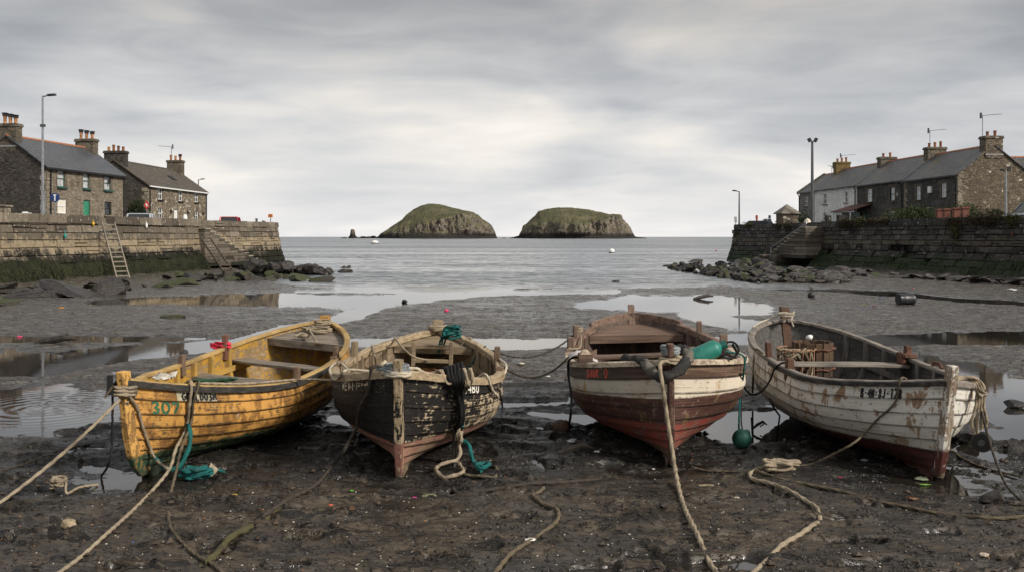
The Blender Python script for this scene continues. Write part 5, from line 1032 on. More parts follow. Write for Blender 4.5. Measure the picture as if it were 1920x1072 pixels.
FIT = {1: [-3.411, 8.214, 0.193, 4.285, 0.859, 0.916, 0.685, 1.033, -0.016, 1.25, 3.465, 0.868, 0.692, 0.355, 0.167], 2: [-1.029, 8.253, -0.002, 4.141, 0.901, 0.999, 0.739, 0.931, -0.026, 1.611, 2.535, 0.622, 0.94, 0.4, 0.259],
       3: [1.535, 8.703, 0.048, 4.247, 0.944, 1.013, 0.856, 1.049, 0.031, 3.123, 2.62, 0.765, 0.614, 0.37, 0.126], 4: [3.884, 8.251, -0.044, 4.122, 0.889, 0.897, 0.736, 1.053, -0.026, 1.695, 4.292, 0.817, 0.643, 0.302, 0.142]}
WD_G = [(.06, .05, .04), (.17, .14, .11), (.29, .25, .20)]
GREYW = mk_wood('weathered_grey_wood', WD_G, along='X'); GREYWY = mk_wood('weathered_rail_wood', WD_G, along='Y')
PINW = mk_wood('pin_wood', [(.05, .03, .018), (.13, .085, .055), (.22, .16, .11)], along='Z')
def stem_mat(name, cs, paint, amt, low, zl):
    m = Mt(name); O = m.co(); z = m.sep(O)[2]; g = m.noise(1., 6, .65, m.mp(O, (22, 22, 1.6)), .3); n = m.noise(30, 6, .7); g2 = m.noise(4, 5, .65)
    k = m.ma('ADD', m.ma('MULTIPLY', g, .5), m.ma('MULTIPLY', n, .5)); k = m.ma('ADD', k, m.ma('MULTIPLY', m.ma('SUBTRACT', g2, .5), .6)); w_ = m.ramp(g, [(.3, cs[0]), (.5, cs[1]), (.7, cs[2])])
    c = m.mix(m.mr(k, 1 - amt + .02, 1 - amt - .02), w_, paint); zz = m.ma('ADD', z, m.ma('MULTIPLY', m.ma('SUBTRACT', g2, .5), .15)); lo = m.mix(m.mr(k, .5, .56), low, w_)
    c = m.mix(m.mr(zz, zl + .02, zl - .02), c, lo); c = m.mix(m.mr(zz, .12, .0, 0, .8), c, (.05, .042, .03)); c = m.mix(m.mr(n, .62, .68, 0, .8), c, tuple(q * .4 for q in cs[0]))
    return m.out(c, .7, m.bump(m.ma('ADD', g, n), .7, .01), Specular_IOR_Level=.35)
# --- yellow boat
B1 = Boat('rowing_boat', 'yellow wooden rowing boat with worn paint and a green bottom', FIT[1], 9, hull_paint('yellow_hull', paint_yellow))
YW = [(.09, .06, .03), (.22, .15, .08), (.34, .25, .14)]
I1 = mk_wood('yellow_interior', YW, (.42, .235, .035), .52, 'Y'); I1X = mk_wood('yellow_thwart', WD_G, along='X'); R1 = mk_wood('yellow_rail', [(.08, .06, .04), (.25, .19, .12), (.40, .32, .21)], (.42, .28, .11), .30, 'Y'); P1 = mk_wood('yellow_post', [(.10, .055, .02), (.34, .18, .045), (.48, .27, .07)], (.50, .25, .04), .56, 'Z'); K1 = mk_wood('black_rail', [(.012, .011, .01), (.03, .027, .024), (.10, .085, .07)], along='Y'); Y1 = mk_wood('yellow_rib', [(.10, .07, .04), (.28, .20, .11), (.42, .32, .19)], (.42, .26, .06), .46, 'Z')
B1.eb = 1.9; B1.ex = 1.55; B1.fore = .15; B1.hull(); B1.inner(I1); B1.keel(mk_wood('green_keel', [(.012, .015, .010), (.03, .04, .022), (.06, .06, .04)], along='Y')); B1.post('stem_post', stem_mat('yellow_stem', [(.06, .035, .018), (.20, .11, .04), (.34, .19, .06)], (.62, .35, .10), .50, (.025, .06, .028), .22), 0, 1.015, .085, .115, -1); B1.post('stern_post', P1, 1, 1.12, .13, .12, 1)
for sd in (1, -1):
    B1.rail('gunwale', R1, sd, .02, .055, -.005, .032, 0.0, 1.); B1.rail('rubbing_strake', K1, sd, .038, -.016, -.034, .022, .0, .62 if sd > 0 else .5); B1.riser(.12, .8, .62, sd, Y1)
    for t in (.10, .17, .24, .31, .39, .47, .55, .63, .71): B1.rib(t, sd, Y1)
B1.thwart(.52, .15, .27, I1X, skew=-.22); B1.thwart(.69, .13, .26, I1X, skew=-.30); B1.deck(.82, .05, GREYW, ds=.05); B1.floor(.15, .14, .8, I1)
for px, py, sd, h, wd in ((333, 672, -1, .13, .075), (557, 698, 1, .15, .075), (629, 664, 1, .16, .07), (637, 680, 1, .06, .09)): B1.pin(px, py, sd, h, wd, PINW)
B1.pin(418, 652, -1, .19, .07, mk_wood('red_brown_wood', [(.07, .03, .02), (.15, .07, .045), (.2, .12, .08)], along='Z'))
lb = B1.patch(334, 408, 745, 1, 8.06, 8.70, plain((.40, .36, .25), .7, .25, 9), 'name_board'); B1.letters('GOBLDO3M', 338, 405, 745, 1, 8.14, 8.62, BLACK, .017)
lf = B1.patch(330.5, 335, 745, 1, 8.06, 8.70, BLACK, 'name_board_end', .003); lf = B1.patch(406, 410, 745, 1, 8.06, 8.70, BLACK, 'name_board_end', .003)
B1.letters('307', 285, 338, 762, 1, 7.12, 7.85, plain((.02, .11, .055), .6, .3, 20), .022, seed=5)
# --- black boat
B2 = Boat('rowing_boat', 'black wooden rowing boat with flaking paint and a pinkish bottom', FIT[2], 9, hull_paint('black_hull', paint_black), pm=4.6)
TW = [(.085, .06, .038), (.20, .15, .095), (.34, .265, .17)]
I2 = mk_wood('tan_interior', TW, along='Y'); X2 = mk_wood('tan_cross_wood', TW, along='X'); R2 = mk_wood('tan_rail', [(.11, .08, .05), (.31, .235, .145), (.47, .375, .25)], along='Y'); Z2 = mk_wood('tan_rib', TW, along='Z'); ST2 = mk_wood('black_post', [(.13, .09, .05), (.30, .23, .14), (.4, .32, .2)], (.012, .011, .011), .60, 'Z')
B2.ex = 1.5; B2.hull(); B2.inner(I2); B2.keel(Z2); B2.post('stem_post', stem_mat('black_stem', [(.13, .09, .05), (.30, .23, .14), (.45, .36, .24)], (.011, .010, .010), .53, (.20, .09, .07), .34), 0, 1.13, .09, .11, -1); B2.post('stern_post', Z2, 1, 1.06, .15, .12, 1)
for sd in (1, -1):
    B2.rail('gunwale', R2, sd, .035, .06, -.04, .03); B2.riser(.15, .8, .6, sd, Z2)
    for t in (.14, .22, .30, .38, .46, .54, .62, .70, .78): B2.rib(t, sd, Z2)
B2.deck(.83, .05, X2); B2.floor(.15, .1, .85, mk_wood('muddy_floor', [(.05, .04, .03), (.12, .095, .065), (.19, .15, .105)], along='Y'))
b = MB(); zc = .60; yy = .80 * B2.L
for x in (-.24, .24): b.bar((x, yy, .44), (x, yy, .86), .06, .05)
b.bar((-.24, yy, .62), (.24, yy, .62), .05, .05); b.bar((-.24, yy, .80), (.24, yy, .80), .05, .05); b.build('stern_bracket', X2, B2.root, bevel=.005)
for px, py, sd, h, wd in ((663, 672, -1, .20, .085), (637, 690, -1, .08, .12), (930, 680, 1, .20, .07), (934, 693, 1, .07, .11)): B2.pin(px, py, sd, h, wd, Z2 if px < 700 else PINW)
CRM = plain((.55, .49, .36), .7, .25, 20)
B2.letters('WEVII', 643, 678, 735, -1, 8.10, 8.62, CRM, .013, seed=2); B2.letters('34BU', 868, 897, 732, 1, 8.10, 8.66, plain((.7, .68, .6), .7, .15, 20), .014, slant=.15, seed=3)
# --- maroon boat
B3 = Boat('rowing_boat', 'maroon and cream wooden rowing boat with a red bottom', FIT[3], 10, hull_paint('maroon_hull', paint_maroon), pm=4.6)
MW = [(.035, .02, .015), (.085, .05, .037), (.16, .105, .08)]
I3 = mk_wood('maroon_interior', [(.035, .024, .019), (.088, .064, .05), (.17, .13, .105)], along='Y'); X3 = mk_wood('maroon_cross_wood', [(.05, .03, .022), (.14, .09, .065), (.25, .18, .135)], along='X'); Z3 = mk_wood('maroon_rib', [(.06, .038, .028), (.17, .115, .085), (.29, .21, .155)], along='Z'); R3 = mk_wood('cream_rail', [(.10, .065, .045), (.24, .17, .12), (.35, .27, .2)], (.50, .42, .31), .50, 'Y'); R3b = mk_wood('brown_rail', [(.06, .038, .028), (.16, .105, .077), (.27, .19, .145)], along='Y')
B3.ex = 1.6; B3.hull(); B3.inner(I3); B3.keel(Z3); B3.post('stem_post', stem_mat('maroon_stem', [(.04, .022, .016), (.12, .07, .05), (.21, .14, .10)], (.075, .035, .026), .5, (.09, .045, .032), .3), 0, 1.20, .07, .10, -1); B3.post('stern_post', Z3, 1, 1.23, .095, .09, 1)
for sd in (1, -1):
    B3.rail('gunwale', R3, sd, .04, .05, -.018, .03, 0, .44); B3.rail('gunwale', R3b, sd, .03, .06, -.05, .03, .44, .86); B3.riser(.15, .84, .62, sd, Z3)
    for t in (.16, .24, .32, .40, .48, .56, .64, .72, .79): B3.rib(t, sd, Z3)
    B3.rail('wash_board', R3b, sd, .015, .02, -.03, .075, .855, 1.)
B3.deck(.83, .08, X3, front=.10); B3.thwart(.50, .06, .22, X3); B3.thwart(.66, .30, .24, X3); B3.floor(.15, .12, .84, I3)
for px, py, sd, h, wd in ((1080, 636, -1, .19, .085), (1074, 655, -1, .17, .09), (1314, 628, 1, .17, .075), (1358, 652, 1, .16, .10)): B3.pin(px, py, sd, h, wd, Z3)
B3.letters('SAUK O', 1101, 1144, 705, -1, 9.15, 9.72, plain((.55, .09, .05), .7, .2, 20), .016, slant=.1, seed=4)
# --- white boat
B4 = Boat('rowing_boat', 'white wooden rowing boat streaked with rust over a dark red bottom', FIT[4], 9, hull_paint('white_hull', paint_white))
GW = [(.028, .026, .024), (.07, .066, .06), (.13, .122, .112)]
I4 = mk_wood('grey_interior', GW, along='Y'); X4 = mk_wood('grey_cross_wood', [(.07, .06, .05), (.20, .175, .145), (.34, .30, .25)], along='X'); Z4 = mk_wood('grey_rib', [(.045, .04, .035), (.14, .125, .11), (.25, .225, .2)], along='Z'); R4 = mk_wood('grey_rail', [(.06, .052, .045), (.19, .165, .14), (.33, .29, .245)], along='Y'); ST4 = mk_wood('white_post', [(.12, .085, .06), (.28, .22, .16), (.42, .36, .28)], (.56, .53, .47), .55, 'Z'); Z4r = mk_wood('rusty_post', [(.05, .035, .025), (.15, .11, .08), (.24, .2, .16)], (.10, .05, .03), .36, 'Z')
B4.eb = 1.8; B4.ex = 1.6; B4.hull(); B4.inner(I4); B4.keel(mk_wood('red_keel', [(.03, .018, .014), (.07, .03, .022), (.10, .05, .035)], along='Y')); B4.post('stem_post', stem_mat('white_stem', [(.10, .065, .04), (.26, .19, .13), (.42, .36, .28)], (.66, .63, .56), .54, (.085, .025, .018), .27), 0, 1.06, .09, .10, -1); B4.post('stern_post', Z4r, 1, 1.24, .12, .12, 1)
for sd in (1, -1):
    B4.rail('gunwale', R4, sd, .02, .06, -.005, .032); B4.rail('rubbing_strake', K1 if sd < 0 else R4, sd, .036, -.016, -.026, .022, 0., .5); B4.riser(.12, .82, .62, sd, Z4)
    for t in (.10, .18, .26, .34, .42, .51, .60, .69, .78, .86): B4.rib(t, sd, Z4)
B4.thwart(.58, .06, .24, X4); B4.thwart(.25, .05, .22, X4); B4.thwart(.40, .30, .2, X4, skew=.1); B4.floor(.15, .1, .86, I4)
for px, py, sd, h, wd in ((1437, 668, -1, .20, .075), (1474, 692, -1, .14, .09)): B4.pin(px, py, sd, h, wd, Z4r, tilt=-.1 if px < 1450 else 0)
B4.pin(1706, 670, 1, .16, .085, RUSTD, 'rowlock'); t_, P_ = B4.gun(1706, 670, 1); p_ = B4.Mi @ P_; b = MB(); b.box((p_.x - .04, p_.y, p_.z + .02), (.16, .22, .05)); b.box((p_.x - .10, p_.y, p_.z - .05), (.05, .16, .14)); b.build('rowlock_plate', RUSTD, B4.root, bevel=.01)
t_, P_ = B4.gun(1757, 692, 1); p_ = B4.Mi @ P_; b = MB(); b.tube([p_ + Vector((0, .10, 0)), p_ + Vector((0, .07, .05)), p_ + Vector((0, -.04, .05)), p_ + Vector((0, -.1, 0))], .02, 6); b.build('cleat', RUSTD, B4.root)
B4.letters('B-4N=8J-128', 1612, 1694, 742, -1, 8.06, 8.66, BLACK, .016, seed=6)
# ================================================================ ropes
def rope(label, pts, r, mat, group=None, step=None, lobes=3, name='rope', cat='rope', n=9, amp=.17):
    r *= .78 if lobes else 1; P = catmull(pts, step or max(r * 1.3, .014)); b = MB(); amp = .27 if amp == .17 else amp; rj = random.Random(len(label))
    if lobes:
        zz = mudz(np.array([p.x for p in P]), np.array([p.y for p in P]))
        for p, z in zip(P, zz): p.z = max(p.z, z + r * .25, r * .2); b.tube(P, [r * rj.uniform(.93, 1.07) for _ in P] if lobes else r, n if not lobes else 12, lobes, r * 8, amp); return tag(b.build(name, mat, smooth=True), label, cat, group)
def ground(pts, up): return [GM(x, y, up) for x, y in pts]
def drape(a, b_, sag, n=7): return [Vector(a).lerp(Vector(b_), i / n) - Vector((0, 0, sag * 4 * (i / n) * (1 - i / n))) for i in range(n + 1)]
def ring(c, r, nrm, n=14, ph=0, turns=1., rise=0.):
    q = Vector(nrm).normalized().to_track_quat('Z', 'Y').to_matrix(); m = int(n * turns); rr_ = random.Random(int(abs(c[0]) * 1000)); return [Vector(c) + q @ Vector((r * rr_.uniform(.94, 1.12) * math.cos(ph + 2 * math.pi * i / n), r * math.sin(ph + 2 * math.pi * i / n), rise * i / n + r * rr_.uniform(-.06, .06))) for i in range(m + 1)]
def tangle(c, rx, ry, rz, n, seed, zmin=None):
    rn = random.Random(seed); o = []
    for i in range(n):
        a = i * 2.1 + rn.uniform(-.7, .7); q = rn.uniform(.35, 1.); p = Vector(c) + Vector((rx * q * math.cos(a), ry * q * math.sin(a), rz * rn.uniform(-.2, 1.)))
        if zmin is not None: p.z = max(p.z, zmin)
        o.append(p)
    return o
# yellow boat
s1 = V(230, 742, 8.02)
rope('taut beige mooring rope from the yellow bow down to the left edge of the mud', drape(V(225, 748, 7.98), GM(-30, 968, .02), .05), .017, ROPE_B)
rope('beige rope knotted round the yellow stem post', ring(V(232, 740, 8.06), .10, (.1, .1, 1), 14, 0, 2.9, .03) + [V(238, 757, 8.0)], .019, ROPE_B)
rope('beige rope hanging in a loop along the yellow bow and ending in teal', [V(241, 740, 7.98), B1.hp(256, 765, 1), B1.hp(266, 800, 1), B1.hp(282, 848, 1, .05), V(300, 868, 8.25), V(318, 880, 8.3)], .016, ROPE_B)
rope('teal rope looping below the green bottom of the yellow bow', [V(290, 858, 8.28), V(312, 878, 8.3), V(334, 875, 8.3), V(350, 850, 8.35), V(357, 820, 8.4), V(354, 800, 8.45), V(352, 793, 8.45)], .026, ROPE_T)
rope('beige rope over the yellow gunwale crossing the name board and running to the lower edge', [B1.plane(345, 720, .80), B1.gun(348, 722, 1, .05, .05)[1], B1.hp(347, 760, 1, .05), B1.hp(341, 800, 1, .06), V(330, 840, 8.2), V(318, 878, 8.0), GM(285, 930, .02), GM(246, 962, .015), GM(195, 1012, .015), GM(150, 1043, .015), GM(95, 1085, .015)], .0165, ROPE_B)
rope('thinner brown rope hanging beside it over the yellow gunwale and trailing to the bottom edge', [B1.plane(366, 722, .80), B1.gun(365, 726, 1, .05, .05)[1], B1.hp(360, 755, 1, .04), B1.hp(352, 790, 1, .05), V(340, 840, 8.2), V(331, 880, 8.0), GM(320, 925, .02), GM(316, 962, .015), GM(320, 992, .015), GM(340, 1018, .015), GM(368, 1042, .015), GM(398, 1062, .015), GM(425, 1082, .015)], .015, ROPE_M)
rope('teal rope heap on the black mud beside the yellow bow', tangle(GM(368, 893, .02), .17, .10, .07, 48, 3) + [GM(400, 886, .03), GM(425, 887, .02)], .016, ROPE_T)
b = MB(); b.add([GM(388, 889, .03), GM(398, 893, .035), GM(410, 890, .04), GM(408, 884, .05), GM(396, 882, .09)], [(0, 1, 4), (1, 2, 4), (2, 3, 4), (3, 0, 4)]); tag(b.build('plastic_scrap', plain((.5, .42, .3), .6)), 'pale scrap lying on the teal rope heap', 'litter')
rope('thin black line hanging from the yellow stem to the mud', [V(212, 706, 8.0), V(211, 760, 8.0), V(210, 830, 8.0), V(204, 868, 7.95), GM(190, 886, .01)], .012, ROPE_K)
rope('dark line lying on the mud left of the yellow bow', ground([(-20, 884), (40, 868), (100, 848), (160, 828), (214, 820)], .012), .013, ROPE_D)
t = thing('pulley', 'small grey pulley block hanging on the outside of the yellow stem post', 'pulley', V(210, 712, 8.0)); b = MB(); M = Matrix.Rotation(R(90), 3, 'X'); b.lathe([(0, -.03), (.05, -.03), (.035, 0), (.05, .03), (0, .03)], (0, 0, .02), 14, M); b.build('wheel', GALV, t, True, angle=.6); b = MB(); b.box((0, -.04, -.02), (.05, .012, .14)); b.build('cheek', BLACK, t); b = MB(); b.box((0, .04, -.02), (.05, .012, .14)); b.build('cheek', BLACK, t); b = MB(); b.box((.0, 0, -.10), (.06, .09, .05)); b.build('shackle', BLACK, t)
rope('short grey tail hanging from the pulley on the yellow stem', [V(212, 722, 7.95), V(203, 735, 7.95), V(196, 745, 7.95)], .012, ROPE_M)
rope('beige line stretched from the yellow boat to the black boat', [B1.gun(367, 726, 1, .045)[1], B1.gun(460, 728, 1, .05, .01)[1], B1.gun(540, 720, 1, .05, .03)[1]] + drape(B1.gun(560, 714, 1, .04, .05)[1], V(735, 690, 8.25), .05)[1:], .014, ROPE_B)
cdk = B1.plane(600, 622, .92)
rope('beige rope coil heaped on the stern deck of the yellow boat', ring(cdk, .17, (0, .1, 1), 14, 0, 2.6, .012) + tangle(cdk + Vector((-.05, -.08, .03)), .2, .14, .06, 14, 6) + [B1.plane(593, 640, .90), B1.plane(592, 650, .75), B1.plane(593, 668, .5)], .018, ROPE_B)
rope('short beige rope end lying on the stern deck edge of the yellow boat', tangle(B1.plane(565, 631, .90), .12, .08, .04, 9, 8), .017, ROPE_B)
rope('thin rope lashed round the yellow stern post', ring(V(605, 607, 12.15), .10, (0, 0, 1), 12, 0, 2.2, .025), .014, ROPE_B)
b = MB(); t_, P_ = B1.gun(418, 653, -1); rn = random.Random(2); c = P_ + Vector((-.02, -.02, .03))
b.grid([[c + Vector(((i / 8 - .5) * .26, (.5 - abs(i / 8 - .5)) * -.03, (j / 5) * .085 * (1 - .5 * abs(i / 8 - .5)) - .035 + rn.uniform(-.012, .012))) + Vector((0, -.02 * math.sin(j * 2.1 + i), 0)) for j in range(6)] for i in range(9)]); o = tag(b.build('red_cloth', plain((.55, .02, .05), .7, .25, 12), smooth=True), 'bright red cloth draped round a pin on the yellow gunwale', 'cloth'); so_ = o.modifiers.new('thickness', 'SOLIDIFY'); so_.thickness = .012
b = MB(); rn = random.Random(9); c = B1.plane(308, 714, .72); b.grid([[c + Vector((.18 * (i / 7 - .5), .25 * (j / 7 - .5), .06 * rn.random() + .03)) for j in range(8)] for i in range(8)]); o = tag(b.build('white_rag', plain((.45, .42, .36), .8), smooth=True), 'crumpled white rag in the bow of the yellow boat', 'rag'); o.modifiers.new('thickness', 'SOLIDIFY').thickness = .01
rope('green netting rope bunched under the bow thwart of the yellow boat', tangle(B1.plane(400, 716, .66), .3, .1, .05, 22, 12), .014, mk_rope('net_green', (.02, .07, .04), (.06, .12, .07)), name='net', cat='net')
# black boat
SB = V(745, 690, 8.22)
for i, (dz, m) in enumerate(((.02, ROPE_B), (.055, ROPE_B), (.09, ROPE_BL), (.125, ROPE_W))): pass
rope('thick blue grey and beige mooring turns wound on the black stem post', sum([ring(V(744, 700 - 5.2 * i, 8.02), .105 - .003 * i, (.05, .05, 1), 14, .3 * i) for i in range(4)], []) + [V(722, 690, 8.05), V(706, 694, 8.2)], .022, ROPE_BL)
rope('beige mooring turns under the blue grey ones on the black stem', sum([ring(V(745, 703 - 4 * i, 8.02), .112, (.0, .1, 1), 14, .4 * i) for i in range(2)], []) + [V(775, 690, 8.25), V(800, 700, 8.4), B2.gun(830, 708, 1, .06)[1]], .019, ROPE_W)
rope('dark mooring rope from the black gunwale down across the mud to the bottom edge', [V(725, 690, 8.2), B2.gun(706, 698, -1, .06, .03)[1], B2.hp(697, 730, -1, .05), B2.hp(685, 762, -1, .07), V(668, 800, 8.6), V(648, 838, 8.3), GM(620, 880, .02), GM(590, 908, .02), GM(540, 945, .015), GM(490, 975, .01)], .02, ROPE_D)
rope('thick mossy buried rope on the mud leading to the bottom edge', ground([(545, 938), (520, 955), (490, 972), (462, 990), (432, 1012), (405, 1040), (380, 1062)], .012), .03, mk_rope('rope_mossy', (.05, .05, .02), (.11, .095, .05), dirt=.8))
hb_ = B2.gun(842, 712, 1, .05, .06)[1]
for i in range(5):
    q = random.Random(40 + i); o_ = (i - 2) * .035
    rope('black tarred rope strands bundled over the black boat gunwale', [hb_ + Vector((-.10 + o_, .12, -.02)), hb_ + Vector((-.02 + o_, .0, .045 + .01 * i)), hb_ + Vector((.01 + o_ * .8, -.10, -.05)), B2.hp(851 + o_ * 60, 745, 1, .07), B2.hp(854 + o_ * 60, 780, 1, .08), V(855 + o_ * 70, 805 + 12 * q.random(), 8.85)], .026, ROPE_K, 'tarred strands over the black gunwale')
rope('black rope hanging straight to the mud from the black gunwale and running to the right', [V(850, 790, 8.8), V(852, 850, 8.7), V(851, 895, 8.5), GM(852, 914, .02), GM(875, 917, .015), GM(940, 913, .012), GM(1000, 910, .012), GM(1060, 905, .012), GM(1125, 899, .0)], .02, ROPE_D)
rope('beige loops looped over the black gunwale behind the tarred strands', [hb_ + Vector((-.2, .0, .0)), hb_ + Vector((-.13, -.09, .03)), hb_ + Vector((-.06, -.1, -.08)), hb_ + Vector((.06, -.06, .05)), hb_ + Vector((.10, -.1, -.02)), hb_ + Vector((.12, -.09, -.1)), hb_ + Vector((.13, -.05, .05)), hb_ + Vector((.15, -.08, -.05)), B2.hp(860, 735, 1, .05)], .02, ROPE_B)
rope('knotted beige rope falling from the tarred bundle and looping on the mud', [V(858, 778, 8.8), V(861, 800, 8.75), V(858, 815, 8.7), V(865, 822, 8.7), V(861, 833, 8.7), V(863, 850, 8.65), V(855, 862, 8.6), V(838, 866, 8.5), GM(822, 880, .05), GM(818, 890, .03), GM(832, 897, .03), GM(850, 894, .03), GM(868, 890, .03), V(866, 876, 8.5), V(859, 865, 8.5)], .021, ROPE_B)
rope('knot of beige rope halfway down the hanging tail of the black boat', tangle(V(862, 828, 8.68), .035, .035, .10, 14, 15), .018, ROPE_B)
rope('teal rope trailing from the beige knot to the mud', [V(868, 826, 8.75), V(878, 832, 8.7), V(883, 848, 8.65), V(888, 866, 8.6), GM(895, 880, .04), GM(905, 886, .04), GM(918, 880, .04), GM(908, 876, .05), GM(893, 884, .06), GM(903, 890, .04)], .024, ROPE_T)
rope('short teal binding on the hanging ropes of the black boat', [V(860, 782, 8.76), V(865, 790, 8.74), V(866, 799, 8.74)], .03, ROPE_T)
rope('flat beige loop lying on the mud right of the black boat', ground([(872, 878), (868, 890), (885, 894), (910, 897), (928, 893), (930, 884), (915, 876), (893, 868), (882, 862)], .02), .017, ROPE_M)
rope('beige rope slung across the inside of the black boat', [B2.gun(742, 642, -1, .05)[1], B2.plane(756, 652, .85), B2.plane(775, 668, .72), B2.plane(800, 674, .64), B2.plane(825, 672, .62), B2.plane(848, 662, .68), B2.plane(863, 650, .78), B2.gun(878, 640, 1, .05)[1], B2.hp(890, 655, 1, .02)], .016, ROPE_B)
rope('beige rope hanging down the inner side of the black boat at the left', [B2.gun(700, 655, -1, .05)[1], B2.plane(703, 668, .75), B2.plane(706, 690, .55)], .013, ROPE_B)
rope('pale rope looped over the right gunwale of the black boat', [B2.plane(895, 708, .80), B2.gun(905, 712, 1, .06, .03)[1], B2.hp(918, 728, 1, .04), B2.hp(926, 740, 1, .05), V(934, 742, 9.6), V(938, 720, 9.7), B2.gun(938, 690, 1, .05, .05)[1], B2.gun(930, 680, 1, .05)[1]], .017, ROPE_W)
rope('pale rope lying along the left gunwale corner of the black boat', [B2.plane(655, 695, .8), B2.gun(640, 690, -1, .06)[1], B2.gun(628, 695, -1, .05, .04)[1], B2.hp(634, 712, -1, .04), B2.gun(655, 703, -1, .06, .03)[1], B2.plane(690, 695, .8)], .015, ROPE_W)
thp = B2.plane(846, 630, .95)
rope('teal rope heap on the stern deck of the black boat', tangle(thp, .14, .12, .13, 60, 17), .015, ROPE_T)
for i, (a, b2, c2) in enumerate(((826, 655, 684), (822, 660, 690), (831, 652, 678))): rope(('teal rope strand hanging from the stern heap into the black boat', 'longest teal strand hanging from the stern heap into the black boat', 'shortest teal strand hanging from the stern heap into the black boat')[i], [thp + Vector((-.1 + .03 * i, -.05, .06)), B2.plane(a + 3, 640, .86), B2.plane(a, b2, .72), B2.plane(a - 4, c2 - 12, .5), B2.plane(a - 12 + 8 * i, c2 - 4, .35)], .015, ROPE_T)
rope('teal rope pile on the floor of the black boat', tangle(B2.plane(812, 678, .30), .16, .12, .04, 12, 19), .017, ROPE_T)
rope('thin teal line down the inner right side of the black boat', [B2.gun(908, 655, 1, .05)[1], B2.plane(896, 660, .75), B2.plane(885, 680, .6), B2.plane(866, 697, .5)], .012, ROPE_T)
rope('beige rope lashed round the black stern post', ring(V(820, 617, 12.3), .11, (0, 0, 1), 12, 0, 2.5, .02), .018, ROPE_B)
o = rock(rock_mesh(71, .6, 4, .35), B2.plane(801, 696, .45), (.26, .17, .12), .2, mk_rope('net_orange', (.22, .09, .03), (.34, .17, .07)), 'orange brown net bundle lying inside the black boat', name='net', cat='net')
b = MB(); rn = random.Random(5); c = B2.plane(720, 692, .93); b.grid([[c + Vector((.13 * (i / 7 - .5), .16 * (j / 7 - .5), .07 * math.sin(i * .45) * rn.uniform(.6, 1.2))) for j in range(8)] for i in range(8)]); o = tag(b.build('rag', plain((.48, .40, .28), .8), smooth=True), 'pale rag tucked beside the black stem', 'rag'); o.modifiers.new('thickness', 'SOLIDIFY').thickness = .012
for k, (pa, pb, lab) in enumerate((((930, 655), (1076, 627), 'upper dark line stretched between the black and maroon boats'), ((936, 690), (1070, 672), 'lower dark line stretched between the black and maroon boats'))):
    rope(lab, drape(B2.gun(*pa, 1, .06)[1], B3.gun(*pb, -1, .07)[1], .18), .013, ROPE_D)
rope('thin dark line hanging to the mud at the right side of the black boat', [B2.gun(938, 692, 1, .02, .06)[1], V(938, 720, 9.8), V(940, 745, 9.7), GM(942, 762, .0)], .012, ROPE_D)
# maroon boat
rope('beige mooring rope from the maroon stem running down to the bottom edge', ring(V(1257, 668, 8.55), .085, (0, .1, 1), 12, 2., 2.2, -.03) + [V(1240, 678, 8.4), V(1239, 700, 8.32), V(1245, 740, 8.28), V(1252, 790, 8.25), V(1260, 840, 8.2), V(1266, 880, 8.05), GM(1276, 930, .02), GM(1288, 968, .015), GM(1308, 1010, .015), GM(1330, 1045, .015), GM(1362, 1092, .015)], .022, ROPE_B)
rope('grey rope lashing round the top of the maroon stem post', ring(V(1257, 662, 8.6), .075, (0, 0, 1), 12, 0, 3.2, .022), .018, ROPE_BL)
fp = [V(1168, 672, 8.95), V(1190, 675, 8.8), V(1208, 678, 8.65), V(1220, 694, 8.52), V(1236, 705, 8.42), V(1256, 704, 8.38), V(1272, 694, 8.4), V(1285, 680, 8.5), V(1291, 668, 8.6), V(1283, 657, 8.75), V(1274, 655, 8.95), V(1300, 660, 9.1), V(1305, 658, 9.2)]
t = thing('rope_fender', 'thick black and grey rope fender garland hung round the maroon stem', 'fender', fp[5]); P = [p - fp[5] for p in catmull(fp, .025)]
FB = mk_rope('fender_black', (.010, .010, .011), (.05, .048, .045), (.09, .08, .065), .5); FG = mk_rope('fender_grey', (.085, .08, .07), (.17, .155, .125)); n = len(P); seg = 9; cuts = [int(n * i / seg) for i in range(seg + 1)]
for i in range(seg):
    q = P[max(0, cuts[i] - 1):cuts[i + 1] + 1]; m_ = len(q); b = MB(); b.tube(q, [.050 * (.70 + .36 * math.sin(math.pi * (k + .5) / m_)) * random.uniform(.93, 1.07) for k in range(m_)], 14, 3, .16, .16); b.v = [(x + random.uniform(-.004, .004), y + random.uniform(-.004, .004), z + random.uniform(-.004, .004)) for x, y, z in b.v]; b.build('binding' if i % 3 != 2 else 'rope_length', (FB if i % 3 != 2 else FG), t, True)
rope('black line hanging from the maroon gunwale to the brown float', [B3.plane(1100, 670, .95), B3.gun(1078, 678, -1, .06, .05)[1], B3.hp(1073, 700, -1, .06), V(1071, 740, 9.3), V(1070, 775, 9.1), GM(1067, 795, .02)], .015, ROPE_K)
def ball(name, label, cat, c, r, mat, nub=True):
    t = thing(name, label, cat, c); b = MB(); b.lathe([(.001, -r)] + [(r * math.cos(a), r * math.sin(a)) for a in np.linspace(-1.4, 1.4, 14)] + [(.001, r)], (0, 0, 0), 24); b.build('float', mat, t, True)
    if nub: b = MB(); b.lathe([(r * .30, r * .9), (r * .22, r * 1.12), (r * .10, r * 1.15), (.001, r * 1.1)], (0, 0, 0), 12, Matrix.Rotation(.7, 3, 'Y')); b.build('eye', mat, t, True)
    return t
g_ = G(1051, 805, .03); ball('buoy', 'rusty brown round float lying on the mud beside the maroon boat', 'buoy', (g_.x, g_.y, mz(g_.x, g_.y) + .085), .105, plain((.06, .03, .02), .7, .5, 12))
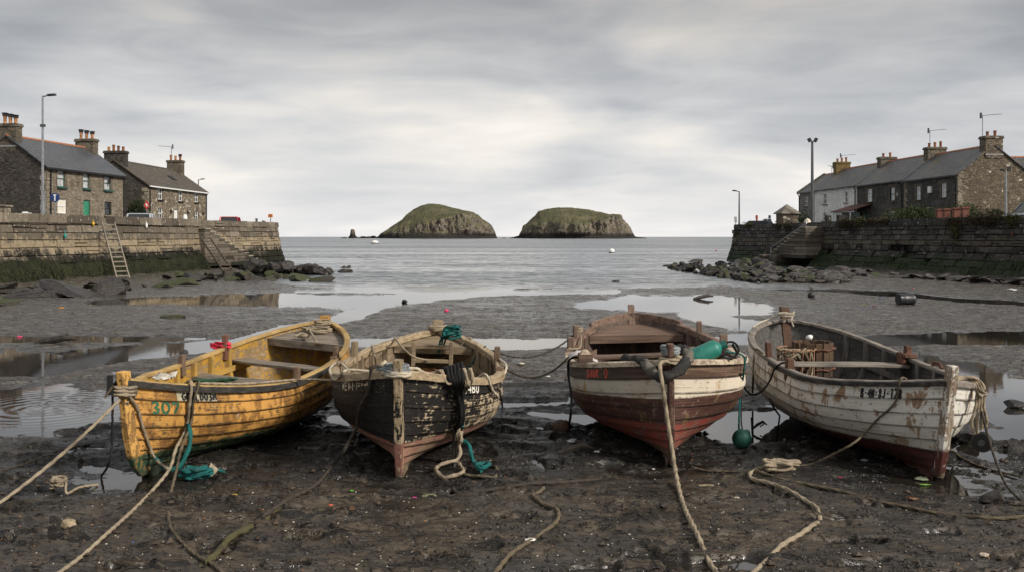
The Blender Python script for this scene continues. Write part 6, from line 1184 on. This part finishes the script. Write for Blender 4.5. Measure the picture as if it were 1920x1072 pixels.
g_ = G(1391, 838, .03); ball('buoy', 'round teal green float lying in mud at the puddle edge', 'buoy', (g_.x, g_.y, mz(g_.x, g_.y) + .09), .10, plain((.012, .085, .062), .5, .35, 9))
g_ = G(1521, 557, .03); ball('buoy', 'small dark ball lying on the far mud toward the dark quay', 'buoy', (g_.x, g_.y, max(0, mz(g_.x, g_.y)) + .10), .13, plain((.02, .02, .022), .5, .3, 9), False)
cc = B3.gun(1352, 668, 1, .10, -.14)[1]
t = thing('canister', 'teal green plastic canister lying on the maroon gunwale', 'canister', cc); M = Matrix.Rotation(R(-24), 3, 'Y') @ Matrix.Rotation(R(90), 3, 'Y'); TEAL = plain((.010, .15, .115), .45, .2, 7)
b = MB(); b.lathe([(0, -.17), (.075, -.17), (.088, -.15), (.09, .09), (.08, .115), (.073, .125), (.04, .15), (.035, .18), (0, .18)], (0, 0, 0), 18, M); b.build('body', TEAL, t, True, angle=.5); b = MB(); b.lathe([(.042, .17), (.044, .215), (0, .22)], (0, 0, 0), 14, M); b.build('cap', plain((.01, .10, .08), .5, .2, 9), t, True, angle=.6); b = MB(); b.tube([M @ Vector((.08, 0, .12)), M @ Vector((.16, 0, .20)), M @ Vector((.14, 0, .28)), M @ Vector((.03, 0, .27))], .014, 7); b.build('handle', BLACK, t, True)
rope('thin teal line from the canister down to the green float', [cc + Vector((.18, -.08, .02)), B3.gun(1386, 680, 1, .05, .05)[1], B3.hp(1390, 700, 1, .04), V(1388, 740, 9.7), V(1386, 780, 9.5), V(1386, 808, 9.45), V(1392, 828, 9.3)], .012, ROPE_T)
rope('second thin dark line beside the teal line down to the green float', [B3.gun(1389, 678, 1, .05, .06)[1], V(1391, 740, 9.75), V(1390, 790, 9.5), V(1394, 812, 9.4)], .009, ROPE_D)
rope('black loop of cable sticking out from the canister', [cc + Vector((.14, .05, .03)), cc + Vector((.24, .1, .09)), cc + Vector((.32, .1, .07)), cc + Vector((.34, .08, .0)), cc + Vector((.30, .05, -.04))], .013, ROPE_K)
g_ = G(1411, 812, .02); b = MB(); b.tube([(g_.x, g_.y, 0), (g_.x - .005, g_.y, .1), (g_.x - .01, g_.y, .20)], .012, 6); tag(b.build('stick', ROPE_K), 'thin black stick standing in the puddle beside the green float', 'stick')
rope('dark line sagging from the maroon boat to the white gunwale', [B3.hp(1385, 700, 1, .03), V(1394, 722, 10.2), V(1403, 735, 10.1), V(1413, 739, 10), V(1428, 733, 10), V(1444, 712, 10), B4.hp(1455, 695, -1, .05), B4.gun(1468, 690, -1, .06, .04)[1], B4.plane(1484, 676, .85)], .013, ROPE_K)
rope('grey line hanging from the white gunwale to the mud', [B4.plane(1430, 662, .85), B4.gun(1420, 662, -1, .05, .04)[1], V(1413, 680, 10.6), V(1412, 710, 10.5), GM(1411, 738, .02)], .014, ROPE_M)
rope('dark line dropping below the white boat planking into the puddle', [B4.hp(1445, 745, -1, .03), V(1450, 762, 10.2), GM(1462, 772, .0)], .012, ROPE_K)
b = MB(); rn = random.Random(21); c = B3.plane(1093, 676, .93); b.grid([[c + Vector((.30 * (i / 9 - .5), .22 * (j / 7 - .5), .05 + .045 * math.sin(i * .5) + rn.uniform(-.012, .012))) for j in range(8)] for i in range(10)]); o = tag(b.build('white_sheeting', plain((.5, .46, .44), .6), smooth=True), 'pale plastic sheeting lying over the left bow of the maroon boat', 'sheeting'); o.modifiers.new('thickness', 'SOLIDIFY').thickness = .01
t = thing('fairlead', 'worn wooden fairlead roller on the left bow of the maroon boat', 'fairlead', B3.gun(1098, 683, -1, .08)[1]); b = MB(); M = Matrix.Rotation(R(90), 3, 'X'); b.lathe([(.02, -.07), (.055, -.07), (.04, 0), (.055, .07), (.02, .07)], (0, 0, .02), 14, M); b.build('roller', plain((.45, .36, .26), .7), t, True, angle=.6); b = MB(); b.box((0, .08, -.01), (.14, .02, .10)); b.build('cheek', X3, t); b = MB(); b.box((0, -.08, -.01), (.14, .02, .10)); b.build('cheek', X3, t)
rope('beige lashing wound on the left pins of the maroon boat', ring(B3.gun(1085, 636, -1, .09, -.03)[1], .06, (0, 0, 1), 10, 0, 3, .02) + [B3.gun(1090, 628, -1, .05)[1], B3.plane(1088, 650, .9), B3.gun(1075, 660, -1, .07)[1]], .012, ROPE_B)
c = B3.off(.50, .80, -.09, 1); t = thing('bottle', 'small orange bottle tucked against the inner side of the maroon boat', 'bottle', B3.w(c)); b = MB(); b.lathe([(0, -.07), (.035, -.07), (.04, -.05), (.04, .05), (.015, .08), (.015, .1), (0, .1)], (0, 0, 0), 14); b.build('body', plain((.45, .13, .015), .3, .2, 9), t, True, angle=.6); b = MB(); b.lathe([(.018, .1), (.018, .125), (0, .125)], (0, 0, 0), 10); b.build('cap', WHITE, t)
# white boat
rope('thin brown line from the white gunwale down to the rope heap on the mud', [B4.plane(1712, 722, .80), B4.gun(1697, 722, -1, .05, .03)[1], B4.hp(1680, 752, -1, .04), B4.hp(1655, 782, -1, .05), B4.hp(1635, 802, -1, .10), V(1600, 830, 8.2), V(1560, 852, 8.3), V(1520, 870, 8.4), GM(1485, 882, .03)], .012, ROPE_M)
hp_ = GM(1462, 889, .03)
rope('beige rope heap knotted on the mud in front of the white boat', tangle(hp_, .19, .07, .07, 26, 31) + [GM(1440, 886, .05), GM(1420, 888, .03), GM(1406, 896, .03), GM(1412, 906, .02), GM(1440, 916, .018), GM(1480, 930, .018), GM(1512, 945, .018), GM(1532, 960, .018), GM(1537, 973, .018), GM(1528, 988, .018), GM(1500, 1006, .018), GM(1465, 1026, .018), GM(1435, 1046, .018), GM(1400, 1085, .018)], .021, ROPE_B)
rope('long beige rope running from the heap to the right edge of the mud', [GM(1480, 884, .05), GM(1445, 882, .05), GM(1418, 890, .035), GM(1428, 897, .02)] + ground([(1465, 905), (1520, 915), (1580, 926), (1640, 938), (1700, 950), (1760, 962), (1830, 972), (1880, 975), (1960, 972)], .014), .018, ROPE_M)
rope('short dry rope end lying on the mud between the maroon stem and the heap', ground([(1302, 872), (1330, 876), (1365, 879), (1405, 885)], .012), .012, ROPE_M)
bp = B4.gun(1818, 716, 1, .05, .05)[1]
for i in range(4):
    o_ = .025 * (i - 1.5); e = (812, 818, 806, 800)[i]
    rope('beige strands of the looped rope bunch hanging beside the white bow', [V(1792, 712 - i, 8.2), V(1808, 709 - i, 8.3), V(1825, 714, 8.4) + Vector((o_, 0, .02)), V(1838, 728, 8.4) + Vector((o_, 0, 0)), V(1837, 760, 8.4) + Vector((o_, 0, 0)), V(1832 + 3 * i, 790, 8.4) + Vector((o_ * 1.3, 0, 0)), V(1834 + 2 * i, e, 8.4) + Vector((o_, 0, 0))], .016, ROPE_B, 'strands beside the white bow')
rope('knot tying the rope bunch beside the white bow', tangle(V(1841, 738, 8.36), .045, .04, .05, 12, 35), .015, ROPE_B)
t = thing('pulley', 'black grooved pulley wheel hanging from the rope bunch right of the white bow', 'pulley', V(1842, 828, 8.4)); M = Matrix.Rotation(R(90), 3, 'Y') ; M = Matrix.Rotation(.9, 3, 'Z') @ M
b = MB(); b.lathe([(.02, -.045), (.085, -.045), (.09, -.03), (.068, -.018), (.09, -.005), (.068, .01), (.09, .03), (.085, .045), (.02, .045)], (0, 0, 0), 26, M); b.build('wheel', plain((.010, .010, .011), .45, .3, 20), t, True, angle=.6); b = MB(); b.lathe([(.0, -.055), (.03, -.055), (.03, .055), (0, .055)], (0, 0, 0), 14, M); b.build('hub', GALV_D, t, True, angle=.6)
rope('dark line falling from the rope bunch to the right edge of the mud', [V(1840, 770, 8.38), V(1852, 815, 8.3), V(1866, 860, 8.1), V(1885, 905, 7.9), GM(1912, 940, .02), GM(1950, 965, .01)], .013, ROPE_D)
rope('brown line lying on the mud from the white stem foot to the right edge', [V(1775, 842, 8.3), GM(1787, 850, .02)] + ground([(1800, 856), (1830, 864), (1870, 876), (1930, 892)], .012), .013, ROPE_M)
rope('pale rope tied round the white stern post', ring(V(1474, 592, 12.2), .095, (0, 0, 1), 12, 0, 2.5, .018) + [V(1484, 600, 12.05), V(1488, 612, 12.0)], .013, ROPE_W)
rope('pale line along the left gunwale from the white stern post', [V(1467, 586, 12.2), B4.gun(1448, 603, -1, .06)[1], B4.gun(1430, 609, -1, .05)[1], B4.gun(1414, 619, -1, .05)[1]], .012, ROPE_W)
cp_ = B4.w((-.20, .76 * B4.L, .45)); t = thing('lobster_creel', 'rusty wire lobster creel standing in the stern of the white boat', 'lobster creel', cp_); WR = plain((.24, .13, .07), .8, .5, 16)
b = MB()
for z in (0, .16, .34): b.tube(ring((0, 0, z), .22, (0, 0, 1), 18), .011, 6, cap=False)
for i in range(12): a = i * math.pi / 6; b.tube([(.22 * math.cos(a), .22 * math.sin(a), 0), (.22 * math.cos(a + .1), .22 * math.sin(a + .1), .34)], .009, 5)
b.build('frame', WR, t)
b = MB()
for i in range(26): a = i * .49; b.tube([(.215 * math.cos(a), .215 * math.sin(a), .0), (.215 * math.cos(a + .5), .215 * math.sin(a + .5), .17), (.215 * math.cos(a), .215 * math.sin(a), .33)], .005, 4)
b.build('net_cover', ROPE_W, t)
cp_ = B4.w((.08, .80 * B4.L, .46)); t = thing('crate', 'round slatted tub with rust streaks in the stern of the white boat', 'tub', cp_); b = MB()
for i in range(16): a = i * math.pi / 8; b.box((.24 * math.cos(a), .24 * math.sin(a), .20), (.02, .075, .42), Matrix.Rotation(a, 3, 'Z'), jit=.006)
b.build('staves', mk_wood('tub_wood', [(.045, .036, .028), (.12, .10, .078), (.24, .21, .17)], (.10, .06, .035), .30, 'Z'), t); b = MB(); b.tube(ring((0, 0, .33), .258, (0, 0, 1), 22), .014, 6, cap=False); b.tube(ring((0, 0, .08), .258, (0, 0, 1), 22), .014, 6, cap=False); b.build('hoop', RUSTD, t)
t = thing('cup', 'white plastic scoop standing on the tub in the white boat', 'scoop', cp_ + Vector((-.02, .05, .44))); b = MB(); b.lathe([(.02, 0), (.045, .03), (.048, .03), (.024, -.005), (0, -.005)], (0, 0, 0), 16, Matrix.Rotation(-.9, 3, 'X')); b.build('bowl', WHITE, t, True)
rope('tangle of beige cord over the creel in the white boat', tangle(B4.w((-.28, .74 * B4.L, .72)), .25, .16, .1, 18, 44), .01, ROPE_B)
rope('beige cord lying along the left floor of the white boat', [B4.plane(1462, 655, .55), B4.plane(1470, 668, .5), B4.plane(1490, 672, .45), B4.plane(1500, 660, .5)], .014, ROPE_B)
b = MB(); c = B4.w((.2, .36 * B4.L, .30)); b.box(c, (.5, .07, .05), Matrix.Rotation(.5, 3, 'Z'), jit=.01); tag(b.build('plank', X4, bevel=.006), 'loose plank lying across the floor of the white boat', 'plank')
# ropes elsewhere on the mud
rope('beige rope curving across the mud at the bottom centre', ground([(915, 1085), (935, 1058), (960, 1035), (1000, 1012), (1035, 990), (1047, 972), (1043, 957), (1020, 948), (1002, 938), (1000, 928), (1010, 922), (1020, 914)], .014), .019, ROPE_M)
g_ = GM(110, 922, .05); rope('ball of beige rope on the mud in the lower left', tangle(g_, .075, .06, .07, 40, 51) + [GM(125, 928, .03), GM(150, 914, .02), GM(183, 901, .012)], .013, ROPE_B)
for pts, lab, m, r in (([(1880, 935), (1890, 950), (1960, 962)], 'short dark rope end at the right edge below the white bow', ROPE_D, .012), ([(1690, 838), (1760, 868), (1830, 880)], 'thin dark line half sunk in the mud behind the white stem', ROPE_D, .008)): rope(lab, ground(pts, .008), r, m)
# lines on the quay walls
def wr(px, py, ln, fo): Y = lineY(px, *ln); p = V(px, py, Y); o_ = fo(max(p.z, 0)) + .14; p.x += o_ * (1 if px < 900 else -1); return p
rope('white hose slung along the dark quay wall', [wr(x, y, RN_, roff) for x, y in ((1625, 424), (1632, 434), (1645, 441), (1660, 442), (1680, 435), (1720, 433), (1745, 438), (1790, 434), (1850, 435), (1895, 429), (1935, 430))], .035, plain((.30, .30, .29), .6), name='hose', cat='hose', step=.4, lobes=0)
rope('dark chain stretched down the dark quay wall at the right', [wr(x, y, RN_, roff) for x, y in ((1904, 440), (1870, 455), (1830, 477), (1818, 485))], .035, ROPE_K, step=.4, lobes=0); rope('short dark stay below the bracket on the dark quay wall', [wr(x, y, RN_, roff) for x, y in ((1904, 440), (1915, 455), (1930, 470))], .035, ROPE_K, step=.4, lobes=0)
rope('thin pale line down the dark quay wall beside the steps', [wr(x, y, RN_, roff) for x, y in ((1566, 420), (1560, 436), (1551, 452))], .025, plain((.25, .24, .22), .7), step=.4, lobes=0)
p = wr(1904, 439, RN_, roff); b = MB(); b.box(p, (.12, .14, .22)); tag(b.build('wall_bracket', RUSTD, bevel=.02), 'rusty bracket on the dark quay wall at the right', 'bracket')
rope('grey pole standing against the brown quay wall beside the ladder', [wr(x, y, LN, loff) + Vector((.05, 0, 0)) for x, y in ((223, 398), (222, 430), (227, 447))], .05, GALV_D, name='pole', cat='pole', step=.3, lobes=0)
rope('old rope hanging from the pole down the brown quay wall', [wr(x, y, LN, loff) for x, y in ((226, 445), (235, 460), (250, 480), (262, 497), (285, 515))], .035, plain((.16, .12, .07), .9), step=.3, lobes=0)
rope('black hose looping over the brown quay coping', [wr(175, 402, LN, loff), wr(184, 404, LN, loff), wr(192, 414, LN, loff), wr(197, 424, LN, loff)], .045, ROPE_K, name='hose', cat='hose', step=.3, lobes=0)
for px, py, m, lab, s_ in ((172, 420, plain((.6, .36, .01), .5), 'yellow float hanging on the brown quay wall', (.07, .07, .11)), (117, 443, plain((.02, .25, .22), .5), 'teal float hanging on the brown quay wall', (.07, .07, .12)), (272, 423, WHITE, 'white float hanging on the brown quay wall', (.07, .07, .17))):
    p = wr(px, py, LN, loff); b = MB(); b.lathe([(0, -s_[2])] + [(s_[0] * math.cos(a), s_[2] * math.sin(a)) for a in np.linspace(-1.3, 1.3, 9)] + [(0, s_[2])], p, 14); b.tube([p + Vector((0, 0, s_[2])), p + Vector((-.08, 0, s_[2] + .25))], .015, 5); tag(b.build('buoy', m, smooth=True), lab, 'buoy')
def fringe(ln, fo, sg, n, zc, sz, m, lab, seed):
    rn = random.Random(seed); A = Vector((*ln[0], 0)); B = Vector((*ln[1], 0)); d = (B - A); L = d.length; d.normalize(); nn = Vector((d.y, -d.x, 0)) * sg; b = MB()
    S = np.array([rn.uniform(L * .4, L) for _ in range(n)]); cl = fbm(S * .45 + seed, S * 0, 3)
    for s_, c_ in zip(S, cl):
        z = zc + .45 * c_ - abs(rn.gauss(0, .38))
        if z < .05: continue
        p = A + d * s_ + nn * (fo(z) + .05) + Vector((0, 0, z)); l = sz * rn.uniform(.5, 1.4); w_ = d * l * rn.uniform(.15, .35); dn = Vector((0, 0, -l)) + nn * l * rn.uniform(.1, .5) + d * rn.uniform(-.3, .3) * l
        b.add([p - w_, p + w_, p + w_ * .6 + dn, p - w_ * .6 + dn], [(0, 1, 2, 3)])
    tag(b.build('seaweed', m), lab, 'seaweed', kind='stuff')
fringe(LN, loff, 1, 3300, .95, .22, mk_leaf('wrack_dark', (.016, .018, .007), (.034, .038, .012)), 'dark seaweed hanging on the lower courses of the brown quay wall', 3); fringe(RN_, roff, -1, 1500, .85, .18, mk_leaf('wrack_green', (.02, .036, .010), (.04, .055, .014)), 'green seaweed hanging on the lower courses of the dark quay wall', 8)
# floats on the sea
def seabuoy(px, py, r, mat, lab, tall=1.): p = G(px, py); t = thing('buoy', lab, 'buoy', (p.x, p.y, 0)); b = MB(); b.lathe([(0, -r * .5)] + [(r * math.cos(a), r * tall * (.35 + math.sin(a))) for a in np.linspace(-.9, 1.4, 10)] + [(0, r * tall * 1.36)], (0, 0, 0), 18); b.build('float', mat, t, True); b = MB(); b.lathe([(r * .92, -.1), (r * 1.02, .0), (r * 1.0, r * .22), (r * .9, r * .24)], (0, 0, 0), 18); b.build('waterline_band', BLACK, t, True)
seabuoy(703, 457, 1.25, WHITE, 'low white mooring buoy on the sea in front of the higher island', .6); seabuoy(1147, 474, .42, WHITE, 'white mooring buoy on the sea in front of the lower island'); seabuoy(1343, 471, .14, RED, 'tiny red float on the sea beside the dark quay end')
# drum and larger litter on the mud
g_ = G(1698, 570, .03); t = thing('drum', 'black plastic drum lying on the mud near the dark quay', 'drum', (g_.x, g_.y, mz(g_.x, g_.y) + .18), .15); M = Matrix.Rotation(R(90), 3, 'Y'); b = MB(); b.lathe([(0, -.27), (.17, -.27), (.19, -.25), (.19, -.1), (.195, -.08), (.19, -.06), (.19, .16), (.195, .18), (.19, .2), (.19, .25), (.17, .27), (.16, .26), (0, .24)], (0, 0, 0), 22, M); b.build('body', plain((.012, .012, .016), .4, .2, 12), t, True, angle=.5); b = MB(); b.lathe([(.0, .245), (.165, .262), (.165, .25)], (0, 0, 0), 20, M); b.build('lid', plain((.10, .10, .10), .6, .4, 12), t)
WPL = plain((.55, .55, .53), .5, .2, 12); LIT = [(1650, 559, .16, (.10, .17, .30), 'blue tray lying on the mud beside the black drum'), (1679, 560, .12, (.45, .40, .10), 'yellowish crumpled wrapper beside the black drum'), (1620, 570, .09, (.45, .33, .02), 'yellow scrap on the far right mud'), (1638, 574, .12, (.20, .03, .02), 'red scrap on the far right mud'), (837, 583, .14, (.60, .04, .14), 'bright pink tub lying on the mud beyond the black boat'), (37, 628, .13, (.62, .05, .16), 'bright pink scrap on the mud at the far left'), (1712, 539, .14, (.5, .03, .08), 'small pink scrap below the dark sloping quay'), (1898, 545, .40, (.5, .5, .5), 'white plastic sheet below the dark quay at the right edge'), (115, 577, .22, (.4, .18, .03), 'orange scrap at the edge of the left mud pool'), (978, 684, .12, (.55, .5, .42), 'pale scrap on the mud between the black and maroon boats'), (1028, 706, .08, (.6, .6, .57), 'white scrap nearest the maroon boat on the mud'), (803, 925, .13, (.17, .16, .09), 'flat olive sack lying on the mud in front of the black stem'), (777, 929, .045, (.5, .05, .2), 'pink scrap beside the flat olive sack'), (995, 1014, .075, (.6, .57, .5), 'white torn paper beside the curving beige rope'), (130, 979, .12, (.28, .22, .14), 'pale sponge like lump on the mud in the lower left'), (1382, 934, .05, (.42, .38, .3), 'pale shell on the mud near the curling beige rope'), (1845, 1038, .08, (.42, .34, .26), 'pale crab shell on the mud in the lower right'), (1735, 900, .11, (.13, .26, .03), 'green blade of weed on the mud beside the white stem foot'), (1728, 890, .13, (.16, .18, .12), 'grey green leaf scrap at the white stem foot'), (620, 947, .05, (.5, .10, .06), 'red scrap on the mud left of the mossy rope'), (440, 933, .05, (.6, .4, .02), 'yellow scrap on the mud below the teal heap'), (660, 918, .04, (.12, .42, .02), 'lime green scrap on the mud in front of the black boat'), (1120, 846, .07, (.55, .53, .5), 'white scrap in the dark mud left of the maroon stem'), (1075, 829, .13, (.5, .5, .5), 'white torn plastic on the mud below the brown float'), (1225, 871, .035, (.5, .5, .48), 'tiny white chip beside the maroon stem foot'), (1620, 860, .08, (.16, .16, .16), 'grey bag scrap in the shadow of the white boat'), (1575, 893, .05, (.4, .02, .05), 'red scrap on the mud in front of the white boat'), (1710, 936, .10, (.12, .055, .022), 'orange brown weed lump on the mud in front of the white stem'), (655, 950, .12, (.085, .04, .02), 'reddish weed clump on the mud in front of the black boat'), (250, 1020, .02, (.05, .18, .5), 'blue bottle top on the mud at the lower left')]
for i, (px, py, s_, c_, lab) in enumerate(LIT):
    p = GM(px, py, .0); rn = random.Random(100 + i); b = MB(); n = 7; thin = .22 if 'tub' not in lab and 'sponge' not in lab else .6
    if 'blade' in lab: thin = .08
    rows = []
    for q in range(5):
        a = -math.pi / 2 + math.pi * (q + .0) / 4; rows.append([p + Vector((s_ * (math.cos(a) * .5 + .004) * math.cos(k * 2 * math.pi / n) * rn.uniform(.7, 1.25), s_ * (.14 if 'blade' in lab else .45) * (math.cos(a) + .008) * math.sin(k * 2 * math.pi / n) * rn.uniform(.7, 1.2), s_ * thin * (.35 + .5 * math.sin(a)) * rn.uniform(.7, 1.3) + .006)) for k in range(n)])
    b.grid(rows, closed_v=True, flip=True); tag(b.build('weed_clump' if 'weed' in lab or 'leaf' in lab else 'plastic_scrap', plain(c_, .6, .3, 20), recalc=True), lab, 'weed' if 'weed' in lab or 'leaf' in lab else 'shell' if 'shell' in lab else 'litter')
b = MB(); p = GM(1310, 912, .012); b.bar(p, GM(1338, 911, .012), .012, .012); tag(b.build('stick', plain((.30, .24, .16), .8)), 'thin pale stick on the mud right of the maroon mooring rope', 'stick')
def driftwood(px, py, l, a, label): p = GM(px, py, .05); rn = random.Random(px); d = Vector((math.cos(a), math.sin(a), .12)); b = MB(); b.tube([p - d * l / 2, p - d * l * .2 + Vector((0, 0, .03)), p + d * l * .2 + Vector((0, 0, .05)), p + d * l / 2], [l * .06, l * .09, l * .08, l * .03], 7); b.tube([p, p + Vector((l * .25, l * .05, l * .16))], l * .04, 5); tag(b.build('driftwood', plain((.03, .024, .019), .8, .4, 9)), label, 'driftwood')
driftwood(1319, 558, .75, .2, 'dark driftwood lying in the pool beyond the maroon boat'); driftwood(105, 642, .9, -.1, 'dark branch in the mud at the far left'); driftwood(1425, 800, .2, .4, 'small dark twig in the puddle between the maroon and white boats'); driftwood(1080, 850, .35, .1, 'dark stick in the black mud left of the maroon stem')
o = rock(RK[3], GM(328, 594, .02), (.42, .30, .10), .1, ROCKM, 'low green weedy mound on the mud beyond the yellow boat', name='weed_mound', cat='weed mound')
for i, (px, py, s_, lab) in enumerate(((935, 790, .055, 'black stone on the mud right of the black boat'), (965, 785, .045, 'small black stone on the mud between the black boat and the brown float'), (758, 565, .13, 'small dark stone at the channel beyond the black boat'), (1901, 757, .12, 'dark stone in the pool right of the white bow'), (1812, 822, .16, 'black weedy lump beside the pulley wheel'), (1780, 818, .1, 'flat dark stone behind the white bow'), (1862, 945, .12, 'muddy rope like lump at the lower right'), (345, 660, .1, 'dark stone in the left pool'), (1242, 952, .05, 'small dark stone on the mud in front of the maroon boat'), (705, 655, .04, 'dark stone in the pool behind the yellow stern'))):
    rock(RK[i % 9], GM(px, py, s_ * .3), (s_ * 1.2, s_, s_ * .75), i, ROCK, lab, name='stone', cat='stone')
# uncountable little things: shell, gravel and plastic chips strewn over the mud
rn = random.Random(77); 
def strew(name, n, cols, size, lab, far=.0):
    b = MB(); fm = []
    Q = []
    for i in range(n):
        py = 560 + 520 * rn.random() ** (.62 if rn.random() > far else 1.6); px = rn.uniform(-300, 2220); Q.append((px, py))
    g = [G(px, py, .04) for px, py in Q]; zs_ = mudz(np.array([p.x for p in g]), np.array([p.y for p in g]))
    for p, z in zip(g, zs_):
        if z < -.01: continue
        s_ = size * rn.uniform(.5, 1.6); a = rn.random() * 6.3; u = Vector((math.cos(a), math.sin(a), rn.uniform(-.2, .2))) * s_; v = Vector((-math.sin(a), math.cos(a), rn.uniform(-.2, .2))) * s_ * rn.uniform(.35, .9); c = Vector((p.x, p.y, z + s_ * .25)); w_ = Vector((0, 0, s_ * rn.uniform(.3, .7)))
        b.add([c - u, c - v, c + u * .8, c + v, c + w_ + u * .1, c - w_ * .8], [(0, 1, 4), (1, 2, 4), (2, 3, 4), (3, 0, 4), (1, 0, 5), (2, 1, 5), (3, 2, 5), (0, 3, 5)])
    return tag(b.build(name, cols), lab, 'mud debris', kind='stuff')
strew('shell_chips', 900, plain((.42, .38, .31), .7, .35, 30), .008, 'pale shell chips strewn over the mud'); strew('gravel', 5200, plain((.018, .016, .015), .55, .5, 9), .013, 'dark pebbles and mud crumbs strewn over the mud'); strew('shell_chips', 160, plain((.40, .16, .05), .7, .6, 7), .008, 'orange and brown chips strewn over the mud'); strew('weed_scraps', 260, plain((.045, .03, .018), .7, .5, 7), .03, 'dark weed scraps strewn over the mud')
for o in list(bpy.data.objects):
    if o.type == 'EMPTY' and not o.children: bpy.data.objects.remove(o)
